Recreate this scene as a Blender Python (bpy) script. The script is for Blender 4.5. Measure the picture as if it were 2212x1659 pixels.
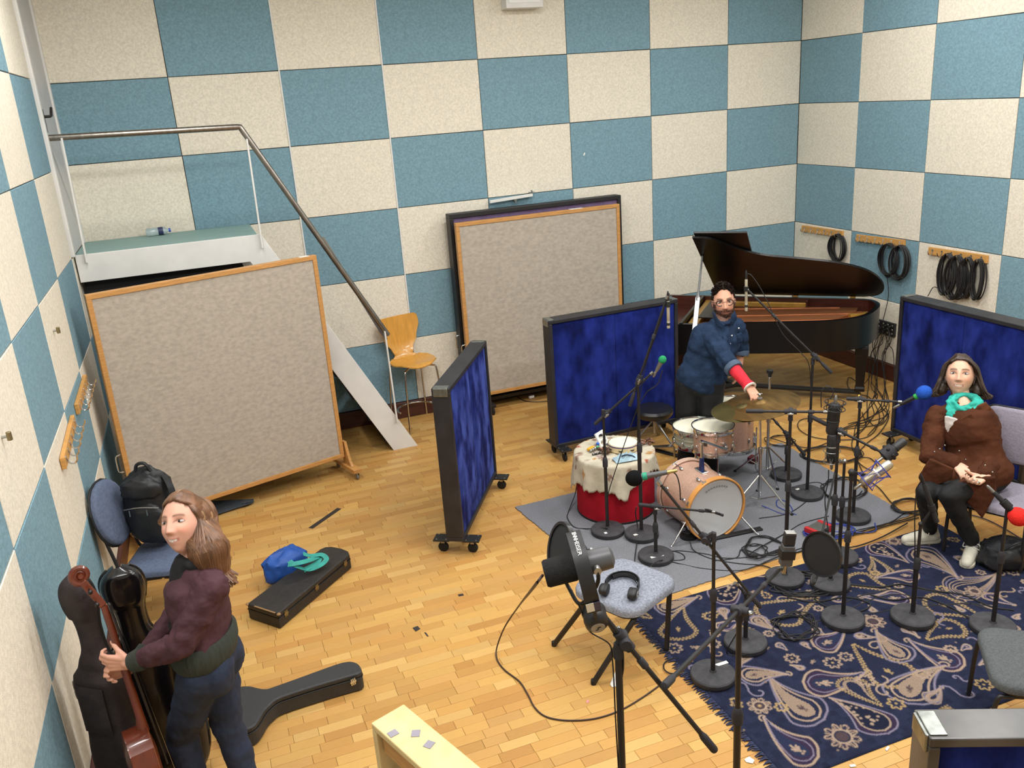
import bpy, bmesh, math, random
import numpy as np
from math import sin, cos, tan, pi, radians, sqrt, atan2, hypot, exp
from mathutils import Vector, Matrix, Euler, noise

random.seed(7)
rng = np.random.default_rng(7)
scene = bpy.context.scene
for o in list(bpy.data.objects):
    bpy.data.objects.remove(o)
COL = scene.collection

# ------------------------------------------------------------------ camera, exposure
W = 0.93                       # width of one wall panel (m)
ROW = 0.7013 * W               # height of one wall panel
FPX = 1869.3034                # focal length in pixels of the 2212 px wide photograph
CAM_ROT = (1.2486, 0.0685, -0.3606)
CAM = Vector((-7.03190769 * W, -8.96688577 * W, 3.3175052 * W))
cam_d = bpy.data.cameras.new('camera')
cam_d.sensor_width = 36.0
cam_d.lens = FPX / 2212 * 36.0
cam_d.clip_start = 0.02
cam = bpy.data.objects.new('camera', cam_d)
COL.objects.link(cam)
cam.location = CAM
cam.rotation_euler = CAM_ROT
scene.camera = cam
CM = Euler(CAM_ROT, 'XYZ').to_matrix()
CMI = CM.transposed()

vs = scene.view_settings
vs.view_transform = 'Standard'
vs.look = 'None'
vs.gamma = 1.0
vs.use_curve_mapping = False
vs.exposure = 0.85

wd = bpy.data.worlds.new('world')
scene.world = wd
wd.use_nodes = True
wd.node_tree.nodes['Background'].inputs[0].default_value = (0.8, 0.85, 0.9, 1)
wd.node_tree.nodes['Background'].inputs[1].default_value = 0.25

CEIL = 7.26 * ROW              # one panel row above the highest row in view
LIGHT_Z = CEIL - 0.16
LAMPS = [(-6.6, -2.3), (-4.0, -2.3), (-1.5, -2.3),
         (-6.6, -4.6), (-4.0, -4.6), (-1.5, -4.6),
         (-6.6, -6.9), (-4.0, -6.9), (-1.5, -6.9)]
LAMP_W = [19, 22, 24, 27, 36, 36, 34, 44, 40]
for (lx, ly), lw in zip(LAMPS, LAMP_W):
    ld = bpy.data.lights.new('ceiling_lamp_light', 'AREA')
    ld.shape = 'RECTANGLE'
    ld.size, ld.size_y = 1.2, 0.32
    ld.energy = lw
    ld.color = (0.985, 0.995, 1.0)
    lo = bpy.data.objects.new('ceiling_lamp_light', ld)
    COL.objects.link(lo)
    lo.location = (lx, ly, LIGHT_Z - 0.10)

# ------------------------------------------------------------------ where things stand
def ray(u, v):
    return CM @ Vector(((u - 1106) / FPX, (829.5 - v) / FPX, -1.0))
def at(u, v, z=0.0):
    d = ray(u, v); return CAM + d * ((z - CAM.z) / d.z)
def aty(u, v, y):
    d = ray(u, v); return CAM + d * ((y - CAM.y) / d.y)
def atx(u, v, x):
    d = ray(u, v); return CAM + d * ((x - CAM.x) / d.x)
def px(P):
    c = CMI @ (Vector(P) - CAM)
    return 1106 + FPX * c.x / -c.z, 829.5 - FPX * c.y / -c.z
def up(B, v):
    lo, hi = -1.0, 4.5
    for _ in range(40):
        m = (lo + hi) / 2
        if px((B[0], B[1], m))[1] > v: lo = m
        else: hi = m
    return Vector((B[0], B[1], m))
def vp(u, v, P, az=0.0):
    """point on the upright plane through P that faces the gallery (turned by az degrees)"""
    P = Vector(P); n = P - CAM; n.z = 0; n.normalize()
    n = Matrix.Rotation(radians(az), 3, 'Z') @ n
    d = ray(u, v); return CAM + d * ((P - CAM).dot(n) / d.dot(n))

# ------------------------------------------------------------------ materials
def lin(c):
    if isinstance(c, str):
        c = tuple(int(c[i:i + 2], 16) / 255 for i in (0, 2, 4))
    return tuple((x / 12.92 if x <= 0.04045 else ((x + 0.055) / 1.055) ** 2.4) for x in c)
MATS = {}
def mat(name, col, rough=0.6, metal=0.0, var=0.0, scale=20.0, bump=0.0, bscale=None, spec=0.5, stretch=None,
        col2=None, detail=3.0, trans=0.0, coat=0.0, sheen=0.0, emit=0.0, attr=None, alpha=1.0, contrast=None):
    if name in MATS: return MATS[name]
    m = bpy.data.materials.new(name); m.use_nodes = True
    nt = m.node_tree; b = nt.nodes['Principled BSDF']
    b.inputs['Roughness'].default_value = rough
    b.inputs['Metallic'].default_value = metal
    b.inputs['Specular IOR Level'].default_value = spec
    if trans: b.inputs['Transmission Weight'].default_value = trans
    if coat: b.inputs['Coat Weight'].default_value = coat
    if sheen:
        b.inputs['Sheen Weight'].default_value = sheen
    c = lin(col)
    b.inputs['Base Color'].default_value = (*c, 1)
    if emit:
        b.inputs['Emission Color'].default_value = (*c, 1); b.inputs['Emission Strength'].default_value = emit
    if alpha < 1: b.inputs['Alpha'].default_value = alpha
    out = None
    if attr:
        a = nt.nodes.new('ShaderNodeAttribute'); a.attribute_name = attr
        out = a.outputs['Color']
    if var or col2 or bump:
        tc = nt.nodes.new('ShaderNodeTexCoord'); mp = nt.nodes.new('ShaderNodeMapping')
        nt.links.new(tc.outputs['Object'], mp.inputs['Vector'])
        if stretch: mp.inputs['Scale'].default_value = stretch
        nz = nt.nodes.new('ShaderNodeTexNoise'); nz.inputs['Scale'].default_value = scale
        nz.inputs['Detail'].default_value = detail
        nt.links.new(mp.outputs['Vector'], nz.inputs['Vector'])
        if var or col2:
            if out is not None:
                mx = nt.nodes.new('ShaderNodeMix'); mx.data_type = 'RGBA'; mx.blend_type = 'MULTIPLY'
                mx.inputs['Factor'].default_value = 1.0
                rp = nt.nodes.new('ShaderNodeValToRGB')
                rp.color_ramp.elements[0].position = 0.3; rp.color_ramp.elements[1].position = 0.7
                rp.color_ramp.elements[0].color = (1 - var, 1 - var, 1 - var, 1)
                rp.color_ramp.elements[1].color = (1, 1, 1, 1)
                nt.links.new(nz.outputs['Fac'], rp.inputs['Fac'])
                nt.links.new(out, mx.inputs['A']); nt.links.new(rp.outputs['Color'], mx.inputs['B'])
                out = mx.outputs['Result']
            else:
                rp = nt.nodes.new('ShaderNodeValToRGB')
                k = contrast or 0.2
                rp.color_ramp.elements[0].position = 0.5 - k; rp.color_ramp.elements[1].position = 0.5 + k
                ca = tuple(x * (1 - var) for x in c); cb = tuple(min(1, x * (1 + var)) for x in c)
                if col2: cb = lin(col2); ca = c
                rp.color_ramp.elements[0].color = (*ca, 1); rp.color_ramp.elements[1].color = (*cb, 1)
                nt.links.new(nz.outputs['Fac'], rp.inputs['Fac'])
                out = rp.outputs['Color']
        if bump:
            bp = nt.nodes.new('ShaderNodeBump'); bp.inputs['Strength'].default_value = bump
            bp.inputs['Distance'].default_value = 0.01
            src = nz
            if bscale:
                src = nt.nodes.new('ShaderNodeTexNoise'); src.inputs['Scale'].default_value = bscale
                src.inputs['Detail'].default_value = 2
                nt.links.new(mp.outputs['Vector'], src.inputs['Vector'])
            nt.links.new(src.outputs['Fac'], bp.inputs['Height'])
            nt.links.new(bp.outputs['Normal'], b.inputs['Normal'])
    if out is not None:
        nt.links.new(out, b.inputs['Base Color'])
    MATS[name] = m
    return m

# ------------------------------------------------------------------ mesh building
def smooth_path(pts, k=6, closed=False):
    P = [Vector(p) for p in pts]
    if len(P) < 3: return P
    out = []
    n = len(P)
    rngi = range(n) if closed else range(n - 1)
    for i in rngi:
        p1, p2 = P[i], P[(i + 1) % n]
        p0 = P[i - 1] if (closed or i > 0) else p1 * 2 - p2
        p3 = P[(i + 2) % n] if (closed or i + 2 < n) else p2 * 2 - p1
        for j in range(k):
            t = j / k
            out.append(0.5 * ((2 * p1) + (p2 - p0) * t + (2 * p0 - 5 * p1 + 4 * p2 - p3) * t * t + (3 * p1 - p0 - 3 * p2 + p3) * t ** 3))
    if not closed: out.append(P[-1])
    return out

class MB:
    def __init__(s):
        s.v = []; s.f = []; s.sm = []; s.mi = []
    def add(s, vs_, fs, smooth=False, mi=0):
        o = len(s.v); s.v += [tuple(p) for p in vs_]
        for f in fs:
            s.f.append(tuple(i + o for i in f)); s.sm.append(smooth); s.mi.append(mi)
        return s
    def box(s, c, d, R=None, mi=0):
        c = Vector(c); x, y, z = d[0] / 2, d[1] / 2, d[2] / 2
        P = [Vector(q) for q in ((-x, -y, -z), (x, -y, -z), (x, y, -z), (-x, y, -z), (-x, -y, z), (x, -y, z), (x, y, z), (-x, y, z))]
        if R is not None: P = [R @ q for q in P]
        return s.add([c + q for q in P], [(0, 3, 2, 1), (4, 5, 6, 7), (0, 1, 5, 4), (1, 2, 6, 5), (2, 3, 7, 6), (3, 0, 4, 7)], mi=mi)
    def cbox(s, c, d, ch=0.004, R=None, mi=0):
        """box with chamfered edges on its +z side"""
        c = Vector(c); x, y, z = d[0] / 2, d[1] / 2, d[2] / 2
        P = [Vector(q) for q in ((-x, -y, -z), (x, -y, -z), (x, y, -z), (-x, y, -z), (-x, -y, z - ch), (x, -y, z - ch), (x, y, z - ch), (-x, y, z - ch),
                                 (-x + ch, -y + ch, z), (x - ch, -y + ch, z), (x - ch, y - ch, z), (-x + ch, y - ch, z))]
        if R is not None: P = [R @ q for q in P]
        F = [(0, 1, 5, 4), (1, 2, 6, 5), (2, 3, 7, 6), (3, 0, 4, 7), (4, 5, 9, 8), (5, 6, 10, 9), (6, 7, 11, 10), (7, 4, 8, 11), (8, 9, 10, 11), (0, 3, 2, 1)]
        return s.add([c + q for q in P], F, mi=mi)
    def beam(s, p0, p1, w, h, upv=(0, 0, 1), mi=0):
        p0, p1 = Vector(p0), Vector(p1); d = (p1 - p0); L = d.length; d.normalize()
        u = Vector(upv); r = d.cross(u)
        if r.length < 1e-4: r = d.cross(Vector((1, 0, 0)))
        r.normalize(); u = r.cross(d)
        R = Matrix((d, -r, u)).transposed()
        return s.box((p0 + p1) / 2, (L, w, h), R, mi)
    def tube(s, pts, r, n=8, cap=True, closed=False, smooth=True, mi=0, flat=None, upv=None):
        P = [Vector(p) for p in pts]; m = len(P)
        rs = r if isinstance(r, (list, tuple)) else [r] * m
        T = []
        for i in range(m):
            a = P[i - 1] if (i > 0 or closed) else P[i]; b = P[(i + 1) % m] if (i < m - 1 or closed) else P[i]
            t = (b - a); T.append(t.normalized() if t.length > 1e-9 else Vector((0, 0, 1)))
        u = Vector(upv) if upv else Vector((0, 0, 1))
        if abs(T[0].dot(u)) > 0.95: u = Vector((1, 0, 0))
        vs_ = []
        N = (u - T[0] * u.dot(T[0])).normalized()
        for i in range(m):
            N = (N - T[i] * N.dot(T[i]))
            if N.length < 1e-6: N = T[i].orthogonal()
            N.normalize(); B = T[i].cross(N)
            for j in range(n):
                a = 2 * pi * j / n
                fx = flat if flat else 1.0
                vs_.append(P[i] + (N * sin(a) * fx + B * cos(a)) * rs[i])
        fs = []
        for i in range(m if closed else m - 1):
            k = (i + 1) % m
            for j in range(n):
                l = (j + 1) % n
                fs.append((i * n + j, i * n + l, k * n + l, k * n + j))
        s.add(vs_, fs, smooth, mi)
        if cap and not closed:
            o = len(s.v) - m * n
            s.f.append(tuple(o + j for j in reversed(range(n)))); s.sm.append(False); s.mi.append(mi)
            s.f.append(tuple(o + (m - 1) * n + j for j in range(n))); s.sm.append(False); s.mi.append(mi)
        return s
    def cyl(s, p0, p1, r0, r1=None, n=16, smooth=True, mi=0):
        return s.tube([p0, p1], [r0, r0 if r1 is None else r1], n, mi=mi, smooth=smooth)
    def lathe(s, c, prof, axis=(0, 0, 1), n=24, mi=0, smooth=True, closed=False):
        """prof: list of (radius, distance along axis)"""
        c = Vector(c); a = Vector(axis).normalized(); x = a.orthogonal().normalized(); y = a.cross(x)
        vs_ = []; m = len(prof)
        for r, h in prof:
            for j in range(n):
                t = 2 * pi * j / n
                vs_.append(c + a * h + (x * cos(t) + y * sin(t)) * max(r, 1e-5))
        fs = []
        for i in range(m - 1 if not closed else m):
            k = (i + 1) % m
            for j in range(n):
                l = (j + 1) % n
                fs.append((i * n + j, i * n + l, k * n + l, k * n + j))
        return s.add(vs_, fs, smooth, mi)
    def sphere(s, c, r, n=14, m=9, mi=0, R=None):
        c = Vector(c); r = (r, r, r) if isinstance(r, (int, float)) else r
        vs_ = []; fs = []
        for i in range(m + 1):
            p = pi * i / m
            for j in range(n):
                t = 2 * pi * j / n
                q = Vector((r[0] * sin(p) * cos(t), r[1] * sin(p) * sin(t), r[2] * cos(p)))
                if R is not None: q = R @ q
                vs_.append(c + q)
        for i in range(m):
            for j in range(n):
                l = (j + 1) % n
                if i == 0: fs.append((0 * n + j, (i + 1) * n + j, (i + 1) * n + l))
                elif i == m - 1: fs.append((i * n + j, (i + 1) * n + j, i * n + l))
                else: fs.append((i * n + j, (i + 1) * n + j, (i + 1) * n + l, i * n + l))
        return s.add(vs_, fs, True, mi)
    def prism(s, poly, z0, z1, M=None, mi=0, smooth=False):
        """flat outline poly [(x, y)] raised from z0 to z1, moved by the matrix M"""
        n = len(poly)
        P = [Vector((q[0], q[1], z0)) for q in poly] + [Vector((q[0], q[1], z1)) for q in poly]
        if M is not None: P = [M @ q for q in P]
        o = len(s.v); s.v += [tuple(q) for q in P]
        s.f.append(tuple(o + i for i in reversed(range(n)))); s.sm.append(False); s.mi.append(mi)
        s.f.append(tuple(o + n + i for i in range(n))); s.sm.append(False); s.mi.append(mi)
        for i in range(n):
            k = (i + 1) % n
            s.f.append((o + i, o + k, o + n + k, o + n + i)); s.sm.append(smooth); s.mi.append(mi)
        return s
    def sheet(s, rows, th=0.0, mi=0, smooth=True):
        """grid of points; th > 0 gives it a back side"""
        m, n = len(rows), len(rows[0])
        P = [Vector(p) for r in rows for p in r]
        fs = [(i * n + j, i * n + j + 1, (i + 1) * n + j + 1, (i + 1) * n + j) for i in range(m - 1) for j in range(n - 1)]
        if not th: return s.add(P, fs, smooth, mi)
        N = [Vector() for _ in P]
        for f in fs:
            a = (P[f[2]] - P[f[0]]).cross(P[f[3]] - P[f[1]])
            for i in f: N[i] += a
        Q = [p - (q.normalized() if q.length > 0 else Vector((0, 0, 1))) * th for p, q in zip(P, N)]
        k = len(P)
        F = list(fs) + [tuple(reversed([i + k for i in f])) for f in fs]
        edge = [(i * n, (i + 1) * n) for i in range(m - 1)] + [((i + 1) * n + n - 1, i * n + n - 1) for i in range(m - 1)] + \
               [(j + 1, j) for j in range(n - 1)] + [((m - 1) * n + j, (m - 1) * n + j + 1) for j in range(n - 1)]
        F += [(a, b, b + k, a + k) for a, b in edge]
        return s.add(P + Q, F, smooth, mi)
    def mesh(s, name, mats, org=(0, 0, 0)):
        me = bpy.data.meshes.new(name)
        o = Vector(org)
        me.from_pydata([tuple(Vector(p) - o) for p in s.v], [], s.f)
        me.polygons.foreach_set('use_smooth', s.sm)
        for m in mats: me.materials.append(m)
        if len(mats) > 1: me.polygons.foreach_set('material_index', s.mi)
        me.update()
        return me
    def build(s, name, m, parent=None, bevel=0.0, seg=2, fix=True, label=None, org=None, sharp=0.7):
        mats = m if isinstance(m, (list, tuple)) else [m]
        o = org if org is not None else (ORG.get(parent.name, (0, 0, 0)) if parent else (0, 0, 0))
        me = s.mesh(name, mats, o)
        if fix:
            bm = bmesh.new(); bm.from_mesh(me); bmesh.ops.recalc_face_normals(bm, faces=bm.faces); bm.to_mesh(me); bm.free()
        if any(s.sm): me.set_sharp_from_angle(angle=sharp)
        return link(name, me, parent, bevel, seg, label, o if parent is None else None)

ORG = {}
def link(name, me, parent=None, bevel=0.0, seg=2, label=None, loc=None):
    ob = bpy.data.objects.new(name, me); COL.objects.link(ob)
    if parent: ob.parent = parent; ORG[ob.name] = ORG.get(parent.name, (0, 0, 0))
    elif loc is not None: ob.location = loc; ORG[ob.name] = tuple(loc)
    if bevel:
        b = ob.modifiers.new('bevel', 'BEVEL'); b.width = bevel; b.segments = seg; b.limit_method = 'ANGLE'
        b.angle_limit = radians(40)
    if label: ob['label'] = label
    return ob
def thing(name, label, cat, loc=(0, 0, 0), group=None):
    o = bpy.data.objects.new(name, None); COL.objects.link(o)
    o.empty_display_size = 0.1
    o.location = loc; ORG[o.name] = tuple(loc)
    o['label'] = label; o['category'] = cat
    if group: o['group'] = group
    return o
def tag(o, label, cat, group=None, kind=None):
    o['label'] = label; o['category'] = cat
    if group: o['group'] = group
    if kind: o['kind'] = kind
    return o
def struct(o, label=None):
    o['kind'] = 'structure'
    if label: o['label'] = label
    return o
def copy_tree(o, parent=None):
    c = o.copy(); COL.objects.link(c); c.parent = parent
    for ch in list(o.children): copy_tree(ch, c)
    return c
def rotz(a): return Matrix.Rotation(a, 3, 'Z')

# shared materials
M_BLACK = mat('black_metal', '1b191a', 0.5, 0.0, var=0.25, scale=14)
M_BLACKP = mat('black_plastic', '171718', 0.55, var=0.15, scale=30)
M_CHROME = mat('chrome', 'd6d6d4', 0.16, 1.0)
M_STEEL = mat('steel', 'a9a8a4', 0.33, 1.0, var=0.12, scale=25)
M_WHITE = mat('white_paint', 'dddbd6', 0.45, var=0.05, scale=6)
M_RUBBER = mat('rubber', '151515', 0.8)
M_WHITETAPE = mat('white_tape', 'e6e4dd', 0.6)
# ------------------------------------------------------------------ room shell
XL, YF = -8 * W, -10.6 * W
M_CREAM = mat('cream_panel_fabric', 'e2dac9', 0.9, var=0.12, scale=60, detail=3, bump=0.25, bscale=260, spec=0.15)
M_TEAL = mat('teal_panel_fabric', '7a9aa7', 0.9, var=0.15, scale=60, detail=3, bump=0.25, bscale=260, spec=0.15)
M_GAP = mat('brown_batten', '6d563f', 0.8, var=0.2, scale=12)
M_SKIRT = mat('stained_skirting', '4a251c', 0.45, var=0.25, scale=7, stretch=(1, 1, 6))
M_PLASTER = mat('ceiling_white', 'cfccc4', 0.9, var=0.03, scale=8, bump=0.05)

TOPZ = CEIL
SK = 0.26 * ROW
def rowz(r): return (6.26 - r) * ROW
struct(MB().box((XL / 2, 0.1, TOPZ / 2), (-XL + 0.4, 0.12, TOPZ)).build('wall_back', M_GAP), 'back wall of cream and teal fabric panels in a checkerboard')
struct(MB().box((0.1, YF / 2, TOPZ / 2), (0.12, -YF + 0.4, TOPZ)).build('wall_right', M_GAP), 'right wall of cream and teal checkerboard panels')
struct(MB().box((XL - 0.1, YF / 2, TOPZ / 2), (0.12, -YF + 0.4, TOPZ)).build('wall_left', M_GAP), 'left wall of cream and teal checkerboard panels')
struct(MB().box((XL / 2, YF - 0.1, TOPZ / 2), (-XL + 0.4, 0.12, TOPZ)).build('wall_front', M_PLASTER), 'wall behind the gallery viewpoint')
struct(MB().box((XL / 2, YF / 2, TOPZ + 0.05), (-XL + 0.4, -YF + 0.4, 0.1)).build('ceiling', M_PLASTER), 'white studio ceiling')
WB, WR, WL = (bpy.data.objects[n] for n in ('wall_back', 'wall_right', 'wall_left'))

def panel_mesh(w, h, t=0.045, ch=0.006):
    return MB().cbox((0, 0, 0), (w, h, t), ch).mesh('panel', [M_CREAM])
GAPW = 0.0055
def panel(wall, u0, u1, r0, r1, cream, side):
    """one fabric panel; u runs along the wall, r counts panel rows from the top"""
    w = u1 - u0 - GAPW; h = (r1 - r0) * ROW - GAPW; t = 0.045
    uc = (u0 + u1) / 2; zc = (rowz(r0) + rowz(r1)) / 2
    d = random.uniform(-0.002, 0.002); tl = radians(random.uniform(-0.12, 0.12))
    mb = MB()
    if side == 'back': R = Matrix(((1, 0, 0), (0, 0, -1), (0, 1, 0))); c = Vector((uc, 0.022 + d, zc))
    elif side == 'right': R = Matrix(((0, 0, -1), (1, 0, 0), (0, 1, 0))).to_3x3(); R = Matrix(((0, 0, -1), (-1, 0, 0), (0, 1, 0))); c = Vector((0.022 + d, uc, zc))
    else: R = Matrix(((0, 0, 1), (1, 0, 0), (0, 1, 0))); c = Vector((XL - 0.022 + d, uc, zc))
    R = R @ Matrix.Rotation(tl, 3, 'Z')
    mb.cbox((0, 0, 0), (w, h, t), 0.003)
    o = mb.build('panel', M_CREAM if cream else M_TEAL, wall, org=(0, 0, 0))
    o.matrix_local = Matrix.Translation(c) @ R.to_4x4()
    return o
for c in range(8):
    for r in range(-1, 6):
        panel(WB, XL + c * W, XL + (c + 1) * W, r, r + 1, (c + r) % 2 == 0, 'back')
for k in range(10):
    for r in range(-1, 6):
        panel(WR, -(k + 1) * W, -k * W, r, r + 1, (k + r) % 2 == 0, 'right')
DOORW = 1.0 * W
LAND = 2.135
for k in range(10):
    for r in range(-1, 6):
        if k == 0 and r < 3: continue
        panel(WL, -(k + 1) * W, -k * W - (0.02 if k == 1 and r < 3 else 0), r, r + 1, (k + r) % 2 == 1, 'left')
# white edges showing between two columns of the back wall
for i, u in enumerate((2, 3)):
    mb = MB().box((XL + u * W + 0.001, -0.003, (rowz(-1) + rowz(5)) / 2), (0.012, 0.012, 6 * ROW))
    struct(mb.build('trim_%d' % (i + 1), M_WHITE), 'white strip between panel columns on the back wall')
# skirting boards
def skirting(name, p0, p1, lab):
    mb = MB().beam((p0[0], p0[1], SK / 2), (p1[0], p1[1], SK / 2), 0.035, SK)
    struct(mb.build(name, M_SKIRT, bevel=0.006), lab)
skirting('baseboard_back', (XL, -0.012), (0, -0.012), 'dark red stained skirting along the back wall')
skirting('baseboard_right', (-0.012, YF), (-0.012, -0.03), 'dark stained skirting along the right wall')
skirting('baseboard_left', (XL + 0.012, YF), (XL + 0.012, -0.03), 'dark stained skirting along the left wall')

# door at the head of the stairs (left wall)
M_DOOR = mat('white_door', 'c6c4c4', 0.5, var=0.03, scale=5)
dz0, dz1 = LAND, rowz(-1)
dr = MB().box((XL - 0.012, -DOORW / 2, (dz0 + dz1) / 2), (0.04, DOORW - 0.14, dz1 - dz0)).build('door_1', M_DOOR, bevel=0.003)
struct(dr, 'white door at the head of the steps')
fr = MB()
for yy in (-0.035, -DOORW + 0.035): fr.box((XL - 0.006, yy, (dz0 + dz1) / 2), (0.06, 0.07, dz1 - dz0))
fr.build('door_frame', M_WHITE, dr, bevel=0.004)
hp = atx(99, 252, XL + 0.03)
hb = MB().box((XL + 0.014, hp.y, hp.z - 0.03), (0.012, 0.045, 0.17))
hb.tube([(XL + 0.012, hp.y, hp.z), (XL + 0.06, hp.y, hp.z), (XL + 0.065, hp.y + 0.02, hp.z + 0.005), (XL + 0.066, hp.y + 0.05, hp.z + 0.03), (XL + 0.066, hp.y + 0.10, hp.z + 0.06)], 0.011, 8)
hb.build('door_handle', M_BLACK, dr, bevel=0.003)

# ------------------------------------------------------------------ parquet floor
M_FLOORBASE = mat('floor_joint', '7d5a32', 0.8)
def floor_mat():
    m = mat('oak_block', 'c99a58', 0.42, var=0.10, scale=6, stretch=(3, 40, 1), attr='tone', bump=0.03, spec=0.35)
    return m
M_OAK = floor_mat()
fl = MB().box((XL / 2, YF / 2, -0.06), (-XL + 0.3, -YF + 0.3, 0.1)).build('floor', M_FLOORBASE)
struct(fl, 'oak block floor of short staggered strips')
BW = 0.0655
blocks = []
ny = int(-YF / BW) + 1
for j in range(ny):
    y1 = -j * BW; y0 = y1 - BW
    x = XL - random.uniform(0, 0.25)
    run = random.uniform(0.2, 0.26)
    while x < 0:
        L = random.choice((run, run, run * 0.8, run * 1.2, run * 0.55, run * 1.4))
        a, b = max(x, XL), min(x + L, 0)
        if b - a > 0.03: blocks.append((a, b, y0, y1))
        x += L
TONES = [lin(c) for c in ('d3a363', 'cf9e5d', 'd8aa68', 'ca985a', 'd9ae70', 'c79356', 'd1a162', 'd5a765', 'cc9c5e', 'd0a064')]
def block_geo(b):
    a, c, y0, y1 = b; g = 0.0007; ch = 0.0009; z = random.uniform(-0.0005, 0.0003)
    x0, x1, y0, y1 = a + g, c - g, y0 + g * 0.7, y1 - g * 0.7
    P = [(x0, y0, -0.012), (x1, y0, -0.012), (x1, y1, -0.012), (x0, y1, -0.012)]
    P += [(x0, y0, z - ch), (x1, y0, z - ch), (x1, y1, z - ch), (x0, y1, z - ch)]
    P += [(x0 + ch, y0 + ch, z), (x1 - ch, y0 + ch, z), (x1 - ch, y1 - ch, z), (x0 + ch, y1 - ch, z)]
    F = [(4, 5, 9, 8), (5, 6, 10, 9), (6, 7, 11, 10), (7, 4, 8, 11), (8, 9, 10, 11), (0, 1, 5, 4), (1, 2, 6, 5), (2, 3, 7, 6), (3, 0, 4, 7)]
    t = random.choice(TONES); k = random.uniform(0.77, 0.90)
    return P, F, (t[0] * k, t[1] * k * .985, t[2] * k * .84)
def tone_mesh(name, geos):
    V, F, T = [], [], []
    for P, f, t in geos:
        o = len(V); V += P; F += [tuple(i + o for i in q) for q in f]; T += [t] * len(P)
    me = bpy.data.meshes.new(name); me.from_pydata(V, [], F)
    at_ = me.color_attributes.new('tone', 'FLOAT_COLOR', 'POINT')
    arr = np.ones((len(V), 4), np.float32); arr[:, :3] = np.array(T); at_.data.foreach_set('color', arr.ravel())
    me.materials.append(M_OAK)
    return me
def size_seen(b):
    cx, cy = (b[0] + b[1]) / 2, (b[2] + b[3]) / 2
    u, v = px((cx, cy, 0))
    if not (20 < u < 2190 and 900 < v < 1650): return 0
    p = at(1355, 1325); 
    if cx > -4.45 and -5.75 < cy < -2.4: return 0            # under the carpets
    if cx < -6.6 and cy < -3.9: return 0
    d = (Vector((cx, cy, 0)) - CAM).length
    return (b[1] - b[0]) / d ** 3
order = sorted(range(len(blocks)), key=lambda i: -size_seen(blocks[i]))
near = set(order[:298])
for i in order[:298]:
    link('block', tone_mesh('block', [block_geo(blocks[i])]), fl)
rest = link('blocks', tone_mesh('blocks', [block_geo(blocks[i]) for i in range(len(blocks)) if i not in near]), fl)
rest['kind'] = 'stuff'

# ------------------------------------------------------------------ ceiling lamps
M_TUBE = mat('lamp_diffuser', 'fff6e6', 0.5, emit=2.2)
M_LAMPBODY = mat('lamp_body', 'e8e8e6', 0.4)
LAMPLAB = ['above the stairs by the back wall', 'above the rear grey screen', 'above the piano', 'above the chair with the backpack', 'above the padded stool', 'above the seated woman', 'above the guitar case', 'above the front of the rug', 'above the lower right gobo']
for i, (lx, ly) in enumerate(LAMPS):
    t = thing('ceiling_lamp', 'white ceiling lamp, %s' % LAMPLAB[i], 'lamp', (lx, ly, CEIL), 'ceiling lamps above the view')
    MB().box((lx, ly, CEIL - 0.08), (1.26, 0.38, 0.16)).build('lamp_body', M_LAMPBODY, t, bevel=0.006)
    MB().box((lx, ly, LIGHT_Z - 0.015), (1.18, 0.30, 0.03)).build('diffuser', M_TUBE, t)

# ------------------------------------------------------------------ wall fittings
# white box high on the back wall
t = thing('wall_box', 'small white box fixed high on the back wall', 'wall box', (0, 0, 0))
a = aty(1090, 20, -0.1); b = aty(1170, 16, -0.1); zb = (a.z + b.z) / 2
MB().box(((a.x + b.x) / 2, -0.075, zb + 0.11), (b.x - a.x, 0.15, 0.22)).build('box_case', M_WHITE, t, bevel=0.006)
MB().box(((a.x + b.x) / 2, -0.152, zb + 0.12), (b.x - a.x - 0.06, 0.006, 0.15)).build('front_cover', M_LAMPBODY, t, bevel=0.002)
# small white flake of tape
c = aty(1262, 333, -0.002)
tag(MB().box((0, 0, 0), (0.012, 0.002, 0.03), Matrix.Rotation(0.5, 3, 'Y')).build('tape_flake', M_WHITETAPE, org=(0, 0, 0)), 'tiny white flake stuck on a teal panel of the back wall', 'tape').location = c
# white bar with bracket above the rear screen
a = aty(1058, 436, -0.05); b = aty(1150, 421, -0.05)
t = thing('wall_bar', 'slim white bar with metal brackets on the wall above the rear grey screen', 'bar', ((a.x + b.x) / 2, -0.05, (a.z + b.z) / 2))
MB().beam(a, b, 0.03, 0.028).build('bar', M_WHITE, t, bevel=0.003)
for u, v in ((1113, 432), (1148, 417)):
    c = aty(u, v, -0.04)
    MB().cyl((c.x, 0, c.z), (c.x, -0.05, c.z), 0.016, n=12).cyl((c.x, -0.05, c.z + 0.03), (c.x, -0.05, c.z - 0.03), 0.009, n=10).cyl((c.x - 0.03, -0.05, c.z + 0.014), (c.x + 0.03, -0.05, c.z + 0.014), 0.006, n=8).build('bracket', M_STEEL, t)

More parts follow.
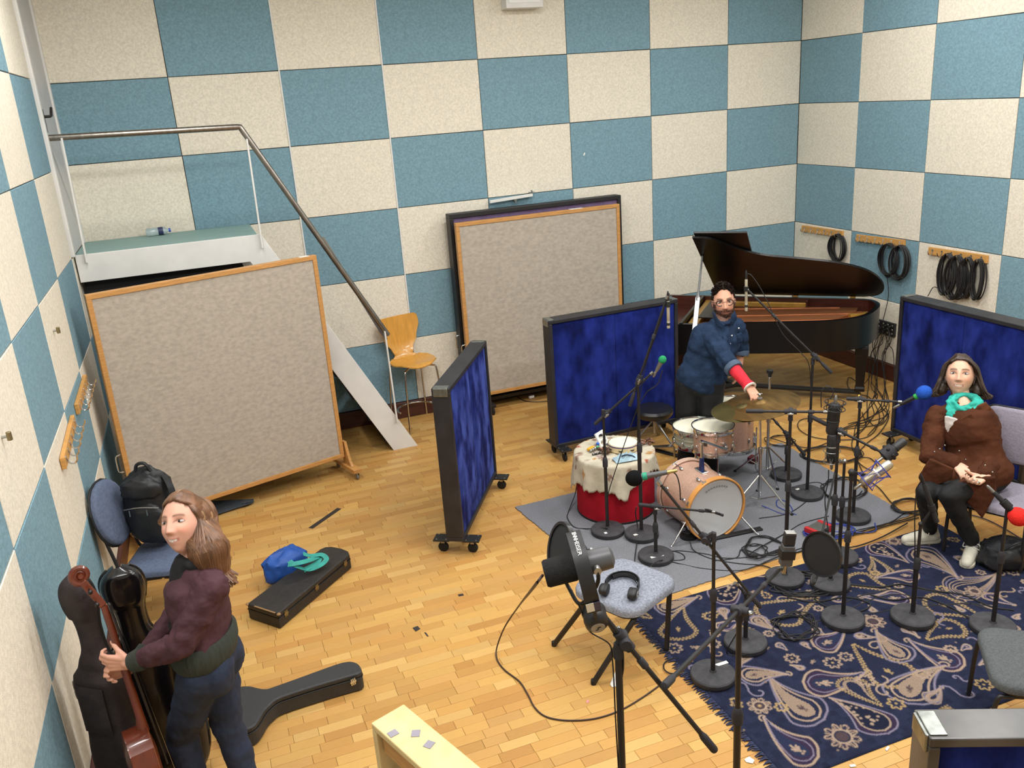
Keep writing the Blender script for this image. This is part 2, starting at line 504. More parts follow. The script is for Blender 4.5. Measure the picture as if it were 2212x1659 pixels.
# coat hook rails
M_RAIL = mat('hook_rail_wood', 'c79350', 0.5, var=0.15, scale=10, stretch=(1, 1, 8))
def hook_rail(side, p0, p1, label, n=6):
    p0, p1 = Vector(p0), Vector(p1); mid = (p0 + p1) / 2
    nrm = Vector((-1, 0, 0)) if side == 'right' else Vector((1, 0, 0))
    t = thing('hook_rail', label, 'hook rail', mid)
    d = (p1 - p0).normalized()
    MB().beam(p0 + nrm * 0.012, p1 + nrm * 0.012, 0.024, 0.07).build('rail', M_RAIL, t, bevel=0.003)
    L = (p1 - p0).length
    H = []
    for i in range(n):
        c = p0 + d * (L * (i + 0.5) / n) + nrm * 0.024
        u = Vector((0, 0, 1))
        path = [c + u * 0.012, c + nrm * 0.006 + u * -0.012, c + nrm * 0.02 - u * 0.03, c + nrm * 0.042 - u * 0.028, c + nrm * 0.055 - u * 0.008, c + nrm * 0.056 + u * 0.008]
        mb = MB().tube(smooth_path(path, 4), 0.0045, 7)
        mb.cyl(c + u * 0.012, c + nrm * 0.004 + u * 0.012, 0.010, n=10)
        mb.build('hook', M_CHROME, t); H.append(c + nrm * 0.03 - u * 0.02)
    return t, H
XR = -0.002
HOOKS = []
for (q, lab) in (([(1735, 493), (1823, 506)], 'wooden hook rail nearest the corner on the right wall holding one cable coil'),
                 ([(1853, 513), (1957, 526)], 'wooden hook rail in the middle of the right wall holding two cable coils'),
                 ([(2009, 541), (2136, 560)], 'wooden hook rail at the right of the right wall holding four cable coils')):
    _, H = hook_rail('right', atx(*q[0], XR), atx(*q[1], XR), lab); HOOKS.append(H)
XLF = XL + 0.002
for q, lab in (([(162, 885), (181, 820)], 'wooden hook rail on the left wall, the upper one with bare chrome hooks'),
               ([(131, 1003), (154, 908)], 'wooden hook rail on the left wall, the lower one with bare chrome hooks')):
    hook_rail('left', atx(*q[0], XLF), atx(*q[1], XLF), lab)
for (u, v), lab in (((115, 715), 'small brass stud on the left wall near the grey screen'), ((4, 945), 'small brass knob on the left wall at the picture edge')):
    c = atx(u, v, XLF)
    t = thing('wall_stud', lab, 'knob', c)
    MB().cyl((XL, c.y, c.z), (XL + 0.035, c.y, c.z), 0.006, n=10).build('stem', M_STEEL, t)
    MB().cyl((XL + 0.03, c.y, c.z - 0.018), (XL + 0.03, c.y, c.z + 0.02), 0.011, n=12).build('knob', mat('old_brass', '8f8160', 0.4, 0.8), t, bevel=0.002)
# cable socket plate on the right wall
c0 = atx(1893, 687, XR); c1 = atx(1931, 727, XR)
t = thing('socket_plate', 'black audio socket plate on the right wall beside the piano tail', 'socket plate', ((c0 + c1) / 2))
yc, zc = (c0.y + c1.y) / 2, (c0.z + c1.z) / 2; sw, sh = abs(c1.y - c0.y) + 0.05, abs(c0.z - c1.z)
MB().box((-0.015, yc, zc), (0.03, sw, sh)).build('plate', M_BLACKP, t, bevel=0.003)
for i in range(5):
    for j in range(3):
        y = yc - sw * 0.4 + sw * 0.8 * i / 4; z = zc - sh * 0.3 + sh * 0.3 * j
        MB().lathe((-0.03, y, z), [(0.0, 0.004), (0.012, 0.004), (0.014, 0.0), (0.014, -0.004)], (-1, 0, 0), 12).build('socket', M_STEEL, t)
        if (i + j) % 3 != 1: MB().cyl((-0.034, y, z), (-0.085, y, z - 0.004), 0.009, n=8).build('plug', M_BLACKP, t)

# ------------------------------------------------------------------ steps up to the door
YS = -0.929 * W / 1.05
M_CARPETSTEP = mat('teal_landing_lino', '83a09b', 0.7, var=0.1, scale=6, stretch=(1, 8, 1))
M_DARK = mat('dark_paint', '1a1a1d', 0.7, var=0.2, scale=5)
M_RAILM = mat('steel_handrail', '8f8880', 0.28, 0.9, var=0.18, scale=5, stretch=(6, 1, 1))
st = thing('staircase', 'white steep staircase with steel handrail beside the back wall', 'staircase', (XL + 0.9, YS / 2, 0))
xl_end = aty(557, 510, YS).x
MB().box(((XL + xl_end) / 2 + 0.005, YS / 2, LAND - 0.02), (xl_end - XL - 0.012, -YS - 0.02, 0.04)).build('landing', M_CARPETSTEP, st, bevel=0.005)
zf = atx(173, 608, XL).z
ft = aty(850, 972, YS); ft2 = aty(902, 962, YS)
top1 = aty(600, 555, YS)
sl = (top1.z) / (ft2.x - top1.x)
def Mxz(y): return Matrix(((1, 0, 0, 0), (0, 0, 1, y), (0, 1, 0, 0), (0, 0, 0, 1)))
xa = ft2.x - LAND / sl
low = ft.x - ft2.x
poly = [(XL + 0.012, LAND), (xa, LAND), (ft2.x, 0), (ft.x, 0), (ft.x - (zf) / sl, zf), (XL + 0.012, zf)]
MB().prism(poly, 0, 0.03, Mxz(YS - 0.015)).build('stringer', M_WHITE, st, bevel=0.003)
MB().prism([(xa - 0.12, LAND - 0.06), (xa, LAND - 0.06), (ft2.x, 0), (ft.x, 0)], 0, 0.03, Mxz(-0.06)).build('stringer', M_WHITE, st, bevel=0.003)
nst = 9
for i in range(nst):
    z = LAND * (i + 0.5) / nst - 0.02
    x = ft2.x - z / sl
    MB().box((x - 0.13, (YS - 0.06) / 2, z), (0.24, -YS - 0.09, 0.03)).build('tread', M_DARK, st, bevel=0.004)
MB().prism([(XL + 0.02, 0.0), (ft.x - 0.48, 0.0), (ft.x - 0.06 - zf / sl, zf - 0.02), (XL + 0.02, zf - 0.02)], 0, 0.02, Mxz(YS + 0.12)).build('backing_panel', M_DARK, st)
MB().box(((XL + xl_end) / 2, YS / 2 + 0.1, zf - 0.015), (xl_end - XL - 0.05, -YS - 0.25, 0.03)).build('soffit', M_DARK, st)
e0, e1, e2 = aty(122, 297, YS), aty(518, 274, YS), aty(838, 724, YS)
MB().tube([e0 - Vector((0.06, 0, 0)), e1 - Vector((0.02, 0, 0)), e1, e1 + (e2 - e1) * 0.02, e2], 0.024, 14).build('handrail', M_RAILM, st, sharp=1.2)
for (u, v), (u2, v2) in (((133, 298), (188, 568)), ((533, 300), (567, 536)), ((831, 716), (858, 911))):
    a, b = aty(u, v, YS - 0.03), aty(u2, v2, YS - 0.035)
    MB().beam(a, b, 0.028, 0.014, (1, 0, 0)).build('baluster', M_WHITE, st, bevel=0.003)
# flat strip below the rail near the foot
a, b = aty(700, 505, YS), aty(838, 726, YS)
MB().beam(a - Vector((0.02, 0, 0.03)), b - Vector((0.02, 0, 0.03)), 0.012, 0.03).build('rail_strip', M_STEEL, st)
# water bottle on the landing
M_PET = mat('clear_plastic', 'd5e6ea', 0.12, trans=0.6, spec=0.5)
bl = aty(314, 497, -0.12); br = aty(368, 493, -0.12); bl.z = br.z = LAND + 0.036
d = (br - bl).normalized(); Lb = (br - bl).length
t = thing('water_bottle', 'clear plastic water bottle with a blue cap lying on the landing', 'bottle', bl)
MB().lathe(bl, [(0.0, 0.0), (0.028, 0.002), (0.034, 0.012), (0.033, Lb * .35), (0.031, Lb * .4), (0.034, Lb * .46), (0.034, Lb * .72), (0.014, Lb * .9), (0.014, Lb * .94)], d, 20).build('bottle_body', M_PET, t)
MB().lathe(bl, [(0.0345, Lb * .50), (0.035, Lb * .52), (0.035, Lb * .68), (0.0345, Lb * .70)], d, 20).build('paper_band', mat('navy_label', '2b3358', 0.5), t)
MB().lathe(bl, [(0.0, Lb * 1.0), (0.016, Lb * 1.0), (0.017, Lb * .98), (0.017, Lb * .92), (0.0, Lb * .92)], d, 16).build('cap', mat('blue_cap', '2a4fb0', 0.4), t)
# ------------------------------------------------------------------ carpets
K = W / 1.05
M_GREYCARPET = mat('grey_carpet', '77787d', 0.95, var=0.22, scale=120, detail=5, bump=0.4, bscale=300, spec=0.1)
def wobble_edge(P, step=0.02, amp=0.004):
    out = []
    for i in range(len(P)):
        a, b = P[i], P[(i + 1) % len(P)]
        n = max(2, int((b - a).length / step))
        d = (b - a).normalized(); q = Vector((-d.y, d.x, 0))
        for j in range(n):
            out.append(a + (b - a) * j / n + q * random.uniform(-amp, amp))
    return out
cp = [at(*q) for q in ((1112, 1097), (1370, 1310), (1965, 1115), (1688, 958))]
cpw = wobble_edge(cp)
gc = MB().prism([(p.x, p.y) for p in cpw], 0.0008, 0.008).build('grey_carpet', M_GREYCARPET)
tag(gc, 'plain mid grey carpet under the drum kit', 'carpet')

# paisley rug: the woven pattern is drawn into a colour layer on a fine grid
rx0, rx1, ry0, ry1 = -4.985 * K, -2.22 * K, -6.47 * K, -4.735 * K
RS = 0.0056
nx, nyy = int((rx1 - rx0) / RS) + 1, int((ry1 - ry0) / RS) + 1
NAVY = (np.array(lin('24283d')), np.array(lin('2f3550')))
TAN, GOLD, MAUVE, LAV, BROWN = (np.array(lin(c)) for c in ('a08a78', 'a58b62', '33293f', '7e7688', '4c3e42'))
img = np.zeros((nyy, nx, 3), np.float32); img[:] = NAVY[0]
bn = rng.random((nyy // 6 + 2, nx // 6 + 2))
big = np.kron(bn, np.ones((6, 6)))[:nyy, :nx, None]
img = img * (0.85 + 0.4 * big)
def stamp(x, y, r, c):
    i0, i1 = int((y - r) / RS), int((y + r) / RS) + 2; j0, j1 = int((x - r) / RS), int((x + r) / RS) + 2
    i0, j0 = max(i0, 0), max(j0, 0); i1, j1 = min(i1, nyy), min(j1, nx)
    if i0 >= i1 or j0 >= j1: return
    yy = (np.arange(i0, i1) * RS - y)[:, None]; xx = (np.arange(j0, j1) * RS - x)[None]
    d = np.sqrt(xx * xx + yy * yy)
    a = np.clip((r - d) / RS + 0.5, 0, 1)[..., None]
    img[i0:i1, j0:j1] = img[i0:i1, j0:j1] * (1 - a) + c * a
def stroke(P, r, c, zig=0.0, per=0.02, dots=0):
    P = np.array(P); seg = np.hypot(*np.diff(P, axis=0).T); L = np.concatenate(([0], np.cumsum(seg)))
    n = max(3, int(L[-1] / (RS * 0.7)))
    s_ = np.linspace(0, L[-1], n); X = np.interp(s_, L, P[:, 0]); Y = np.interp(s_, L, P[:, 1])
    dx, dy = np.gradient(X), np.gradient(Y); q = np.hypot(dx, dy) + 1e-9
    if zig:
        o = zig * np.sign(np.sin(s_ * 2 * pi / per)) * np.abs(np.sin(s_ * 2 * pi / per)) ** 0.6
        X = X - dy / q * o; Y = Y + dx / q * o
    if dots:
        k = max(1, int(dots / (RS * 0.7))); X, Y = X[::k], Y[::k]
    for x, y in zip(X, Y): stamp(x, y, r, c)
def fill(P, c):
    P = np.array(P)
    j0, j1 = max(int(P[:, 0].min() / RS), 0), min(int(P[:, 0].max() / RS) + 2, nx)
    i0, i1 = max(int(P[:, 1].min() / RS), 0), min(int(P[:, 1].max() / RS) + 2, nyy)
    if i0 >= i1 or j0 >= j1: return
    xx, yy = np.meshgrid(np.arange(j0, j1) * RS, np.arange(i0, i1) * RS)
    ins = np.zeros(xx.shape, bool)
    for a in range(len(P)):
        x1, y1 = P[a]; x2, y2 = P[a - 1]
        cnd = (y1 > yy) != (y2 > yy)
        with np.errstate(divide='ignore', invalid='ignore'):
            xi = (x2 - x1) * (yy - y1) / (y2 - y1 + 1e-12) + x1
        ins ^= cnd & (xx < xi)
    img[i0:i1, j0:j1][ins] = c
def xf(P, x, y, a, s, fl=1):
    P = np.array(P, float) * s; P[:, 1] *= fl
    return np.stack([x + P[:, 0] * cos(a) - P[:, 1] * sin(a), y + P[:, 0] * sin(a) + P[:, 1] * cos(a)], 1)
def paisley_shape(w=0.36, bend=0.45, k=1.0):
    """closed drop outline, round end at the origin, tip at (1, bend)"""
    up_, dn = [], []
    for i in range(25):
        s_ = i / 24
        h = w * k * sqrt(max(0, 1 - (2 * min(s_ / 0.55, 0.5) - 1) ** 2)) if s_ < 0.275 else w * k * (1 - ((s_ - 0.275) / 0.725)) ** 1.15
        cx, cy = (s_ * (0.72 + 0.28 * k) + (1 - k) * 0.22), bend * s_ ** 2.2
        up_.append((cx - h * bend * s_ * 0.9, cy + h)); dn.append((cx + h * bend * s_ * 0.9, cy - h))
    return np.array(up_ + dn[::-1])
def flower(x, y, r, c1, c2, n=8):
    t = np.linspace(0, 2 * pi, 60)
    stroke(np.stack([x + (r * (0.8 + 0.2 * np.cos(n * t))) * np.cos(t), y + (r * (0.8 + 0.2 * np.cos(n * t))) * np.sin(t)], 1), 0.004, c1)
    if r > 0.05:
        for a in np.arange(n + 4) * 2 * pi / (n + 4): stamp(x + r * 0.78 * cos(a), y + r * 0.78 * sin(a), r * 0.13, BROWN); stroke([(x + r * .62 * cos(a), y + r * .62 * sin(a)), (x + r * .9 * cos(a), y + r * .9 * sin(a))], .003, c1)
        stroke(np.stack([x + r * .52 * np.cos(t), y + r * .52 * np.sin(t)], 1), 0.005, c1); stamp(x, y, r * 0.36, BROWN)
    stamp(x, y, r * 0.16, c2)
def sprig(x, y, a, s, c):
    for d, l in ((0, 1), (0.55, .7), (-0.55, .7), (.9, .45), (-.9, .45)):
        P = xf([(0, 0), (.3, .05), (.62, 0)], x, y, a + d, s * l); stroke(P, s * 0.07, c)
    for d in (0, 2.1, 4.2): stamp(x - s * .22 * cos(a) + s * .13 * cos(d), y - s * .22 * sin(a) + s * .13 * sin(d), s * .09, c)
def paisley(x, y, a, s, kind, fl=1, bend=0.45):
    o = paisley_shape(0.34, bend)
    P = xf(o, x, y, a, s, fl); C2 = np.vstack([P, P[:1]])
    i1 = xf(paisley_shape(0.34, bend, 0.68), x, y, a, s, fl); i2 = xf(paisley_shape(0.34, bend, 0.42), x, y, a, s, fl)
    m = xf([(0.3, 0.02)], x, y, a, s, fl)[0]
    if kind == 0:
        fill(P, MAUVE); stroke(C2, .006, TAN); stroke(np.vstack([i1, i1[:1]]), .003, LAV); fill(i2, NAVY[1] * 0.8)
        sprig(m[0], m[1], a + .3 * fl, s * .26, TAN)
    elif kind == 1:
        stroke(C2, .005, GOLD, zig=.010, per=.022); fill(i1, NAVY[0]); sprig(m[0], m[1], a, s * .14, GOLD)
    elif kind == 2:
        fill(P, MAUVE); stroke(C2, .004, LAV); fill(i1, NAVY[0] * .7); stroke(np.vstack([i1, i1[:1]]), .004, TAN)
        for _ in range(int(90 * s)):
            q = rng.random(2); p = i1[rng.integers(len(i1))] * (1 - q[0]) + m * q[0]
            stamp(p[0], p[1], .005 + .005 * q[1], TAN)
    elif kind == 3:
        stroke(C2, .0065, LAV, dots=.0145); stroke(np.vstack([i1, i1[:1]]), .005, TAN); fill(i2, TAN * .8); sprig(m[0], m[1], a, s * .15, BROWN)
    elif kind == 4:
        fill(i1, TAN * .75); stroke(C2, .004, GOLD, zig=.007, per=.018); fill(i2, NAVY[0]); 
    else:
        for q in (1, .82, .64, .46, .3):
            j = xf(paisley_shape(0.34, bend, q), x, y, a, s, fl); stroke(np.vstack([j, j[:1]]), .003, TAN if q != .82 else LAV)
    tip = xf([(1, bend * 1.0)], x, y, a, s, fl)[0]
    if kind in (0, 3, 5):
        t = np.linspace(0, 3.6, 26); r = s * .09 * (1 - t / 5.5)
        sp_ = np.stack([tip[0] + r * np.cos(a + fl * (t - 1.5)), tip[1] + r * np.sin(a + fl * (t - 1.5)) * 1], 1); stroke(sp_, .0045, TAN)
def curl(x, y, a, s, c):
    t = np.linspace(0, 5.2, 40); r = s * np.exp(-.32 * t)
    stroke(np.stack([x + r * np.cos(t + a), y + r * np.sin(t + a)], 1), .0045, c)
    stroke(xf([(1, 0), (1.4, -.5), (1.9, -.55), (2.2, -.2)], x, y, a, s), .0045, c)
LX, LY = rx1 - rx0, ry1 - ry0
def rp(u, v):
    p = at(u, v); return p.x - rx0, p.y - ry0
def pa(u, v, u2, v2, kind, fl=1, bend=.4, k=1.0):
    x, y = rp(u, v); x2, y2 = rp(u2, v2); L = hypot(x2 - x, y2 - y)
    paisley(x, y, atan2(y2 - y, x2 - x) - atan(bend) * fl, L / sqrt(1 + bend * bend) * k, kind, fl, bend)
from math import atan
pa(1768, 1640, 1648, 1555, 0, -1, .55)
pa(1780, 1560, 1660, 1465, 3, -1, .35)
pa(1920, 1590, 1790, 1512, 2, 1, .30)
pa(1735, 1478, 1872, 1455, 0, 1, .5)
pa(1830, 1470, 1905, 1530, 4, 1, .35)
pa(1960, 1482, 1842, 1395, 1, -1, .15)
pa(1760, 1400, 1825, 1360, 0, 1, .4)
pa(1965, 1430, 1890, 1365, 3, -1, .3)
pa(2080, 1440, 1960, 1385, 0, -1, .3)
pa(1962, 1525, 2040, 1440, 3, -1, .5)
pa(2000, 1518, 2030, 1488, 5, 1, .3)
pa(1600, 1470, 1705, 1462, 3, -1, .3)
pa(1415, 1318, 1500, 1296, 3, 1, .12, 1.1)
pa(1470, 1385, 1475, 1330, 1, -1, .2, 1.25)
pa(1540, 1300, 1590, 1255, 2, 1, .4, 1.2)
pa(1625, 1245, 1690, 1225, 0, -1, .4)
pa(1660, 1345, 1770, 1295, 1, -1, .2)
pa(1630, 1335, 1680, 1365, 3, 1, .3)
pa(1560, 1365, 1600, 1350, 0, -1, .5, 1.3)
pa(1870, 1180, 1955, 1215, 2, -1, .3, 1.1)
pa(1905, 1245, 1880, 1205, 4, 1, .3)
pa(1835, 1245, 1920, 1275, 1, 1, .15, 1.1)
pa(1985, 1250, 1895, 1250, 0, 1, .5)
pa(1965, 1190, 2060, 1245, 3, -1, .3, 1.1)
pa(2040, 1275, 2160, 1240, 5, 1, .45)
pa(1960, 1290, 1860, 1290, 0, -1, .35)
pa(1995, 1300, 2130, 1345, 1, -1, .25)
pa(2075, 1355, 2000, 1385, 1, 1, .3)
pa(2130, 1285, 2190, 1310, 0, 1, .5)
pa(2190, 1420, 2110, 1440, 2, 1, .3)
for u, v, r, n in ((1820, 1597, .088, 9), (1640, 1530, .062, 8), (1687, 1533, .036, 7), (1712, 1427, .042, 8), (1885, 1345, .07, 9), (1935, 1525, .045, 7), (1827, 1423, .04, 8),
                   (1930, 1172, .055, 9), (2035, 1275, .038, 7), (2105, 1280, .055, 9), (2122, 1482, .045, 7), (2050, 1405, .035, 8), (1726, 1290, .035, 8), (1465, 1285, .03, 7),
                   (1990, 1460, .04, 8), (1850, 1212, .035, 8), (2120, 1240, .03, 6), (1870, 1475, .05, 9), (1545, 1395, .04, 8), (2190, 1240, .04, 8), (1890, 1240, .03, 7)):
    x, y = rp(u, v); flower(x, y, r, TAN if n != 7 else GOLD, BROWN if n == 9 else GOLD, n)
for u, v, a, r in ((1640, 1500, 2.2, .06), (1890, 1400, .5, .055), (1910, 1500, 1., .06), (2090, 1500, 2.5, .06), (1690, 1300, .3, .05), (1560, 1235, 4, .05), (1860, 1225, 3, .05), (2080, 1300, 1, .05),
                   (1440, 1265, 1.5, .05), (1960, 1320, 3.6, .05), (1555, 1415, 2, .05), (2020, 1330, 4.4, .05), (2170, 1290, .4, .05), (1735, 1330, 1.2, .05), (1480, 1275, 0.2, .045)):
    x, y = rp(u, v); curl(x, y, a, r, LAV if a > 2 else TAN)
lum = lambda: img.mean(2)
tries = 0; put = 0
occ = (np.abs(img - NAVY[0] * 1.05).max(2) > 0.035)
while tries < 900 and put < 75:
    tries += 1
    x, y = .05 + rng.random() * (LX - .1), .05 + rng.random() * (LY - .1)
    r = .055 if put < 30 else .034
    i0, i1, j0, j1 = int((y - r) / RS), int((y + r) / RS), int((x - r) / RS), int((x + r) / RS)
    if i0 < 0 or j0 < 0 or i1 >= nyy or j1 >= nx or occ[i0:i1, j0:j1].mean() > .02: continue
    k_ = rng.integers(5); a_ = rng.random() * 6.28
    if k_ < 2: paisley(x - r * .5 * cos(a_), y - r * .5 * sin(a_), a_, r * 1.9, int(rng.integers(6)), 1 if rng.random() < .5 else -1, .4)
    elif k_ == 2: flower(x, y, r * .9, TAN, GOLD, 8)
    elif k_ == 3: curl(x, y, a_, r * .8, LAV)
    else: sprig(x, y, a_, r * 1.2, TAN * .9); 
    occ[i0:i1, j0:j1] = True; put += 1
for _ in range(40):
    x, y = rng.random() * LX, rng.random() * LY
    stamp(x, y, .006, TAN * .7)
def rug_mesh():
    xs = np.arange(nx) * RS; ys = np.arange(nyy) * RS
    V = np.zeros((nyy, nx, 3), np.float32)
    V[..., 0] = xs[None]; V[..., 1] = ys[:, None]
    V[..., 2] = 0.011 + 0.0012 * rng.random((nyy, nx))
    V[:, [0, -1], 2] = 0.002; V[[0, -1], :, 2] = 0.002
    V[..., 1] += 0.006 * np.sin(xs * 3.1)[None]; V[..., 0] += 0.005 * np.sin(ys * 4.3)[:, None]
    idx = np.arange(nx * nyy).reshape(nyy, nx)
    F = np.stack([idx[:-1, :-1], idx[:-1, 1:], idx[1:, 1:], idx[1:, :-1]], -1).reshape(-1, 4)
    me = bpy.data.meshes.new('paisley_rug'); me.from_pydata(V.reshape(-1, 3).tolist(), [], F.tolist())
    ca = me.color_attributes.new('pattern', 'FLOAT_COLOR', 'POINT')
    arr = np.ones((nx * nyy, 4), np.float32); arr[:, :3] = img.reshape(-1, 3); ca.data.foreach_set('color', arr.ravel())
    me.polygons.foreach_set('use_smooth', [True] * len(F))
    return me
M_RUG = mat('woven_rug', '252d4c', 0.95, attr='pattern', var=0.3, scale=160, bump=0.3, spec=0.1)
rm = rug_mesh(); rm.materials.append(M_RUG)
rug = link('paisley_rug', rm, None, loc=None); rug.location = (rx0, ry0, 0); ORG[rug.name] = (rx0, ry0, 0)
tag(rug, 'navy paisley rug with tan motifs and a fringed end', 'rug')
fm = MB()
for i in range(170):
    y = ry0 + (ry1 - ry0) * (i + random.random()) / 170
    a = Vector((rx0 + 0.005, y, 0.006)); l = random.uniform(.03, .055)
    b = a + Vector((-l, random.uniform(-.015, .015), -0.003)); m = (a + b) / 2 + Vector((0, random.uniform(-.006, .006), .004))
    fm.tube([a, m, b], [.005, .004, .002], 5)
fm.build('fringe', mat('rug_fringe', '2b304a', 0.95, var=0.3, scale=40), rug)

# ------------------------------------------------------------------ rolling screens
M_FELT = mat('grey_felt', 'afa598', 0.95, var=0.13, scale=26, detail=6, bump=0.3, bscale=150, spec=0.1, stretch=(1, 1, 1.6))
M_PINE = mat('varnished_pine', 'c08c50', 0.42, var=0.15, scale=7, stretch=(2, 2, 14))
def wheel(mb_parent, c, r, w, ax, m=None, name='caster_wheel'):
    mb = MB().lathe(Vector(c) - Vector(ax) * w / 2, [(0, 0), (r * .8, 0), (r, w * .2), (r, w * .8), (r * .8, w), (0, w)], ax, 16)
    return mb.build(name, m or M_RUBBER, mb_parent)
def screen(label, right, left, z0, z1, foot=(True, True), th=0.055, handle=True):
    right = Vector((right[0], right[1], 0)); left = Vector((left[0], left[1], 0))
    d = (right - left).normalized(); n = Vector((d.y, -d.x, 0)); L = (right - left).length
    t = thing('acoustic_screen', label, 'screen', (left + right) / 2)
    fw = 0.036
    def fr(a, b): MB().beam(a, b, th, fw, n.cross(b - a)).build('frame_rail', M_PINE, t, bevel=0.003)
    zz = Vector((0, 0, 1))
    fr(left + zz * (z1 - fw / 2), right + zz * (z1 - fw / 2)); fr(left + zz * (z0 + fw / 2), right + zz * (z0 + fw / 2))
    fr(left + d * fw / 2 + zz * (z0 + fw), left + d * fw / 2 + zz * (z1 - fw)); fr(right - d * fw / 2 + zz * (z0 + fw), right - d * fw / 2 + zz * (z1 - fw))
    MB().beam((left + right) / 2 + d * -(L / 2 - fw) + zz * (z0 + z1) / 2, (left + right) / 2 + d * (L / 2 - fw) + zz * (z0 + z1) / 2, th - 0.016, z1 - z0 - 2 * fw).build('felt_panel', M_FELT, t, bevel=0.002)
    for e, on, s in ((right, foot[0], 1), (left, foot[1], -1)):
        if not on: continue
        c = e + d * s * 0.022
        # shaped side cheek with a scooped top, standing on a cross foot
        prof = []
        for i in range(13):
            q = i / 12; prof.append((-0.20 + 0.17 * q, 0.07 + 0.24 * q ** 3))
        prof += [(0.03, 0.31)]
        prof = [(-x, y) for x, y in prof]                            # towards the front
        back = [(-0.03, 0.31), (-0.03, 0.07)]
        M = Matrix((n.to_4d(), zz.to_4d(), d.to_4d(), (0, 0, 0, 1))).transposed(); M.translation = c
        for k in range(3): M[3][k] = 0
        M[0][3], M[1][3], M[2][3] = c.x, c.y, 0; M[3][3] = 1
        MB().prism(prof + [(-0.03, .31), (-.03, .07)], -0.012, 0.012, M).build('foot_cheek', M_PINE, t, bevel=0.003)
        MB().beam(c - n * .21 + zz * .085, c + n * .21 + zz * .085, 0.075, 0.032).build('foot', M_PINE, t, bevel=0.004)
        for q in (-.18, .18):
            p = c + n * q
            fk = MB().cyl(p + zz * .07, p + zz * .045, 0.012, n=8).beam(p + zz * .05 - d * .016, p + zz * .018 - d * .016, .02, .004, d).beam(p + zz * .05 + d * .016, p + zz * .018 + d * .016, .02, .004, d).build('caster', M_STEEL, t)
            wheel(fk, p + zz * 0.0225, 0.0225, 0.02, d, mat('grey_wheel', '77736c', .5))
    if handle:
        h = left - d * 0.002 + zz * (z0 + (z1 - z0) * .28)
        MB().tube(smooth_path([h + zz * -.07, h - d * .035 - zz * .06, h - d * .04, h - d * .035 + zz * .06, h + zz * .07], 4), .006, 8).build('handle', M_CHROME, t)
    return t, d, n
sA_r, sA_l = Vector((-6.365 * K, -1.302 * K, 0)), Vector((-8.272 * K, -1.88 * K, 0))
scrA, dA, nA = screen('large grey felt screen in a pine frame in front of the stairs', sA_r, sA_l, .195 * K, 2.215 * K)
for (u, v) in ((662, 552), (1236, 450)):
    pass
# white tape bit on the top rail
q = sA_r - dA * 0.10 + Vector((0, 0, 2.215 * K + 0.0008)); MB().beam(q - dA * .04, q + dA * .04, .05, .0016).build('tape_patch', M_WHITETAPE, scrA)
scrB, dB, nB = screen('grey felt screen in a pine frame standing against the back wall', (-2.74 * K, -.34 * K), (-4.72 * K, -.34 * K), .205 * K, 2.215 * K, foot=(False, False))
for x in (-2.95 * K, -4.5 * K):
    MB().box((x, -.34 * K + .0, .11 * K), (.06, .30, .03)).box((x, -.34 * K, .16 * K), (.05, .05, .09)).build('foot', M_BLACK, scrB, bevel=.004)
    for y in (-.12, .12):
        wheel(scrB, (x, -.34 * K + y, .045), .045, .025, (1, 0, 0))
q = Vector((-3.28 * K, -.34 * K, 2.215 * K + .0008)); MB().beam(q - dB * .07, q + dB * .07, .05, .0016).build('tape_patch', M_WHITETAPE, scrB)
# dark screen standing behind it
M_PURPLE = mat('dark_purple_cloth', '6c5a78', 0.9, var=0.15, scale=14, spec=.1)
xa_, xb_ = aty(967, 460, -.17).x, aty(1337, 420, -.17).x; zt = aty(1337, 420, -.15).z
t = thing('dark_screen', 'black framed screen with dark purple cloth leaning behind the grey screen', 'screen', ((xa_ + xb_) / 2, -.15, 0))
for a, b in (((xa_, zt - .02), (xb_, zt - .02)), ((xa_, .10), (xb_, .10)), ((xa_ + .02, .12), (xa_ + .02, zt - .04)), ((xb_ - .02, .12), (xb_ - .02, zt - .04))):
    MB().beam((a[0], -.15, a[1]), (b[0], -.15, b[1]), .13, .04, Vector((0, 1, 0)).cross(Vector((b[0] - a[0], 0, b[1] - a[1])))).build('frame_rail', M_BLACK, t, bevel=.003)
MB().box(((xa_ + xb_) / 2, -.185, (zt + .1) / 2), (xb_ - xa_ - .08, .02, zt - .18)).build('cloth_panel', M_PURPLE, t)
MB().tube(smooth_path([(xa_, -.17, .68), (xa_ - .03, -.17, .69), (xa_ - .034, -.17, .75), (xa_ - .03, -.17, .81), (xa_, -.17, .82)], 4), .006, 8).build('handle', M_CHROME, t)
for x in (xa_ + .1, xb_ - .1):
    MB().box((x, -.15, .04), (.06, .14, .08)).build('foot', M_BLACK, t, bevel=.004)

# ------------------------------------------------------------------ blue velvet gobos
def velvet():
    m = mat('blue_velvet', '0a1038', 0.85, col2='1e2e86', scale=5, detail=8, stretch=(1.7, 1.7, .9), bump=.25, bscale=60, spec=.1, sheen=.35, contrast=.25)
    m.node_tree.nodes['Principled BSDF'].inputs['Sheen Tint'].default_value = (.25, .36, 1, 1)
    nt = m.node_tree; rp = [n for n in nt.nodes if n.type == 'VALTORGB'][0]; nz = [n for n in nt.nodes if n.type == 'TEX_NOISE'][0]
    mr = nt.nodes.new('ShaderNodeMapRange'); mr.inputs['From Min'].default_value = .40; mr.inputs['From Max'].default_value = .62; mr.inputs['To Min'].default_value = .02; mr.inputs['To Max'].default_value = .38
    nt.links.new(nz.outputs['Fac'], mr.inputs['Value']); nt.links.new(mr.outputs['Result'], nt.nodes['Principled BSDF'].inputs['Sheen Weight'])
    return m
M_VELVET = velvet()
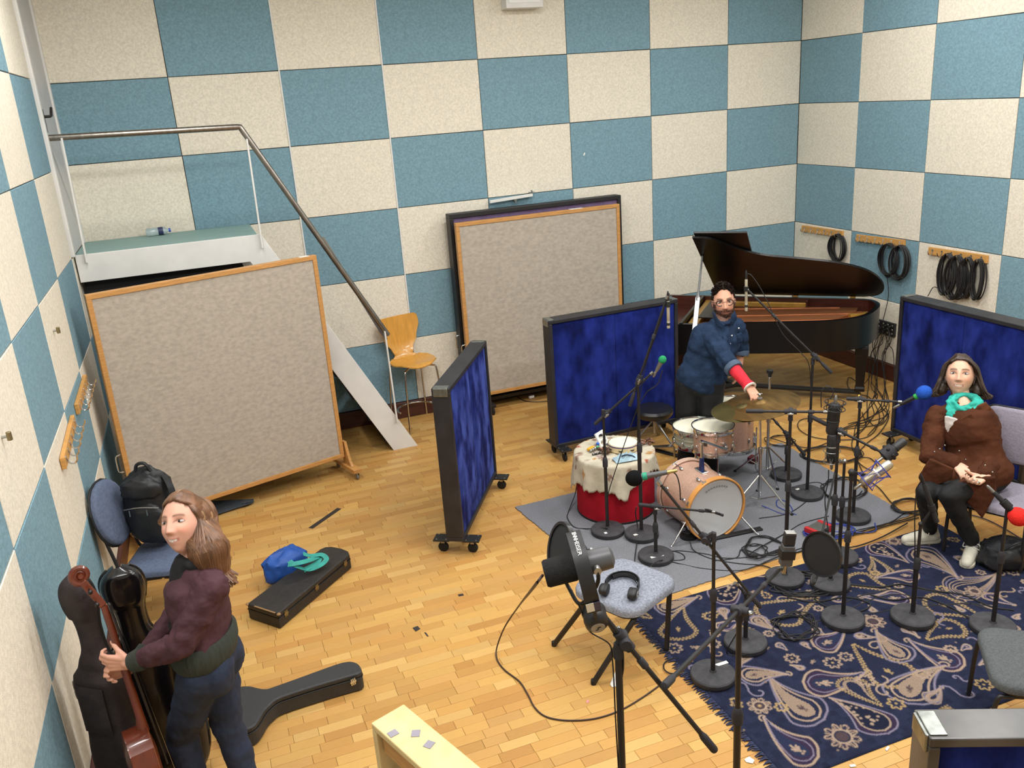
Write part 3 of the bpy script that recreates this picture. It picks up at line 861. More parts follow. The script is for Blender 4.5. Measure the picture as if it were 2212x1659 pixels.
M_GOBO = mat('scuffed_black_frame', '232226', .5, var=.35, scale=9, bump=.1)
M_CORNER = mat('corner_steel', '8a8d88', .35, .9, var=.25, scale=30)
def gobo(label, near, far, z0, z1, th=.135, castn=(True, True), fm=None):
    near = Vector((near[0], near[1], 0)); far = Vector((far[0], far[1], 0)); zz = Vector((0, 0, 1))
    d = (far - near).normalized(); n = Vector((-d.y, d.x, 0)); L = (far - near).length; mid = (near + far) / 2
    t = thing('velvet_gobo', label, 'gobo', mid)
    fw = .032
    def fr(a, b): MB().beam(a, b, th, fw, n.cross(b - a)).build('frame_rail', fm or M_GOBO, t, bevel=.005)
    fr(near + zz * (z1 - fw / 2), far + zz * (z1 - fw / 2)); fr(near + zz * (z0 + fw / 2), far + zz * (z0 + fw / 2))
    fr(near + d * fw / 2 + zz * (z0 + fw), near + d * fw / 2 + zz * (z1 - fw)); fr(far - d * fw / 2 + zz * (z0 + fw), far - d * fw / 2 + zz * (z1 - fw))
    zc = (z0 + z1) / 2
    hl = (L - 2 * fw) / 2
    for s in (-1, 1):
        for k in (0, 1):
            a = near + d * (fw + k * hl + .002) + zz * zc + n * s * (th / 2 - .016); b = a + d * (hl - .004)
            rows = []
            H = z1 - z0 - 2 * fw
            for i in range(9):
                row = []
                for j in range(13):
                    q = a.lerp(b, j / 12) + zz * (H * (i / 8 - .5))
                    e = min(i, 8 - i, j, 12 - j)
                    bul = 0 if e == 0 else (.010 if e == 1 else .013)
                    row.append(q + n * s * bul)
                rows.append(row if s < 0 else row[::-1])
            mb = MB().sheet(rows, .012)
            mb.build('velvet_panel', M_VELVET, t)
    for e, s in ((near, 1), (far, -1)):
        for z, zs in ((z1, -1),):
            c = e + zz * (z + zs * .028) - d * s * .002
            MB().beam(c - n * th * .4, c + n * th * .4, .012, .06).build('corner_plate', M_CORNER, t, bevel=.005)
            c = e + d * s * .028 + zz * (z + .002)
            MB().beam(c - n * th * .4, c + n * th * .4, .05, .006).build('corner_plate', M_CORNER, t, bevel=.003)
    for e, s, on in ((near, 1, castn[0]), (far, -1, castn[1])):
        if not on: continue
        for q in (-1, 1):
            c = e + d * s * .06 + n * q * (th / 2 + .045) + zz * (z0 - .004)
            pl = MB().beam(c - n * .06, c + n * .06, .10, .012)
            po = pl.build('caster_plate', M_BLACKP, t, bevel=.002)
            for a_ in (-.036, .036):
                for b_ in (-.036, .036):
                    MB().lathe(c + d * a_ + n * b_ + zz * .006, [(0.007, 0), (.006, .004), (0, .005)], zz, 8).build('bolt', M_STEEL, po)
            wr = z0 * .34
            MB().beam(c - zz * .004 - d * .016, c - d * (.016 - .012) - zz * (z0 - wr - .01), .026, .004, n.cross(zz)).beam(c - zz * .004 + d * .016, c + d * .016 - zz * (z0 - wr - .01), .026, .004, d).build('caster_fork', M_STEEL, po)
            wheel(po, c - zz * (c.z - wr), wr, .024, d)
    return t
gobo('blue velvet gobo with black frame seen edge on in the middle of the floor', (-5.845 * K, -3.39 * K), (-5.16 * K, -2.27 * K), .125 * K, 1.425 * K, .128)
gobo('dark blue velvet gobo standing between the drums and the rear grey screen', (-4.385 * K, -1.97 * K), (-2.96 * K, -1.93 * K), .13 * K, 1.435 * K, .135)
gobo('blue velvet gobo behind the seated woman in the brown coat', (-1.27 * K, -3.27 * K), (-1.27 * K, -4.72 * K), .13 * K, 1.47 * K, .15)
g0, g1 = at(1977, 1537, 1.30), at(2212, 1560, 1.30)
gd = (at(2212, 1527, 1.30) - at(1973, 1530, 1.30)).normalized(); gd.z = 0
gn = Vector((gd.y, -gd.x, 0))
gs = at(1973, 1530, 1.30) + gn * .065
gobo('blue velvet gobo with a worn steel corner at the lower right edge', (gs.x, gs.y), (gs.x + gd.x * 1.25, gs.y + gd.y * 1.25), .12, 1.30, .125, fm=mat('scuffed_grey_frame', '4d4a48', .35, var=.45, scale=6, bump=.1))

# pale wooden screen seen from above (lower edge of the view)
M_PALEWOOD = mat('pale_plywood', 'd8bd86', .45, var=.14, scale=5, stretch=(3, 3, 1), detail=5)
M_FELT2 = mat('olive_felt', '8d8877', .95, var=.12, scale=60, bump=.2)
zw = 1.34
w0, w1 = at(803, 1563, zw), at(872, 1520, zw); w2 = at(1040, 1659, zw)
wd_ = (w2 - w1).normalized(); wn = Vector((wd_.y, -wd_.x, 0)); th = abs((w0 - w1).dot(wn)); 
if (w0 - w1).dot(wn) < 0: wn = -wn
c0 = w1 + wn * th / 2; c0.z = 0; Lw = 1.2; zz = Vector((0, 0, 1))
t = thing('plywood_screen', 'pale plywood screen with three grey tape patches at the bottom edge', 'screen', c0 + wd_ * .6)
MB().beam(c0 + zz * (zw - .012), c0 + wd_ * Lw + zz * (zw - .012), th, .024).build('top_board', M_PALEWOOD, t, bevel=.004)
for e in (c0 + wd_ * .012, c0 + wd_ * (Lw - .012)):
    MB().beam(e + zz * .06, e + zz * (zw - .024), th, .024, wd_).build('side_board', M_PALEWOOD, t, bevel=.003)
MB().beam(c0 + zz * .05, c0 + wd_ * Lw + zz * .05, th, .024).build('bottom_board', M_PALEWOOD, t, bevel=.003)
for s in (1, -1):
    a = c0 + wn * s * (th / 2 - .03) + wd_ * .03
    MB().beam(a + zz * (zw - .075), a + wd_ * (Lw - .06) + zz * (zw - .075), .03, .05).build('frame_rail', M_PINE, t, bevel=.002)
    fm_ = MB().beam(a + wd_ * .02 + zz * (zw / 2 - .04), a + wd_ * (Lw - .08) + zz * (zw / 2 - .04), .02, zw - .24)
    fm_.build('felt_panel', M_FELT2, t, bevel=.004)
for q in (.08, Lw - .08):
    MB().box(c0 + wd_ * q + zz * .02, (.05, .05, .04)).build('foot', M_RUBBER, t)
M_GAFFER = mat('grey_gaffer_tape', '8b858f', .55, var=.1, scale=20)
for (u, v), a in (((849, 1584), .3), ((898, 1584), 1.2), ((927, 1608), .7)):
    c = at(u, v, zw + .001)
    MB().beam(c - Vector((cos(a), sin(a), 0)) * .014, c + Vector((cos(a), sin(a), 0)) * .014, .025, .0016).build('tape_patch', M_GAFFER, t)

# ------------------------------------------------------------------ chairs
def rrect(w, d, r, k=5):
    P = []
    for cx, cy, a0 in ((w / 2 - r, d / 2 - r, 0), (-w / 2 + r, d / 2 - r, pi / 2), (-w / 2 + r, -d / 2 + r, pi), (w / 2 - r, -d / 2 + r, 1.5 * pi)):
        for i in range(k + 1): P.append((cx + r * cos(a0 + pi / 2 * i / k), cy + r * sin(a0 + pi / 2 * i / k)))
    return P
def cushion(mb, w, d, r, th, M, dome=.012):
    """padded board: rounded outline, soft edge, slightly domed top"""
    P = rrect(w, d, r); lv = [(1.0, 0), (1.0, th * .55), (.97, th * .85), (.88, th), (.5, th + dome * .7), (.02, th + dome)]
    rows = [[M @ Vector((x * s, y * s, z)) for x, y in P] for s, z in lv]
    n = len(P); vs_ = [q for rw in rows for q in rw]
    fs = [(i * n + j, i * n + (j + 1) % n, (i + 1) * n + (j + 1) % n, (i + 1) * n + j) for i in range(len(lv) - 1) for j in range(n)]
    mb.add(vs_, fs + [tuple(range((len(lv) - 1) * n, len(lv) * n))], True)
    mb.add(rows[0], [tuple(reversed(range(n)))])
    return mb
M_BLUEFAB = mat('blue_grey_weave', '898d98', .9, var=.28, scale=90, detail=2, bump=.4, bscale=200, spec=.1)
M_NAVYFAB = mat('slate_blue_fabric', '5c667c', .9, var=.15, scale=60, bump=.2, spec=.1)
M_DKFAB = mat('charcoal_seat_fabric', '56595a', .9, var=.2, scale=110, bump=.35, bscale=240, spec=.1)
M_LILAC = mat('grey_lilac_fabric', '8b8591', .9, var=.12, scale=80, bump=.2, spec=.1)
def stack_chair(label, loc, ang, fab, zs=.44, sw=.46, sd=.44, back=True, backfab=None, round_back=False, group=None):
    t = thing('stacking_chair', label, 'chair', (0, 0, 0), group)
    M = Matrix.Translation((0, 0, zs - .055))
    cushion(MB(), sw, sd, .09, .045, M).build('seat', fab, t, sharp=1.2)
    MB().prism(rrect(sw - .03, sd - .03, .08), zs - .075, zs - .052).build('seat_pan', M_BLACKP, t, bevel=.004)
    fx, fy = sw / 2 - .03, sd / 2 - .02
    for s in (-1, 1):
        MB().tube(smooth_path([(s * fx * .96, fy * .2, zs - .08), (s * (fx + .005), fy - .05, zs - .085), (s * (fx + .015), fy, zs - .12), (s * (fx + .02), fy + .015, .01)], 5), .0115, 10).build('leg', M_BLACK, t)
        MB().tube(smooth_path([(s * fx * .96, fy * .1, zs - .08), (s * (fx + .005), -fy + .05, zs - .085), (s * (fx + .015), -fy - .01, zs - .12), (s * (fx + .02), -fy - .09, .01)], 5), .0115, 10).build('leg', M_BLACK, t)
    if back:
        bw = .44 if not round_back else .43
        bh = .36 if not round_back else .42
        for s in (-1, 1):
            MB().tube(smooth_path([(s * fx * .9, -fy + .06, zs - .07), (s * fx * .9, -fy - .02, zs - .04), (s * fx * .85, -fy - .06, zs + .1), (s * fx * .8, -fy - .10, zs + .28)], 5), .011, 8).build('back_upright', M_BLACK, t)
        R = Matrix.Translation((0, -fy - .075, zs + .12 + bh / 2)) @ Matrix.Rotation(radians(-78), 4, 'X')
        R = Matrix.Translation((0, -fy - .085, zs + .10 + bh / 2)) @ Matrix.Rotation(radians(-100), 4, 'X') @ Matrix.Rotation(pi, 4, 'Y') @ Matrix.Rotation(0, 4, 'Z')
        # cushion faces forward (+y)
        Rm = Matrix(((1, 0, 0, 0), (0, -sin(radians(12)), cos(radians(12)), 0), (0, cos(radians(12)), sin(radians(12)), 0), (0, 0, 0, 1)))
        Rm = Matrix.Translation((0, -fy - .09, zs + .10 + bh / 2)) @ Rm
        cushion(MB(), bw, bh, .2 if round_back else .07, .035, Rm).build('backrest', backfab or fab, t, sharp=1.2)
        Rs = Rm @ Matrix.Translation((0, 0, -.012))
        MB().prism(rrect(bw + .02, bh + .02, .205 if round_back else .075), 0, .014, Rs).build('back_shell', M_BLACKP, t, bevel=.005)
    t.location = loc; t.rotation_euler = (0, 0, ang)
    return t
def face(a, b): return atan2(-(b[0] - a[0]), b[1] - a[1])
# backless stool chair with headphones in front of the drums
sc = [at(u, v, .44) for u, v in ((1297, 1250), (1340, 1205), (1432, 1265), (1330, 1322))]
scm = (sc[0] + sc[1] + sc[2] + sc[3]) / 4
t = thing('padded_stool', 'low padded stool in blue grey weave on splayed black legs', 'stool', (scm.x, scm.y, 0))
mb = MB(); ctr = scm; e1 = ((sc[2] + sc[1]) - (sc[3] + sc[0])) / 2; e2 = ((sc[1] + sc[0]) - (sc[2] + sc[3])) / 2
sa = atan2(e1.y, e1.x)
SM = Matrix.Translation((ctr.x, ctr.y, .395)) @ Matrix.Rotation(sa, 4, 'Z')
cushion(mb, .46, .45, .10, .05, SM).build('seat', M_BLUEFAB, t, sharp=1.2)
MB().prism(rrect(.43, .42, .09), -.02, .004, SM).build('seat_pan', M_BLACKP, t, bevel=.004)
for (u, v), (lx, ly) in (((1197, 1392), (-.19, .12)), ((1282, 1475), (-.17, -.19)), ((1440, 1405), (.19, -.17)), ((1350, 1330), (.17, .17))):
    f = at(u, v, .008); tp = SM @ Vector((lx, ly, -.022))
    MB().tube(smooth_path([SM @ Vector((lx * .4, ly * .5, -.026)), SM @ Vector((lx * .9, ly * .92, -.03)), tp + (f - tp) * .06, tp + (f - tp) * .3, f], 4), .0155, 10).build('leg', M_BLACK, t)
    MB().cyl(f - Vector((0, 0, .007)), f + Vector((0, 0, .02)), .015, n=10).build('foot_cap', M_RUBBER, t)
# chair against the left wall
lc = at(318, 1212, .44); lb = at(232, 1120, .75)
stack_chair('slate blue chair with an oval back against the left wall, holding the backpack', (-7.06, -2.82, 0), face((0, 0), (1, -.30)), M_NAVYFAB, round_back=True)
# chair of the seated woman
stack_chair('grey lilac padded chair carrying the seated woman in brown', (-1.93, -4.60, 0), face((0, 0), (-.9, -.43)), M_LILAC, zs=.43, sw=.48, sd=.46)
# chair at the lower right
rc = [at(u, v, .44) for u, v in ((2082, 1395), (2185, 1348), (2212, 1468))]
stack_chair('charcoal seated chair cut by the right edge in front of the rug', (rc[0].x + .235, rc[0].y - .21, 0), face((0, 0), (-.35, .95)) + .55, M_DKFAB, zs=.44, back=False, sw=.48, sd=.46)

# bar stool with a moulded ply shell
M_PLY = mat('honey_ply', 'd49a45', .35, var=.10, scale=5, stretch=(9, 9, 1), coat=.3)
bx, by = -5.345 * K, -.31 * K
t = thing('bar_stool', 'honey ply bar stool on tall chrome legs beside the stair foot', 'stool', (bx, by, 0))
zs = .74 * K
ang = face((0, 0), (.25, -1))
BMx = Matrix.Translation((bx, by, 0)) @ Matrix.Rotation(ang, 4, 'Z')
def shell_w(s):   # half width along the shell, s from the front edge of the seat to the top of the back
    T = [(0, .10), (.06, .165), (.2, .195), (.32, .19), (.42, .125), (.5, .085), (.58, .10), (.72, .15), (.9, .19), (.97, .185), (1, .16)]
    for (a, x), (b, y) in zip(T, T[1:]):
        if a <= s <= b: q = (s - a) / (b - a); q = q * q * (3 - 2 * q); return x + (y - x) * q
    return T[-1][1]
rows = []
N = 40
for i in range(N + 1):
    s = i / N
    if s < .42: y, z = .20 - s / .42 * .34, zs + .012 - .03 * sin(pi * min(1, s / .42)) * .6 + (-.03 if s < .05 else 0) * (1 - s / .05 if s < .05 else 0)
    else:
        q = (s - .42) / .58
        y = -.14 - .055 * sin(min(1, q * 2.2) * pi / 2) - .05 * q; z = zs + .012 + .42 * K * 1.13 * (q ** 1.25)
    w = shell_w(s) * 1.18
    rows.append([BMx @ Vector((w * (j / 8 - 1) , y + (.018 * ((j / 8 - 1) ** 2) if s > .5 else 0), z + (0.02 * (j / 8 - 1) ** 2 if s < .42 else 0))) for j in range(17)])
MB().sheet(rows, .011).build('shell', M_PLY, t, sharp=1.0)
for sx in (-1, 1):
    for sy in (-1, 1):
        a = BMx @ Vector((sx * .05, sy * .05, zs - .03)); b = BMx @ Vector((sx * .15, sy * .14, zs - .035)); c = BMx @ Vector((sx * .175, sy * .165, zs - .07)); f = BMx @ Vector((sx * .205, sy * .20, .004))
        MB().tube(smooth_path([a, b, c, c + (f - c) * .5, f], 5), .009, 9).build('leg', M_CHROME, t)
rg = [BMx @ Vector((.195 * cos(q), .19 * sin(q), .17)) for q in np.linspace(pi * .98, 2.02 * pi, 20)]
MB().tube(rg, .008, 8).build('footrest', M_CHROME, t)
# ------------------------------------------------------------------ grand piano
M_EBONY = mat('piano_black', '0d0b0c', .34, spec=.4)
M_MAHOG = mat('rim_mahogany', '4a2217', .35, var=.25, scale=5, stretch=(1, 1, 8))
M_PLATE = mat('copper_plate', 'a8633a', .38, .35, var=.2, scale=8)
M_GOLD = mat('gold_plate', 'c89a48', .35, .4, var=.15, scale=10)
M_STRING = mat('copper_strings', 'b07a52', .35, .7)
M_IVORY = mat('ivory_keys', 'd9d4c4', .35)
PT = Vector((-.33 * K, -1.69 * K, 0)); PA = radians(-43)
PU, PN = Vector((cos(PA), sin(PA), 0)), Vector((-sin(PA), cos(PA), 0))
def pp(u, n, z): return PT + PU * (u * K) + PN * (n * K) + Vector((0, 0, z))
PZ = 1.0 * K; PB = .655 * K
def dense(P, k=6):
    Q = smooth_path([Vector((a, b, 0)) for a, b in P], k); return [(q.x, q.y) for q in Q]
bent = dense([(-1.6, -1.37), (-1.2, -1.25), (-.95, -1.2), (-.37, -1.07), (-.09, -.92), (.06, -.74), (.15, -.46), (.17, -.22), (.10, -.05), (.0, 0)], 5)
outline = [(-2.25, 0), (-2.25, -1.40)] + bent
def inset(P, d):
    out = []; n = len(P)
    for i in range(n):
        a, b, c = Vector(P[i - 1]), Vector(P[i]), Vector(P[(i + 1) % n])
        e1, e2 = (b - a).normalized(), (c - b).normalized()
        n1, n2 = Vector((-e1.y, e1.x)), Vector((-e2.y, e2.x)); m = (n1 + n2)
        m = m / max(.3, m.length_squared / 2) if m.length > 1e-6 else n1
        q = b + m * d; out.append((q.x, q.y))
    return out
inner = inset(outline, .045 / K)
if abs(sum(a[0] * b[1] - b[0] * a[1] for a, b in zip(inner, inner[1:] + inner[:1]))) > abs(sum(a[0] * b[1] - b[0] * a[1] for a, b in zip(outline, outline[1:] + outline[:1]))):
    inner = inset(outline, -.045 / K)
t = thing('grand_piano', 'black grand piano with its lid propped open in the far corner', 'piano', pp(-1, -.6, 0))
n = len(outline)
mb = MB()
lv = [(outline, PB), (outline, PZ)]
mb.add([pp(u, q, z) for P, z in lv for u, q in P], [(i, (i + 1) % n, n + (i + 1) % n, n + i) for i in range(n)], True)
mb.add([pp(u, q, PZ) for u, q in outline] + [pp(u, q, PZ) for u, q in inner], [(i, (i + 1) % n, n + (i + 1) % n, n + i) for i in range(n)])
mb.add([pp(u, q, PB) for u, q in outline], [tuple(reversed(range(n)))])
mb.build('rim', M_EBONY, t, sharp=.6)
mb = MB(); mb.add([pp(u, q, PZ - .001) for u, q in inner] + [pp(u, q, PZ - .15) for u, q in inner], [(i, (i + 1) % n, n + (i + 1) % n, n + i) for i in range(n)], True)
mb.build('inner_rim', M_MAHOG, t, fix=False)
MB().add([pp(u, q, PZ - .15) for u, q in inner], [tuple(range(n))]).build('soundboard', M_MAHOG, t)
pl_o = inset(outline, (.11 / K) * (1 if inner != inset(outline, -.045 / K) else -1))
pl_o = [(max(u, -1.72), q) for u, q in pl_o]
mb = MB()
def pmat(z): return [pp(u, q, z) for u, q in pl_o]
mb.add(pmat(PZ - .125) + pmat(PZ - .105), [(i, (i + 1) % n, n + (i + 1) % n, n + i) for i in range(n)] + [tuple(range(n, 2 * n))])
mb.build('plate', M_PLATE, t)
for (a, b, w) in (((-1.7, -.35), (-.25, -.12), .035), ((-1.7, -.7), (.0, -.35), .03), ((-1.7, -1.0), (-.12, -.62), .03), ((-1.7, -1.22), (-.6, -1.0), .025)):
    MB().beam(pp(*a, PZ - .085), pp(*b, PZ - .085), w, .035).build('plate_strut', M_PLATE, t, bevel=.006)
MB().beam(pp(-.14, -.42, PZ - .09), pp(.06, -.30, PZ - .09), .07, .04).build('tail_block', M_GOLD, t, bevel=.006)
mb = MB().beam(pp(-1.45, -.10, PZ - .06), pp(-.62, -.10, PZ - .06), .05, .05); mb.build('damper_rail', M_GOLD, t, bevel=.004)
MB().beam(pp(-.62, -.12, PZ - .05), pp(-.60, -.12, PZ - .05), .06, .09).build('rail_end', M_MAHOG, t, bevel=.003)
mb = MB()
for i in range(90):
    q = -.10 - 1.1 * i / 89; ue = .02 - .9 * (i / 89) ** 2.2
    mb.tube([pp(-1.68, q * .98, PZ - .082), pp(ue - .08, q * .92 + .02, PZ - .082)], .0012, 4, cap=False)
so = mb.build('strings', M_STRING, t, fix=False); so['kind'] = 'stuff'
MB().beam(pp(-1.73, -.04, PZ - .07), pp(-1.73, -1.34, PZ - .07), .10, .06).build('pin_block', M_GOLD, t, bevel=.004)
# keyboard end
MB().beam(pp(-1.82, -.03, PZ - .06), pp(-1.82, -1.37, PZ - .06), .03, .14).build('fallboard', M_EBONY, t, bevel=.004)
KZ = PB + .10
MB().beam(pp(-2.03, -.01, KZ - .05), pp(-2.03, -1.39, KZ - .05), .40 * K, .08).build('keybed', M_EBONY, t, bevel=.004)
kb = MB()
for i in range(52):
    q = -.09 - 1.22 * (i + .5) / 52
    kb.beam(pp(-2.19, q, KZ), pp(-1.86, q, KZ), 1.22 * K / 52 - .0012, .02)
kb.build('white_keys', M_IVORY, t)['kind'] = 'stuff'
kb = MB()
for i in range(51):
    if i % 7 in (1, 4): continue
    q = -.09 - 1.22 * (i + 1) / 52
    kb.beam(pp(-2.07, q, KZ + .014), pp(-1.86, q, KZ + .014), .010, .012)
kb.build('black_keys', M_EBONY, t)['kind'] = 'stuff'
# music desk lying folded over the tuning pins
MB().beam(pp(-1.55, -.3, PZ + .005), pp(-1.55, -1.1, PZ + .005), .24, .012).build('music_desk', M_EBONY, t, bevel=.003)
# lid
TH = radians(33.5)
def lidp(u, nn, h=0.0):
    return pp(u, nn * cos(TH), PZ + .022 - nn * K * sin(TH)) + (Vector((0, 0, 1)) * cos(TH) + PN * sin(TH)) * h
lo = [(-1.66, .01), (-1.69, -1.66)] + dense([(-1.69, -1.66), (-1.50, -1.62), (-1.33, -1.44), (-1.15, -1.27), (-.95, -1.17), (-.6, -1.09), (-.30, -1.0), (-.06, -.86), (.09, -.68), (.18, -.44), (.20, -.22), (.14, -.05), (.0, .01)], 5)[1:]
m_ = len(lo)
mb = MB().add([lidp(u, q, 0) for u, q in lo] + [lidp(u, q, .02) for u, q in lo], [tuple(reversed(range(m_))), tuple(range(m_, 2 * m_))] + [(i, (i + 1) % m_, m_ + (i + 1) % m_, m_ + i) for i in range(m_)])
lid = mb.build('lid', M_EBONY, t)
fo = [(-1.67, .0), (-1.67, -1.71), (-1.13, -1.71), (-1.13, .0)]
mb = MB().add([lidp(u, q, .024) for u, q in fo] + [lidp(u, q, .044) for u, q in fo], [(3, 2, 1, 0), (4, 5, 6, 7)] + [(i, (i + 1) % 4, 4 + (i + 1) % 4, 4 + i) for i in range(4)])
mb.build('front_flap', M_EBONY, lid, bevel=.003)
for u in (-1.5, -.75, -.12):
    MB().beam(pp(u - .03, -.005, PZ + .012), pp(u + .03, -.005, PZ + .012), .03, .016).build('hinge', M_GOLD, t, bevel=.003)
# lid prop
nl = (Vector((0, 0, 1)) * cos(TH) + PN * sin(TH)); o_ = lidp(0, 0, 0); d_ = ray(1517, 552); ptop = CAM + d_ * ((o_ - CAM).dot(nl) / d_.dot(nl)) - nl * .006
pbot = at(1500, 716, PZ - .03)
pm = pbot + (ptop - pbot) * .45
M_PROP = mat('grey_prop', '9a9a9b', .3, .6)
MB().beam(pbot, pm, .045, .02, PN).build('lid_prop', M_PROP, t, bevel=.004)
MB().tube([pm - (ptop - pbot) * .05, pm, pm + (ptop - pbot) * .06, ptop], [.018, .02, .011, .010], 8).build('prop_stick', M_PROP, t)
# legs on a dolly
legs = [at(1855, 866), pp(-1.98, -.14, 0), pp(-1.98, -1.24, 0)]
cen = (legs[0] + legs[1] + legs[2]) / 3
for L_ in legs:
    L_ = Vector((L_.x, L_.y, 0))
    R = rotz(PA)
    lb_ = MB()
    rows = [(.055, PB - .0), (.062, PB - .03), (.060, PB - .09), (.052, PB - .12), (.038, .16), (.046, .14), (.046, .11)]
    lb_.add([L_ + R @ Vector((sx * w, sy * w, z)) for w, z in rows for sx, sy in ((-1, -1), (1, -1), (1, 1), (-1, 1))], [(i * 4 + j, i * 4 + (j + 1) % 4, i * 4 + 4 + (j + 1) % 4, i * 4 + 4 + j) for i in range(len(rows) - 1) for j in range(4)] + [(0, 3, 2, 1), (24, 25, 26, 27)])
    lg = lb_.build('leg', M_EBONY, t, bevel=.004)
    wheel(lg, L_ + Vector((0, 0, .045)), .045, .03, R @ Vector((1, 0, 0)), mat('brass', 'a98a4a', .35, .9))
    MB().beam(L_ + Vector((0, 0, .095)), Vector((cen.x, cen.y, .095)), .07, .03).build('dolly_arm', M_BLACK, t, bevel=.004)
MB().beam(pp(-1.9, -.62, .09), pp(-1.9, -.82, .09), .12, .08).build('pedal_box', M_EBONY, t, bevel=.005)
for q in (-.63, -.81): MB().cyl(pp(-1.9, q, .12), pp(-1.9, q, PB), .014, n=10).build('lyre_post', M_EBONY, t)
for q in (-.66, -.72, -.78): MB().beam(pp(-2.06, q, .075), pp(-1.95, q, .085), .02, .01).build('pedal', mat('brass', 'a98a4a', .35, .9), t, bevel=.003)

# ------------------------------------------------------------------ drum kit
def sparkle():
    m = mat('champagne_sparkle', 'c09a86', .32, .25, var=.30, scale=220, detail=2, coat=.5); return m
M_SPARK = sparkle()
M_HEAD = mat('drum_head', 'e3dfc9', .5, var=.03, scale=5)
M_KHEAD = mat('kick_head', 'b9b9b9', .38, var=.03, scale=3)
M_MAPLE = mat('maple_hoop', 'c78a45', .4, var=.12, scale=10)
def drum(label, top, bot, r, shell, name='drum', lugs=6, hoop=.009, head=True, cat='drum', parts=None):
    top, bot = Vector(top), Vector(bot); ax = (top - bot).normalized(); L = (top - bot).length
    t = thing(name, label, cat, bot)
    MB().lathe(bot, [(r, .012), (r, L - .012), (r - .008, L - .012), (r - .008, .012)], ax, 48, closed=True).build('shell', shell, t)
    for z, nm in ((L, 'batter_hoop'), (0, 'bottom_hoop')):
        s = 1 if z else -1
        MB().lathe(bot + ax * (z - s * .010), [(r + .004, -.016), (r + .010, -.018), (r + .013, -.014), (r + .012, .014), (r + .016, .017), (r + .015, .021), (r + .008, .020), (r + .004, .012)], ax, 48, closed=True).build(nm, M_CHROME, t)
        MB().lathe(bot + ax * (z - s * .003), [(0, s * .002), (r - .01, s * .002), (r + .006, -s * .003)], ax, 40).build('head', M_HEAD, t)
    x = ax.orthogonal().normalized(); y = ax.cross(x)
    for i in range(lugs):
        a = 2 * pi * (i + .35) / lugs; q = x * cos(a) + y * sin(a)
        for s in (1, -1):
            c = bot + ax * (L / 2 + s * L * .22) + q * (r + .006)
            lg = MB().sphere(c, (.010, .010, .020), 8, 6, R=Matrix((q, ax.cross(q), ax)).transposed())
            lg.cyl(c + q * .005, c + q * .010 + ax * s * (L * .28 - .004), .0028, n=6)
            lg.build('lug', M_CHROME, t)
    return t
# bass drum
kf, kb_ = at(1547, 1100, .235), at(1477, 1052, .235)
kax = (kf - kb_); kax.z = 0; kL = .40; kax.normalize(); kb_ = kf - kax * kL; kr = .222
t = thing('bass_drum', 'champagne sparkle bass drum with a white front head and maple hoop', 'drum', (kf + kb_) / 2)
MB().lathe(kb_, [(kr, .03), (kr, kL - .03), (kr - .01, kL - .03), (kr - .01, .03)], kax, 56, closed=True).build('shell', M_SPARK, t)
M_HOOPB = mat('sparkle_hoop', 'c8a996', .35, .2, var=.15, scale=150)
for z, m in ((kL - .012, M_MAPLE), (.012, M_HOOPB)):
    MB().lathe(kb_ + kax * z, [(kr + .004, -.022), (kr + .016, -.022), (kr + .017, .022), (kr + .004, .022)], kax, 56, closed=True).build('hoop', m, t, bevel=.003)
MB().lathe(kb_ + kax * (kL - .008), [(0, .006), (kr - .02, .006), (kr - .008, .010), (kr + .005, 0)], kax, 48).build('front_head', M_KHEAD, t)
MB().lathe(kb_ + kax * .008, [(0, -.006), (kr - .02, -.006), (kr + .005, 0)], kax, 48).build('batter_head', M_HEAD, t)
kx = kax.cross(Vector((0, 0, 1))).normalized()
for i in range(8):
    a = 2 * pi * (i + .5) / 8; q = kx * cos(a) + Vector((0, 0, 1)) * sin(a)
    for z, s in ((kL - .04, 1), (.04, -1)):
        c = kb_ + kax * (z - s * .05) + q * (kr + .008)
        MB().sphere(c, (.010, .012, .024), 8, 6, R=Matrix((q, kax.cross(q), kax)).transposed()).cyl(c, c + kax * s * .075 + q * .012, .003, n=6).build('lug', M_CHROME, t)
        c2 = kb_ + kax * (z + s * .03) + q * (kr + .018)
        MB().beam(c2 - q.cross(kax) * .018, c2 + q.cross(kax) * .018, .014, .012, q).build('claw', M_CHROME, t, bevel=.003)
# printed mark at the top of the front head, small badge on the shell
bp_ = kf + kax * .0 + Vector((0, 0, .17)); zzz = Vector((0, 0, 1))
mkb = MB()
for i in range(9):
    a = radians(62 + 56 * i / 8); c = kf + kax * .0062 + (kx * cos(a) + zzz * sin(a)) * .178
    mkb.beam(c - kx * .006, c + kx * .006, .011, .001, kax)
mkb.build('head_print', mat('grey_print', '6d6d6d', .6), t)
M_BADGE = mat('dark_badge', '3c2f26', .45)
for i, (u, v) in enumerate(((1467, 1000),)):
    q = (kx * 0 + zzz); c = kb_ + kax * kL * .42 + zzz * (kr + .003)
    MB().beam(c - kx * .018, c + kx * .018, .03, .002, zzz).build('badge', M_BADGE, t)
for s, (u, v) in ((1, (1450, 1182)), (-1, (1638, 1156))):
    f = at(u, v, .006); a0 = kb_ + kax * (kL * .82) + (kx * (-s) * .8 - zzz * .35).normalized() * kr
    q1 = kb_ + kax * (kL * .82) + kx * (1 if (f - kb_).dot(kx) > 0 else -1) * kr * .9 - zzz * kr * .35
    MB().cyl(q1 - (f - q1).normalized() * .03, f, .008, .006, 10).sphere(f + zzz * .004, .011, 8, 6).build('spur', M_CHROME, t)
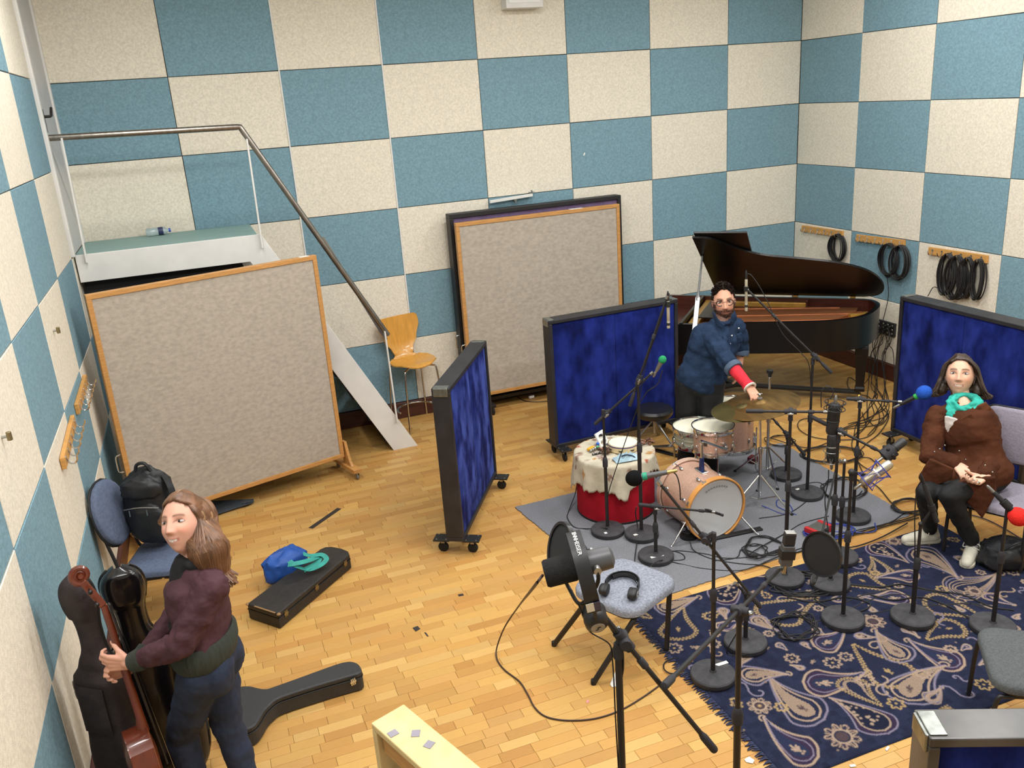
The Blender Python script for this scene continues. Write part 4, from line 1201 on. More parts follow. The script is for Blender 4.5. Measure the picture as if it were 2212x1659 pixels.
# tom post
tz = .70 * K
tc = at(1540, 920, tz)
pb0 = kb_ + kax * kL * .55 + zzz * (kr + .002)
MB().beam(pb0 - kax * .05, pb0 + kax * .05, .05, .012).build('post_base', M_CHROME, t, bevel=.004)
MB().cyl(pb0, pb0 + zzz * .10, .02, .016, 12).build('post_socket', mat('blue_chrome', '3a4a8a', .2, .8), t)
MB().cyl(pb0 + zzz * .08, pb0 + zzz * .22, .0105, n=12).build('tom_post', M_CHROME, t)
tb = Vector((tc.x, tc.y, tz - .195)); tl = Vector((-.02, -.03, 0))
tomt = drum('champagne sparkle rack tom above the bass drum', (tc.x, tc.y, tz), tb, .146, M_SPARK, 'rack_tom')
c = tb + Vector((0, 0, .10)); cd = (CAM - c); cd.z = 0; cd.normalize()
sd_ = cd.cross(zzz)
bq = (cd * .93 + sd_ * .37).normalized()
MB().beam(c + bq * .147 - bq.cross(zzz) * .014, c + bq * .147 + bq.cross(zzz) * .014, .03, .003, bq).build('badge', M_BADGE, tomt)
bq = (cd * .86 - sd_ * .5).normalized()
MB().cyl(c + bq * .14, c + bq * .172, .022, .018, 14).cyl(c + bq * .165 - zzz * .03, c + bq * .165 + zzz * .03, .008, n=8).build('mount_bracket', M_CHROME, tomt)
MB().tube(smooth_path([c + bq * .16, c + bq * .20 - zzz * .02, pb0 + zzz * .23, pb0 + zzz * .20], 4), .008, 8).build('mount_arm', M_CHROME, tomt)
# snare drum
sz = .625 * K; sc_ = at(1505, 920, sz)
M_SNARE = mat('silver_shell', 'b3b2a2', .35, .55, var=.06, scale=6)
sn = drum('silver metal snare drum left of the rack tom', (sc_.x, sc_.y, sz), (sc_.x, sc_.y, sz - .14), .174, M_SNARE, 'snare_drum', lugs=10)
MB().lathe((sc_.x, sc_.y, sz - .07), [(.174, -.006), (.179, -.004), (.179, .004), (.174, .006)], (0, 0, 1), 48).build('shell_bead', M_SNARE, sn)
st_ = thing('snare_stand', 'chrome tripod stand under the snare drum', 'stand', (sc_.x, sc_.y, 0))
MB().cyl((sc_.x, sc_.y, .10), (sc_.x, sc_.y, sz - .19), .012, n=10).build('tube', M_CHROME, st_)
for i in range(3):
    a = 2 * pi * i / 3 + .5; e = Vector((cos(a), sin(a), 0)); c = Vector((sc_.x, sc_.y, 0))
    MB().tube([c + zzz * .22, c + e * .20 + zzz * .012], .008, 8).sphere(c + e * .20 + zzz * .012, .012, 8, 6).build('leg', M_CHROME, st_)
    MB().tube(smooth_path([c + zzz * (sz - .20), c + e * .13 + zzz * (sz - .185), c + e * .183 + zzz * (sz - .17), c + e * .183 + zzz * (sz - .135)], 3), .006, 8).build('basket_arm', M_CHROME, st_)
# floor tom
fz = .60; fc = at(1580, 873, fz)
ftm = drum('champagne sparkle floor tom half hidden under the ride cymbal', (fc.x, fc.y, fz), (fc.x, fc.y, fz - .37), .178, M_SPARK, 'floor_tom', lugs=8)
for i in range(3):
    a = 2 * pi * i / 3 - .6; e = Vector((cos(a), sin(a), 0)); c = Vector((fc.x, fc.y, 0))
    MB().tube([c + e * .20 + zzz * .40, c + e * .20 + zzz * .04, c + e * .225 + zzz * .006], .0065, 8).sphere(c + e * .225 + zzz * .010, .012, 8, 6).build('leg', M_CHROME, ftm)
    MB().box(c + e * .19 + zzz * .30, (.03, .03, .05), rotz(a)).build('leg_bracket', M_CHROME, ftm, bevel=.004)
# cymbals
M_BRONZE = mat('aged_bronze', '7a5f35', .4, .75, var=.35, scale=5, detail=6, stretch=(4, 1.2, 1))
M_BRONZE2 = mat('dull_bronze', '5d5430', .45, .7, var=.3, scale=7)
def cymbal(label, c, r, nrm, m):
    ax = Vector(nrm).normalized()
    P = [(.006, .0), (.02, -.001), (.045, -.010), (.055, -.017), (.06, -.019), (r * .6, -.028), (r * .95, -.042), (r, -.045)]
    Q = [(a, b - .0022) for a, b in reversed(P)]
    t = thing('cymbal', label, 'cymbal', c)
    MB().lathe(Vector(c) + ax * .022, P + Q, ax, 64, closed=True).build('plate', m, t, sharp=.5)
    return t
rz = .955 * K; rc_ = at(1641, 868, rz)
cl = (CM @ Vector((-1, 0, 0))); cl.z = 0; cl.normalize()
ride = cymbal('large bronze ride cymbal whose wing nut the man is turning', rc_, .284, Vector((0, 0, 1)) + cl * .17, M_BRONZE)
hz = .93 * K * .985; hc = at(1606, 879, hz)
hh = cymbal('smaller dull bronze cymbal below the ride cymbal', hc, .235, Vector((0, 0, 1)) + cl * .10, M_BRONZE2)
def tripod_stand(label, base, topz, name='cymbal_stand', hub=.17, spread=.26, rot=.4, r=.0125, legm=None, top=None, cat='cymbal stand'):
    B = Vector((base[0], base[1], 0)); t = thing(name, label, cat, B)
    T_ = Vector(top) if top is not None else B + zzz * topz
    mid = B + zzz * (topz * .55)
    MB().cyl(B + zzz * .06, mid, r, n=12).build('lower_tube', M_CHROME, t)
    MB().cyl(mid, T_, r * .7, n=10).build('upper_tube', M_CHROME, t)
    MB().cyl(mid - zzz * .02, mid + zzz * .02, r * 1.5, n=12).cyl(mid, mid + Vector((.035, 0, 0)), .004, n=6).sphere(mid + Vector((.038, 0, 0)), (.006, .014, .006), 8, 6).build('memory_clamp', M_CHROME, t)
    for i in range(3):
        a = rot + 2 * pi * i / 3; e = Vector((cos(a), sin(a), 0))
        MB().tube([B + zzz * (hub + .10), B + e * spread + zzz * .012], .007, 8).build('leg', legm or M_CHROME, t)
        MB().tube([B + zzz * .065, B + e * spread * .55 + zzz * (.012 + (hub + .088) * .45)], .005, 6).build('leg_brace', legm or M_CHROME, t)
        MB().sphere(B + e * spread + zzz * .012, .013, 8, 6).build('rubber_foot', M_RUBBER, t)
    return t
cb1 = at(1640, 1095)
s1 = tripod_stand('chrome tripod stand carrying the ride cymbal', (cb1.x, cb1.y), rc_.z, top=(rc_.x, rc_.y, rc_.z + .05), rot=1.0)
MB().sphere(rc_ + zzz * .052, (.012, .012, .014), 10, 7).beam(rc_ + zzz * .06 - cl * .02, rc_ + zzz * .06 + cl * .02, .006, .012).build('wing_nut', M_STEEL, s1, bevel=.002)
MB().cyl(rc_ + zzz * .024, rc_ + zzz * .034, .018, n=14).build('felt_washer', mat('grey_felt_washer', '77736e', .9), s1)
cb2 = at(1657, 1030); tp2 = up(cb2, 802)
s2 = tripod_stand('chrome tripod stand with a bare rod and black cup behind the ride cymbal', (cb2.x, cb2.y), tp2.z, rot=.2)
MB().lathe(tp2 - zzz * .045, [(0, 0), (.012, 0), (.016, .02), (.026, .035), (.026, .055), (0, .06)], (0, 0, 1), 14).build('cup', M_BLACKP, s2)
MB().cyl(tp2 - zzz * .05, tp2 - zzz * .08, .012, .010, 10).build('clutch', M_CHROME, s2)
# drum throne
tb_ = at(1414, 962); tz_ = up(tb_, 893).z
t = thing('drum_throne', 'round black padded drum throne in front of the dark blue gobo', 'stool', (tb_.x, tb_.y, 0))
MB().lathe((tb_.x, tb_.y, tz_), [(0, -.02), (.15, -.02), (.165, 0), (.17, .03), (.155, .052), (.1, .062), (0, .064)], (0, 0, 1), 32).build('seat', mat('black_vinyl', '1b1b1d', .35), t)
MB().cyl((tb_.x, tb_.y, .12), (tb_.x, tb_.y, tz_ - .02), .014, n=12).build('post', M_STEEL, t)
for i in range(3):
    a = 2 * pi * i / 3 + .9; e = Vector((cos(a), sin(a), 0)); c = Vector((tb_.x, tb_.y, 0))
    MB().tube([c + zzz * .26, c + e * .24 + zzz * .012], .009, 8).sphere(c + e * .24 + zzz * .013, .014, 8, 6).build('leg', M_STEEL, t)
# black bar on the carpet in front of the bass drum, red cases
a, b = at(1522, 1168, .012), at(1645, 1142, .012)
tag(MB().beam(a, b, .045, .02).build('anchor_bar', M_BLACKP, bevel=.004, org=(a + b) / 2), 'flat black bar on the carpet against the bass drum front', 'bar')
M_RED = mat('red_shell', '8f1420', .4)
c = at(1626, 993, .03)
tag(MB().box(c + Vector((0, 0, .002)), (.08, .07, .06), rotz(.5)).build('red_case', mat('dark_red_case', '5a0f18', .5, var=.2, scale=20), bevel=.012, org=c), 'small dark red case on the carpet beside the floor tom', 'case')

# ------------------------------------------------------------------ red table with percussion
bl_, br_, bf_ = at(1258, 1112), at(1422, 1092), at(1335, 1131)
rt = Vector((-4.335 * K, -3.245 * K, 0)); RR = .298; RZ = .545 * K
M_REDCLOTH = mat('red_felt', '9c1524', .85, var=.18, scale=8, spec=.15)
t = thing('red_drum_table', 'round red covered drum used as a table for percussion', 'table', rt)
MB().lathe(rt, [(0, .012), (RR - .01, .012), (RR, .02), (RR, RZ - .015), (RR - .01, RZ - .006), (0, RZ - .006)], (0, 0, 1), 56).build('body', M_REDCLOTH, t)
MB().lathe(rt, [(0, .009), (RR + .003, .009), (RR + .004, .022), (RR - .002, .024)], (0, 0, 1), 56).build('base_band', M_RUBBER, t)
# cloth
def cloth_mesh():
    V, F, Cc = [], [], []
    na = 160; rings = 30
    half = .415; rot = radians(-150 + 180)
    base = np.array(lin('c6bda8')); 
    spots = [(rng.random() * 2 * pi, .05 + rng.random() * .45, .012 + .02 * rng.random(), lin(rng.choice(['a8604a', 'b58a5a', '8d7060', 'bd9d62', '8f7466', 'a8948a']))) for _ in range(60)]
    for i in range(na):
        a = 2 * pi * i / na; ca, sa = cos(a - rot), sin(a - rot)
        tot = half / max(abs(ca), abs(sa)) ; tot = min(tot, half * 1.36)
        q_ = abs(((a - rot + pi / 4) % (pi / 2)) - pi / 4)
        tot *= 1 + .02 * sin(a * 31) + .012 * sin(a * 57 + 1)
        front = max(0, cos(a - radians(-150)))
        tot += .10 * front ** 8
        for j in range(rings + 1):
            s = tot * j / rings
            fold = sin(a * 9 + .7) * .6 + sin(a * 14 + 2.1) * .4
            if s <= RR + .004: r, z = s, RZ + .001 + .0015 * sin(a * 7 + s * 40)
            else:
                d = s - RR - .004
                r = RR + .008 + d * (.12 + .10 * fold * min(1, d * 8)); z = RZ - d * (.985)
            V.append((rt.x + r * cos(a), rt.y + r * sin(a), z))
            col = base.copy()
            for (aa, ss, rr, cc) in spots:
                dx, dy = s * cos(a) - ss * cos(aa), s * sin(a) - ss * sin(aa); dd = hypot(dx, dy)
                if dd < rr * (1 + .3 * sin(5 * atan2(dy, dx))): col = np.array(cc)
            Cc.append(col)
    for i in range(na):
        k = (i + 1) % na
        for j in range(rings): F.append((i * (rings + 1) + j, k * (rings + 1) + j, k * (rings + 1) + j + 1, i * (rings + 1) + j + 1))
    me = bpy.data.meshes.new('table_cloth'); me.from_pydata([tuple(Vector(v) - rt) for v in V], [], F)
    ca_ = me.color_attributes.new('print', 'FLOAT_COLOR', 'POINT'); arr = np.ones((len(V), 4), np.float32); arr[:, :3] = np.array(Cc); ca_.data.foreach_set('color', arr.ravel())
    me.polygons.foreach_set('use_smooth', [True] * len(F)); return me
M_PRINT = mat('printed_cloth', 'd9cdb4', .9, attr='print', var=.18, scale=14, bump=.2, bscale=60, spec=.1)
cm = cloth_mesh(); cm.materials.append(M_PRINT)
co = link('table_cloth', cm, None, loc=rt)
so = co.modifiers.new('thickness', 'SOLIDIFY'); so.thickness = .003; so.offset = 1
tag(co, 'cream cloth with faded flower print draped over the red drum table', 'cloth')
TZ = RZ + .006
# tambourine
c = at(1346, 968, TZ)
t = thing('tambourine', 'tambourine with a pale head and purple trim on the table', 'tambourine', c)
M_BIRCH = mat('birch_frame', 'dcc79a', .5, var=.1, scale=8)
TB = c + zzz * .002; tr = .108
MB().lathe(TB, [(tr, 0), (tr + .008, 0), (tr + .008, .05), (tr, .05)], (0, 0, 1), 40, closed=True).build('frame', M_BIRCH, t)
MB().lathe(TB, [(tr + .0085, .040), (tr + .0095, .041), (tr + .0095, .047), (tr + .0085, .048)], (0, 0, 1), 40, closed=True).build('trim_band', mat('purple_trim', '43306e', .5), t)
MB().lathe(TB, [(0, .050), (tr + .004, .050), (tr + .006, .046)], (0, 0, 1), 40).build('head', M_HEAD, t)
for i in range(8):
    a = 2 * pi * (i + .2) / 8; e = Vector((cos(a), sin(a), 0))
    MB().lathe(TB + e * (tr + .006) + zzz * .020, [(0, .001), (.006, .003), (.018, 0), (.018, -.001), (.006, .002)], (0, 0, 1), 12).lathe(TB + e * (tr + .006) + zzz * .027, [(0, -.001), (.006, -.003), (.018, 0), (.018, .001)], (0, 0, 1), 12).build('jingle', M_STEEL, t)
# white plastic block with oval holes leaning at the back
c = at(1300, 948, TZ + .035)
t = thing('white_holder', 'white plastic holder with two oval holes at the back left of the table', 'holder', c - zzz * .035)
Rw = rotz(.55) @ Matrix.Rotation(radians(62), 3, 'X')
wp = []
def hx(P): return [c + Rw @ Vector((x, y, 0)) for x, y in P]
def plate_holes(mb, w, h, holes, th, M):
    """flat plate w x h with oval holes, as a grid with cells dropped"""
    nx_, ny_ = 24, 28
    def P(i, j, z): return M @ Vector((-w / 2 + w * i / nx_, -h / 2 + h * j / ny_, z))
    keep = {}
    for i in range(nx_):
        for j in range(ny_):
            x, y = -w / 2 + w * (i + .5) / nx_, -h / 2 + h * (j + .5) / ny_
            keep[i, j] = not any(((x - a) / rx) ** 2 + ((y - b) / ry) ** 2 < 1 for a, b, rx, ry in holes)
    for (i, j), k in keep.items():
        if not k: continue
        for z, f in ((th / 2, (0, 1, 2, 3)), (-th / 2, (3, 2, 1, 0))):
            mb.add([P(i, j, z), P(i + 1, j, z), P(i + 1, j + 1, z), P(i, j + 1, z)], [f])
        for di, dj, a, b in ((-1, 0, (i, j + 1), (i, j)), (1, 0, (i + 1, j), (i + 1, j + 1)), (0, -1, (i, j), (i + 1, j)), (0, 1, (i + 1, j + 1), (i, j + 1))):
            if not keep.get((i + di, j + dj), False): mb.add([P(*a, -th / 2), P(*b, -th / 2), P(*b, th / 2), P(*a, th / 2)], [(0, 1, 2, 3)])
    return mb
M4 = Matrix.Translation(c) @ Rw.to_4x4()
plate_holes(MB(), .11, .12, [(0, .022, .036, .018), (0, -.026, .040, .020)], .012, M4).build('plate', mat('white_plastic', 'e9e9e6', .4), t, fix=False)
MB().beam(c + Rw @ Vector((-.045, -.055, .0)), c + Rw @ Vector((.045, -.055, 0)), .02, .02).build('lip', mat('white_plastic', 'e9e9e6', .4), t, bevel=.003)
# small shakers and bells
def small(name, label, cat, P, fn, group=None):
    c = at(*P); 
    t = thing(name, label, cat, c, group); fn(t, c); return t
def bells(t, c):
    MB().box(c + zzz * .012, (.07, .035, .022), rotz(.5)).build('handle', mat('yellow_plastic', 'e0a52c', .45), t, bevel=.006)
    for i in range(4):
        p = c + rotz(.5) @ Vector((-.04 + .027 * i, -.027, .014)); MB().sphere(p, .013, 10, 7).build('bell', M_STEEL, t)
small('bell_stick', 'yellow bell stick with steel jingle bells at the left of the table', 'bells', (1277, 972, TZ), bells)
def egg(col):
    def f(t, c):
        MB().sphere(c + zzz * .014, (.014, .014, .02), 12, 8, R=Matrix.Rotation(1.3, 3, 'X')).build('shell', mat('egg_' + col, col, .3), t)
        MB().lathe(c + zzz * .014, [(.0142, -.002), (.0148, 0), (.0142, .002)], (0, 1, 0), 14).build('seam', mat('egg_seam', 'd8d8d0', .5), t)
    return f
small('egg_shaker', 'blue egg shaker beside the bell stick', 'shaker', (1291, 962, TZ), egg('2b62c4'))
small('egg_shaker', 'green egg shaker beside the bell stick', 'shaker', (1291, 970, TZ), egg('2a9a5a'))
def nuts(seed, n_, col, sx, sy):
    def f(t, c):
        r2 = random.Random(seed)
        for i in range(n_):
            p = c + Vector((r2.uniform(-sx, sx), r2.uniform(-sy, sy), r2.uniform(.006, .03)))
            R = Matrix.Rotation(r2.uniform(0, 3), 3, 'X') @ Matrix.Rotation(r2.uniform(0, 3), 3, 'Z')
            MB().sphere(p, (.014, .009, .008), 8, 6, R=R).build('seed_pod', mat('nut_%s' % col, col, .5, var=.3, scale=40), t)
        MB().tube(smooth_path([c + Vector((sx * cos(a), sy * sin(a), .012 + .01 * sin(3 * a))) for a in np.linspace(0, 5.6, 9)], 4), .003, 6).build('cord', mat('cord', '3a2a20', .8), t)
    return f
small('seed_rattle', 'brown seed pod rattle left of the tambourine', 'rattle', (1306, 978, TZ), nuts(3, 22, '54392a', .035, .05))
small('seed_rattle', 'reddish seed pod rattle with a hoop at the right of the table', 'rattle', (1396, 958, TZ), nuts(5, 26, '6d4630', .055, .04))
def small_bells(t, c):
    for i in range(5): MB().sphere(c + Vector((-.03 + .015 * i, .006 * (i % 2), .008)), .008, 8, 6).build('bell', M_STEEL, t)
    MB().beam(c + Vector((-.04, .003, .004)), c + Vector((.04, .003, .004)), .015, .006).build('strap', M_BLACKP, t)
small('ankle_bells', 'small dark strap of bells near the front edge of the table', 'bells', (1290, 981, TZ), small_bells)
def bundle(t, c):
    rows = []
    for i in range(15):
        row = []
        for j in range(19):
            x, y = (j / 18 - .5) * .19, (i / 14 - .5) * .10
            e = max(0, 1 - (x / .095) ** 2) * max(0, 1 - (y / .05) ** 2)
            row.append(c + rotz(-.1) @ Vector((x, y, .004 + e ** .6 * (.035 + .014 * sin(x * 150 + y * 60) + .008 * sin(y * 190 - x * 70)))))
        rows.append(row)
    MB().sheet(rows, .004).build('folds', mat('pale_blue_cloth', 'a9c6d4', .8, var=.12, scale=16), t)
    MB().tube(smooth_path([c + Vector((-.05, -.02, .04)), c + Vector((-.02, -.03, .05)), c + Vector((.03, -.035, .035)), c + Vector((.06, -.045, .01))], 4), .005, 6).build('tie', mat('navy_tie', '1f2c3c', .7), t)
small('cloth_bundle', 'crumpled pale blue cloth bag in front of the tambourine', 'bag', (1353, 992, TZ), bundle)

# pedal beside the throne
pd = at(1432, 978)
t = thing('drum_pedal', 'silver foot pedal on the floor between the throne and the snare drum', 'pedal', (pd.x, pd.y, 0))
pv = Vector((.45, -.9, 0)).normalized()
MB().beam(pd - pv * .14 + zzz * .02, pd + pv * .14 + zzz * .10, .075, .010).build('footboard', M_STEEL, t, bevel=.003)
MB().beam(pd - pv * .16 + zzz * .008, pd + pv * .16 + zzz * .008, .05, .012).build('base_plate', M_BLACKP, t, bevel=.003)
for s_ in (-.05, .05): MB().cyl(pd + pv * .15 + pv.cross(zzz) * s_ + zzz * .01, pd + pv * .15 + pv.cross(zzz) * s_ + zzz * .20, .008, n=8).build('post', M_STEEL, t)
MB().cyl(pd + pv * .15 + pv.cross(zzz) * -.06 + zzz * .19, pd + pv * .15 + pv.cross(zzz) * .06 + zzz * .19, .007, n=8).build('axle', M_STEEL, t)
# ------------------------------------------------------------------ microphone stands
def ground(p):
    ins = False
    for (a_, b_) in zip(cp, cp[1:] + cp[:1]):
        if (a_.y > p.y) != (b_.y > p.y) and p.x < (b_.x - a_.x) * (p.y - a_.y) / (b_.y - a_.y) + a_.x: ins = not ins
    if ins: return .0085
    return .0125 if rx0 < p.x < rx1 and ry0 < p.y < ry1 else 0.0
M_BASE = mat('cast_iron_base', '373639', .7, var=.3, scale=25, bump=.15)
M_GRIP = mat('grip_rubber', '28262a', .75)
STANDS = {}
def mic_stand(key, label, base, topuv, tail=None, tip=None, az=0.0, B=None, T=None, rbase=.122, tape=None, rp=.0125, tailP=None, tipP=None, tripod=False, gripL=.10):
    B = at(*base) if B is None else Vector(B); B.z = 0
    if not tripod: B.z = ground(B)
    T = up(B, topuv[1]) if T is None else Vector(T)
    t = thing('microphone_stand', label, 'microphone stand', B)
    if not tripod:
        MB().lathe(B, [(0, .0), (rbase - .004, .0), (rbase, .006), (rbase, .030), (rbase - .006, .037), (rbase * .45, .042), (.02, .043), (.016, .052), (0, .052)], (0, 0, 1), 44).build('base', M_BASE, t)
        if tape:
            for a, d, w in tape:
                c = B + Vector((cos(a), sin(a), 0)) * d + zzz * .0405
                MB().beam(c - Vector((w / 2, 0, 0)), c + Vector((w / 2, 0, 0)), .022, .0025).build('tape_label', M_WHITETAPE, t)
        z0 = .045 + B.z
    else:
        z0 = .10
        for i in range(3):
            a = .9 + 2 * pi * i / 3; e = Vector((cos(a), sin(a), 0))
            MB().tube([B + zzz * .28, B + e * .30 + zzz * .015], .010, 8).build('leg', M_BLACK, t)
            MB().tube([B + e * .28 + zzz * .03, B + e * .32 + zzz * .012], .014, 8).build('foot_cap', M_RUBBER, t)
    zm = z0 + (T.z - z0) * .56
    Bz = B - zzz * B.z; MB().cyl(Bz + zzz * z0, Bz + zzz * zm, rp, n=12).build('lower_tube', M_BLACK, t)
    MB().cyl(Bz + zzz * zm, T, rp * .74, n=12).build('upper_tube', M_BLACK, t)
    MB().lathe(Bz + zzz * (zm - .035), [(rp, 0), (rp * 1.5, .006), (rp * 1.55, .05), (rp * 1.1, .075), (rp * .74, .08)], (0, 0, 1), 14).build('height_clutch', M_GRIP, t)
    r = dict(B=B, T=T, root=t)
    if tail is not None or tailP is not None:
        a = vp(*tail, T, az) if tailP is None else Vector(tailP); b = vp(*tip, T, az) if tipP is None else Vector(tipP)
        d = (b - a).normalized()
        c = a + d * max(0, min((b - a).length, (T - a).dot(d)))
        MB().cyl(a + d * gripL, b, .0078, n=10).build('boom_arm', M_BLACK, t)
        MB().lathe(a, [(0, 0), (.011, .002), (.013, .01), (.013, gripL - .01), (.008, gripL + .012)], d, 12).build('boom_grip', M_GRIP, t)
        s = d.cross(zzz).normalized()
        mb = MB().cyl(T - zzz * .045, T + zzz * .004, .015, .013, 12).cyl(c - d * .035, c + d * .035, .0165, n=12)
        mb.cyl(c - s * .03, c + s * .034, .017, n=14).beam(T, c, .02, .02)
        mb.build('boom_clamp', M_GRIP, t)
        MB().cyl(c + s * .034, c + s * .046, .009, n=8).beam(c + s * .046 - d * .018, c + s * .046 + d * .018, .010, .012, s).build('clamp_knob', M_STEEL, t, bevel=.002)
        MB().lathe(b - d * .30 if (b - a).length > .6 else b - d * .1, [(.0078, 0), (.0115, .004), (.0115, .035), (.0078, .04)], d, 10).build('boom_clutch', M_GRIP, t)
        MB().cyl(b - d * .012, b + d * .012, .011, n=10).build('thread_end', M_STEEL, t)
        r.update(a=a, b=b, d=d)
    STANDS[key] = r
    return r
# microphones: things of their own, held by the stands
M_MICBODY = mat('mic_dark_body', '2a2a2c', .4, .3)
M_MICGREY = mat('mic_grey_body', '5a5a5c', .45, .4)
M_BEIGE = mat('mic_beige_body', 'b0a690', .45, .3, var=.06, scale=20)
M_GRILLE = mat('mic_grille', '3a3a3c', .5, .6, var=.3, scale=400)
def foam(col): return mat('foam_' + col, col, .95, var=.15, scale=120, bump=.4, bscale=300, spec=.05)
def mic_pencil(label, p0, p1, body=None, r=.0105, clip=None, seam=True):
    """slim condenser: p0 cable end, p1 capsule end"""
    p0, p1 = Vector(p0), Vector(p1); d = (p1 - p0).normalized(); L = (p1 - p0).length
    t = thing('microphone', label, 'microphone', p0)
    MB().lathe(p0, [(0, 0), (r * .8, 0), (r, .008), (r, L * .72), (r * .97, L * .725), (r * .97, L * .735), (r, L * .74), (r, L * .99), (r * .8, L), (0, L)], d, 14).build('body', body or M_BEIGE, t)
    MB().lathe(p0 + d * L * .80, [(r + .0004, 0), (r + .0006, .004), (r + .0006, .014), (r + .0004, .018)], d, 14).build('capsule_slot', M_GRILLE, t)
    MB().cyl(p0 - d * .045, p0 + d * .004, .0085, n=10).cyl(p0 - d * .065, p0 - d * .045, .004, .008, 8).build('connector', M_BLACKP, t)
    if clip is not None:
        c = p0 + d * L * clip
        MB().lathe(c - d * .018, [(r + .001, 0), (r + .006, .001), (r + .006, .035), (r + .001, .036)], d, 12).build('clip', M_BLACKP, t)
    return t
def mic_hand(label, p0, p1, ball, ring=None, rb=.032, body=None, band=None, ringlab=None):
    """hand microphone with a foam ball: p0 cable end, p1 centre of the ball"""
    p0, p1 = Vector(p0), Vector(p1); d = (p1 - p0).normalized(); L = (p1 - p0).length
    t = thing('microphone', label, 'microphone', p0)
    MB().lathe(p0, [(0, 0), (.011, 0), (.0125, .01), (.0155, L * .62), (.019, L * .8), (.02, L * .95), (0, L)], d, 16).build('body', body or M_MICBODY, t)
    if ball: 
        R = Matrix((d.orthogonal().normalized(), d.cross(d.orthogonal().normalized()), d)).transposed()
        MB().sphere(p1, (rb, rb, rb * 1.08), 24, 16, R=R).build('foam_ball', foam(ball), t)
    if ring: MB().lathe(p0 + d * L * .60, [(.0165, 0), (.0195, .003), (.0205, .022), (.018, .025)], d, 16).build('colour_ring', mat('ring_' + ring, ring, .5), t)
    MB().lathe(p0 - d * .05, [(0, 0), (.0055, .0), (.009, .012), (.0095, .05), (.0, .052)], d, 12).build('connector', band or M_STEEL, t)
    return t

# stands with round iron bases
a = mic_stand('a', 'round base boom stand left of the red table, with the green tipped microphone', (1313, 1152), (1312, 886), (1284, 917), (1408, 806), 0, tape=[(-2.2, .085, .02)])
b = mic_stand('b', 'tall round base boom stand in front of the red table, boom raised high', (1386, 1160), (1381, 820), (1360, 878), (1441, 642), 0, tape=[(-2.7, .07, .03)])
c = mic_stand('c', 'short round base stand aiming at the bass drum', (1417, 1208), (1414, 1098), (1379, 1090), (1540, 1106), 12, tape=[(-2.4, .06, .035), (-1.2, .05, .025)])
e = mic_stand('e', 'round base boom stand with white strip on its base, at the rug corner', (1540, 1468), (1510, 1152), (1643, 1312), (1424, 1043), 0, tape=[(.5, .075, .10)])
g = mic_stand('g', 'short round base stand on the rug behind the lower foreground stand', (1610, 1397), (1606, 1290), (1643, 1312), (1590, 1262), 25, gripL=.03)
m = mic_stand('m', 'round base stand at the rug edge, level boom reaching over the drums', (1695, 1257), (1711, 893), (1611, 888), (1783, 890), 0)
n_ = mic_stand('n', 'round base boom stand on the grey carpet reaching into the piano', (1743, 1072), (1751, 775), (1797, 806), (1613, 624), 0, tape=[(2.3, .07, .03)])
o_s = mic_stand('o', 'low round base boom stand on the grey carpet beside the cymbal stands', (1698, 1031), (1705, 938), (1740, 984), (1664, 898), 0)
p_s = mic_stand('p', 'round base stand near the piano leg with the blue foam microphone', (1842, 1122), (1858, 868), (1828, 861), (1944, 868), 0)
q_s = mic_stand('q', 'round base stand on the rug with a boom holding the black studio microphone', (1793, 1268), (1811, 940), (1752, 900), (1915, 982), 0)
r_s = mic_stand('r', 'round base stand behind the pop filter with the hanging wire cradle', (1812, 1211), (1819, 996))
j_s = mic_stand('j', 'round base stand in the middle of the rug with the blue cradle microphone', (1820, 1346), (1845, 1020))
k_s = mic_stand('k', 'round base stand on the rug pointing a slim microphone at the floor', (1970, 1342), (1992, 1132))
l_s = mic_stand('l', 'round base stand at the right edge with the red foam microphone', (2143, 1362), (2183, 1092))
d_T = at(1335, 1392, 1.55); d_s = mic_stand('d', 'foreground tripod boom stand in front of the padded stool', None, None, B=(d_T.x, d_T.y, 0), T=d_T, tail=(1545, 1622), tip=(1273, 1292), az=10, tripod=True, rp=.0145, gripL=.075)
f_T = at(1597, 1318, 1.2); f_tip = at(1684, 1230, 1.03)
f_s = mic_stand('f', 'foreground tripod boom stand at the lower left corner of the rug', None, None, B=(f_T.x, f_T.y, 0), T=f_T, tailP=f_T + (f_T - f_tip) * 1.25, tipP=f_tip, tripod=True, rp=.0145, gripL=.075)

# microphones on them
S_ = STANDS
s = S_['a']; p0, p1 = vp(1418, 801, s['T']), vp(1431, 777, s['T'])
mic_hand('silver microphone with a green foam tip on the left of the drums', p0, p1 , '2f8f5c', None, .027, M_STEEL)
s = S_['b']; mic_pencil('beige pencil microphone hanging in front of the dark blue gobo', vp(1443, 650, s['T']), vp(1444, 709, s['T']), clip=.12)
s = S_['c']; mic_pencil('tiny dark clip microphone at the bass drum head', vp(1541, 1106, s['T'], 12), vp(1561, 1113, s['T'], 12), M_MICBODY, r=.009)
s = S_['e']; mic_hand('black foam microphone with a green ring beside the red table', vp(1442, 1020, s['T']), vp(1370, 1033, s['T']), '161617', '1d8c6c', .042, M_MICGREY, mat('gold_connector', 'b5a26a', .35, .8))
s = S_['n']; mic_pencil('beige pencil microphone hanging over the piano strings', vp(1612, 603, s['T']), vp(1612, 672, s['T']), clip=.3)
s = S_['p']; p0 = vp(1948, 870, s['T']); mic_hand('black microphone with a blue foam ball and green ring beside the seated woman', vp(1944, 874, s['T']), vp(1996, 848, s['T']), '2a55b0', '1f9a3e', .048, M_MICBODY)
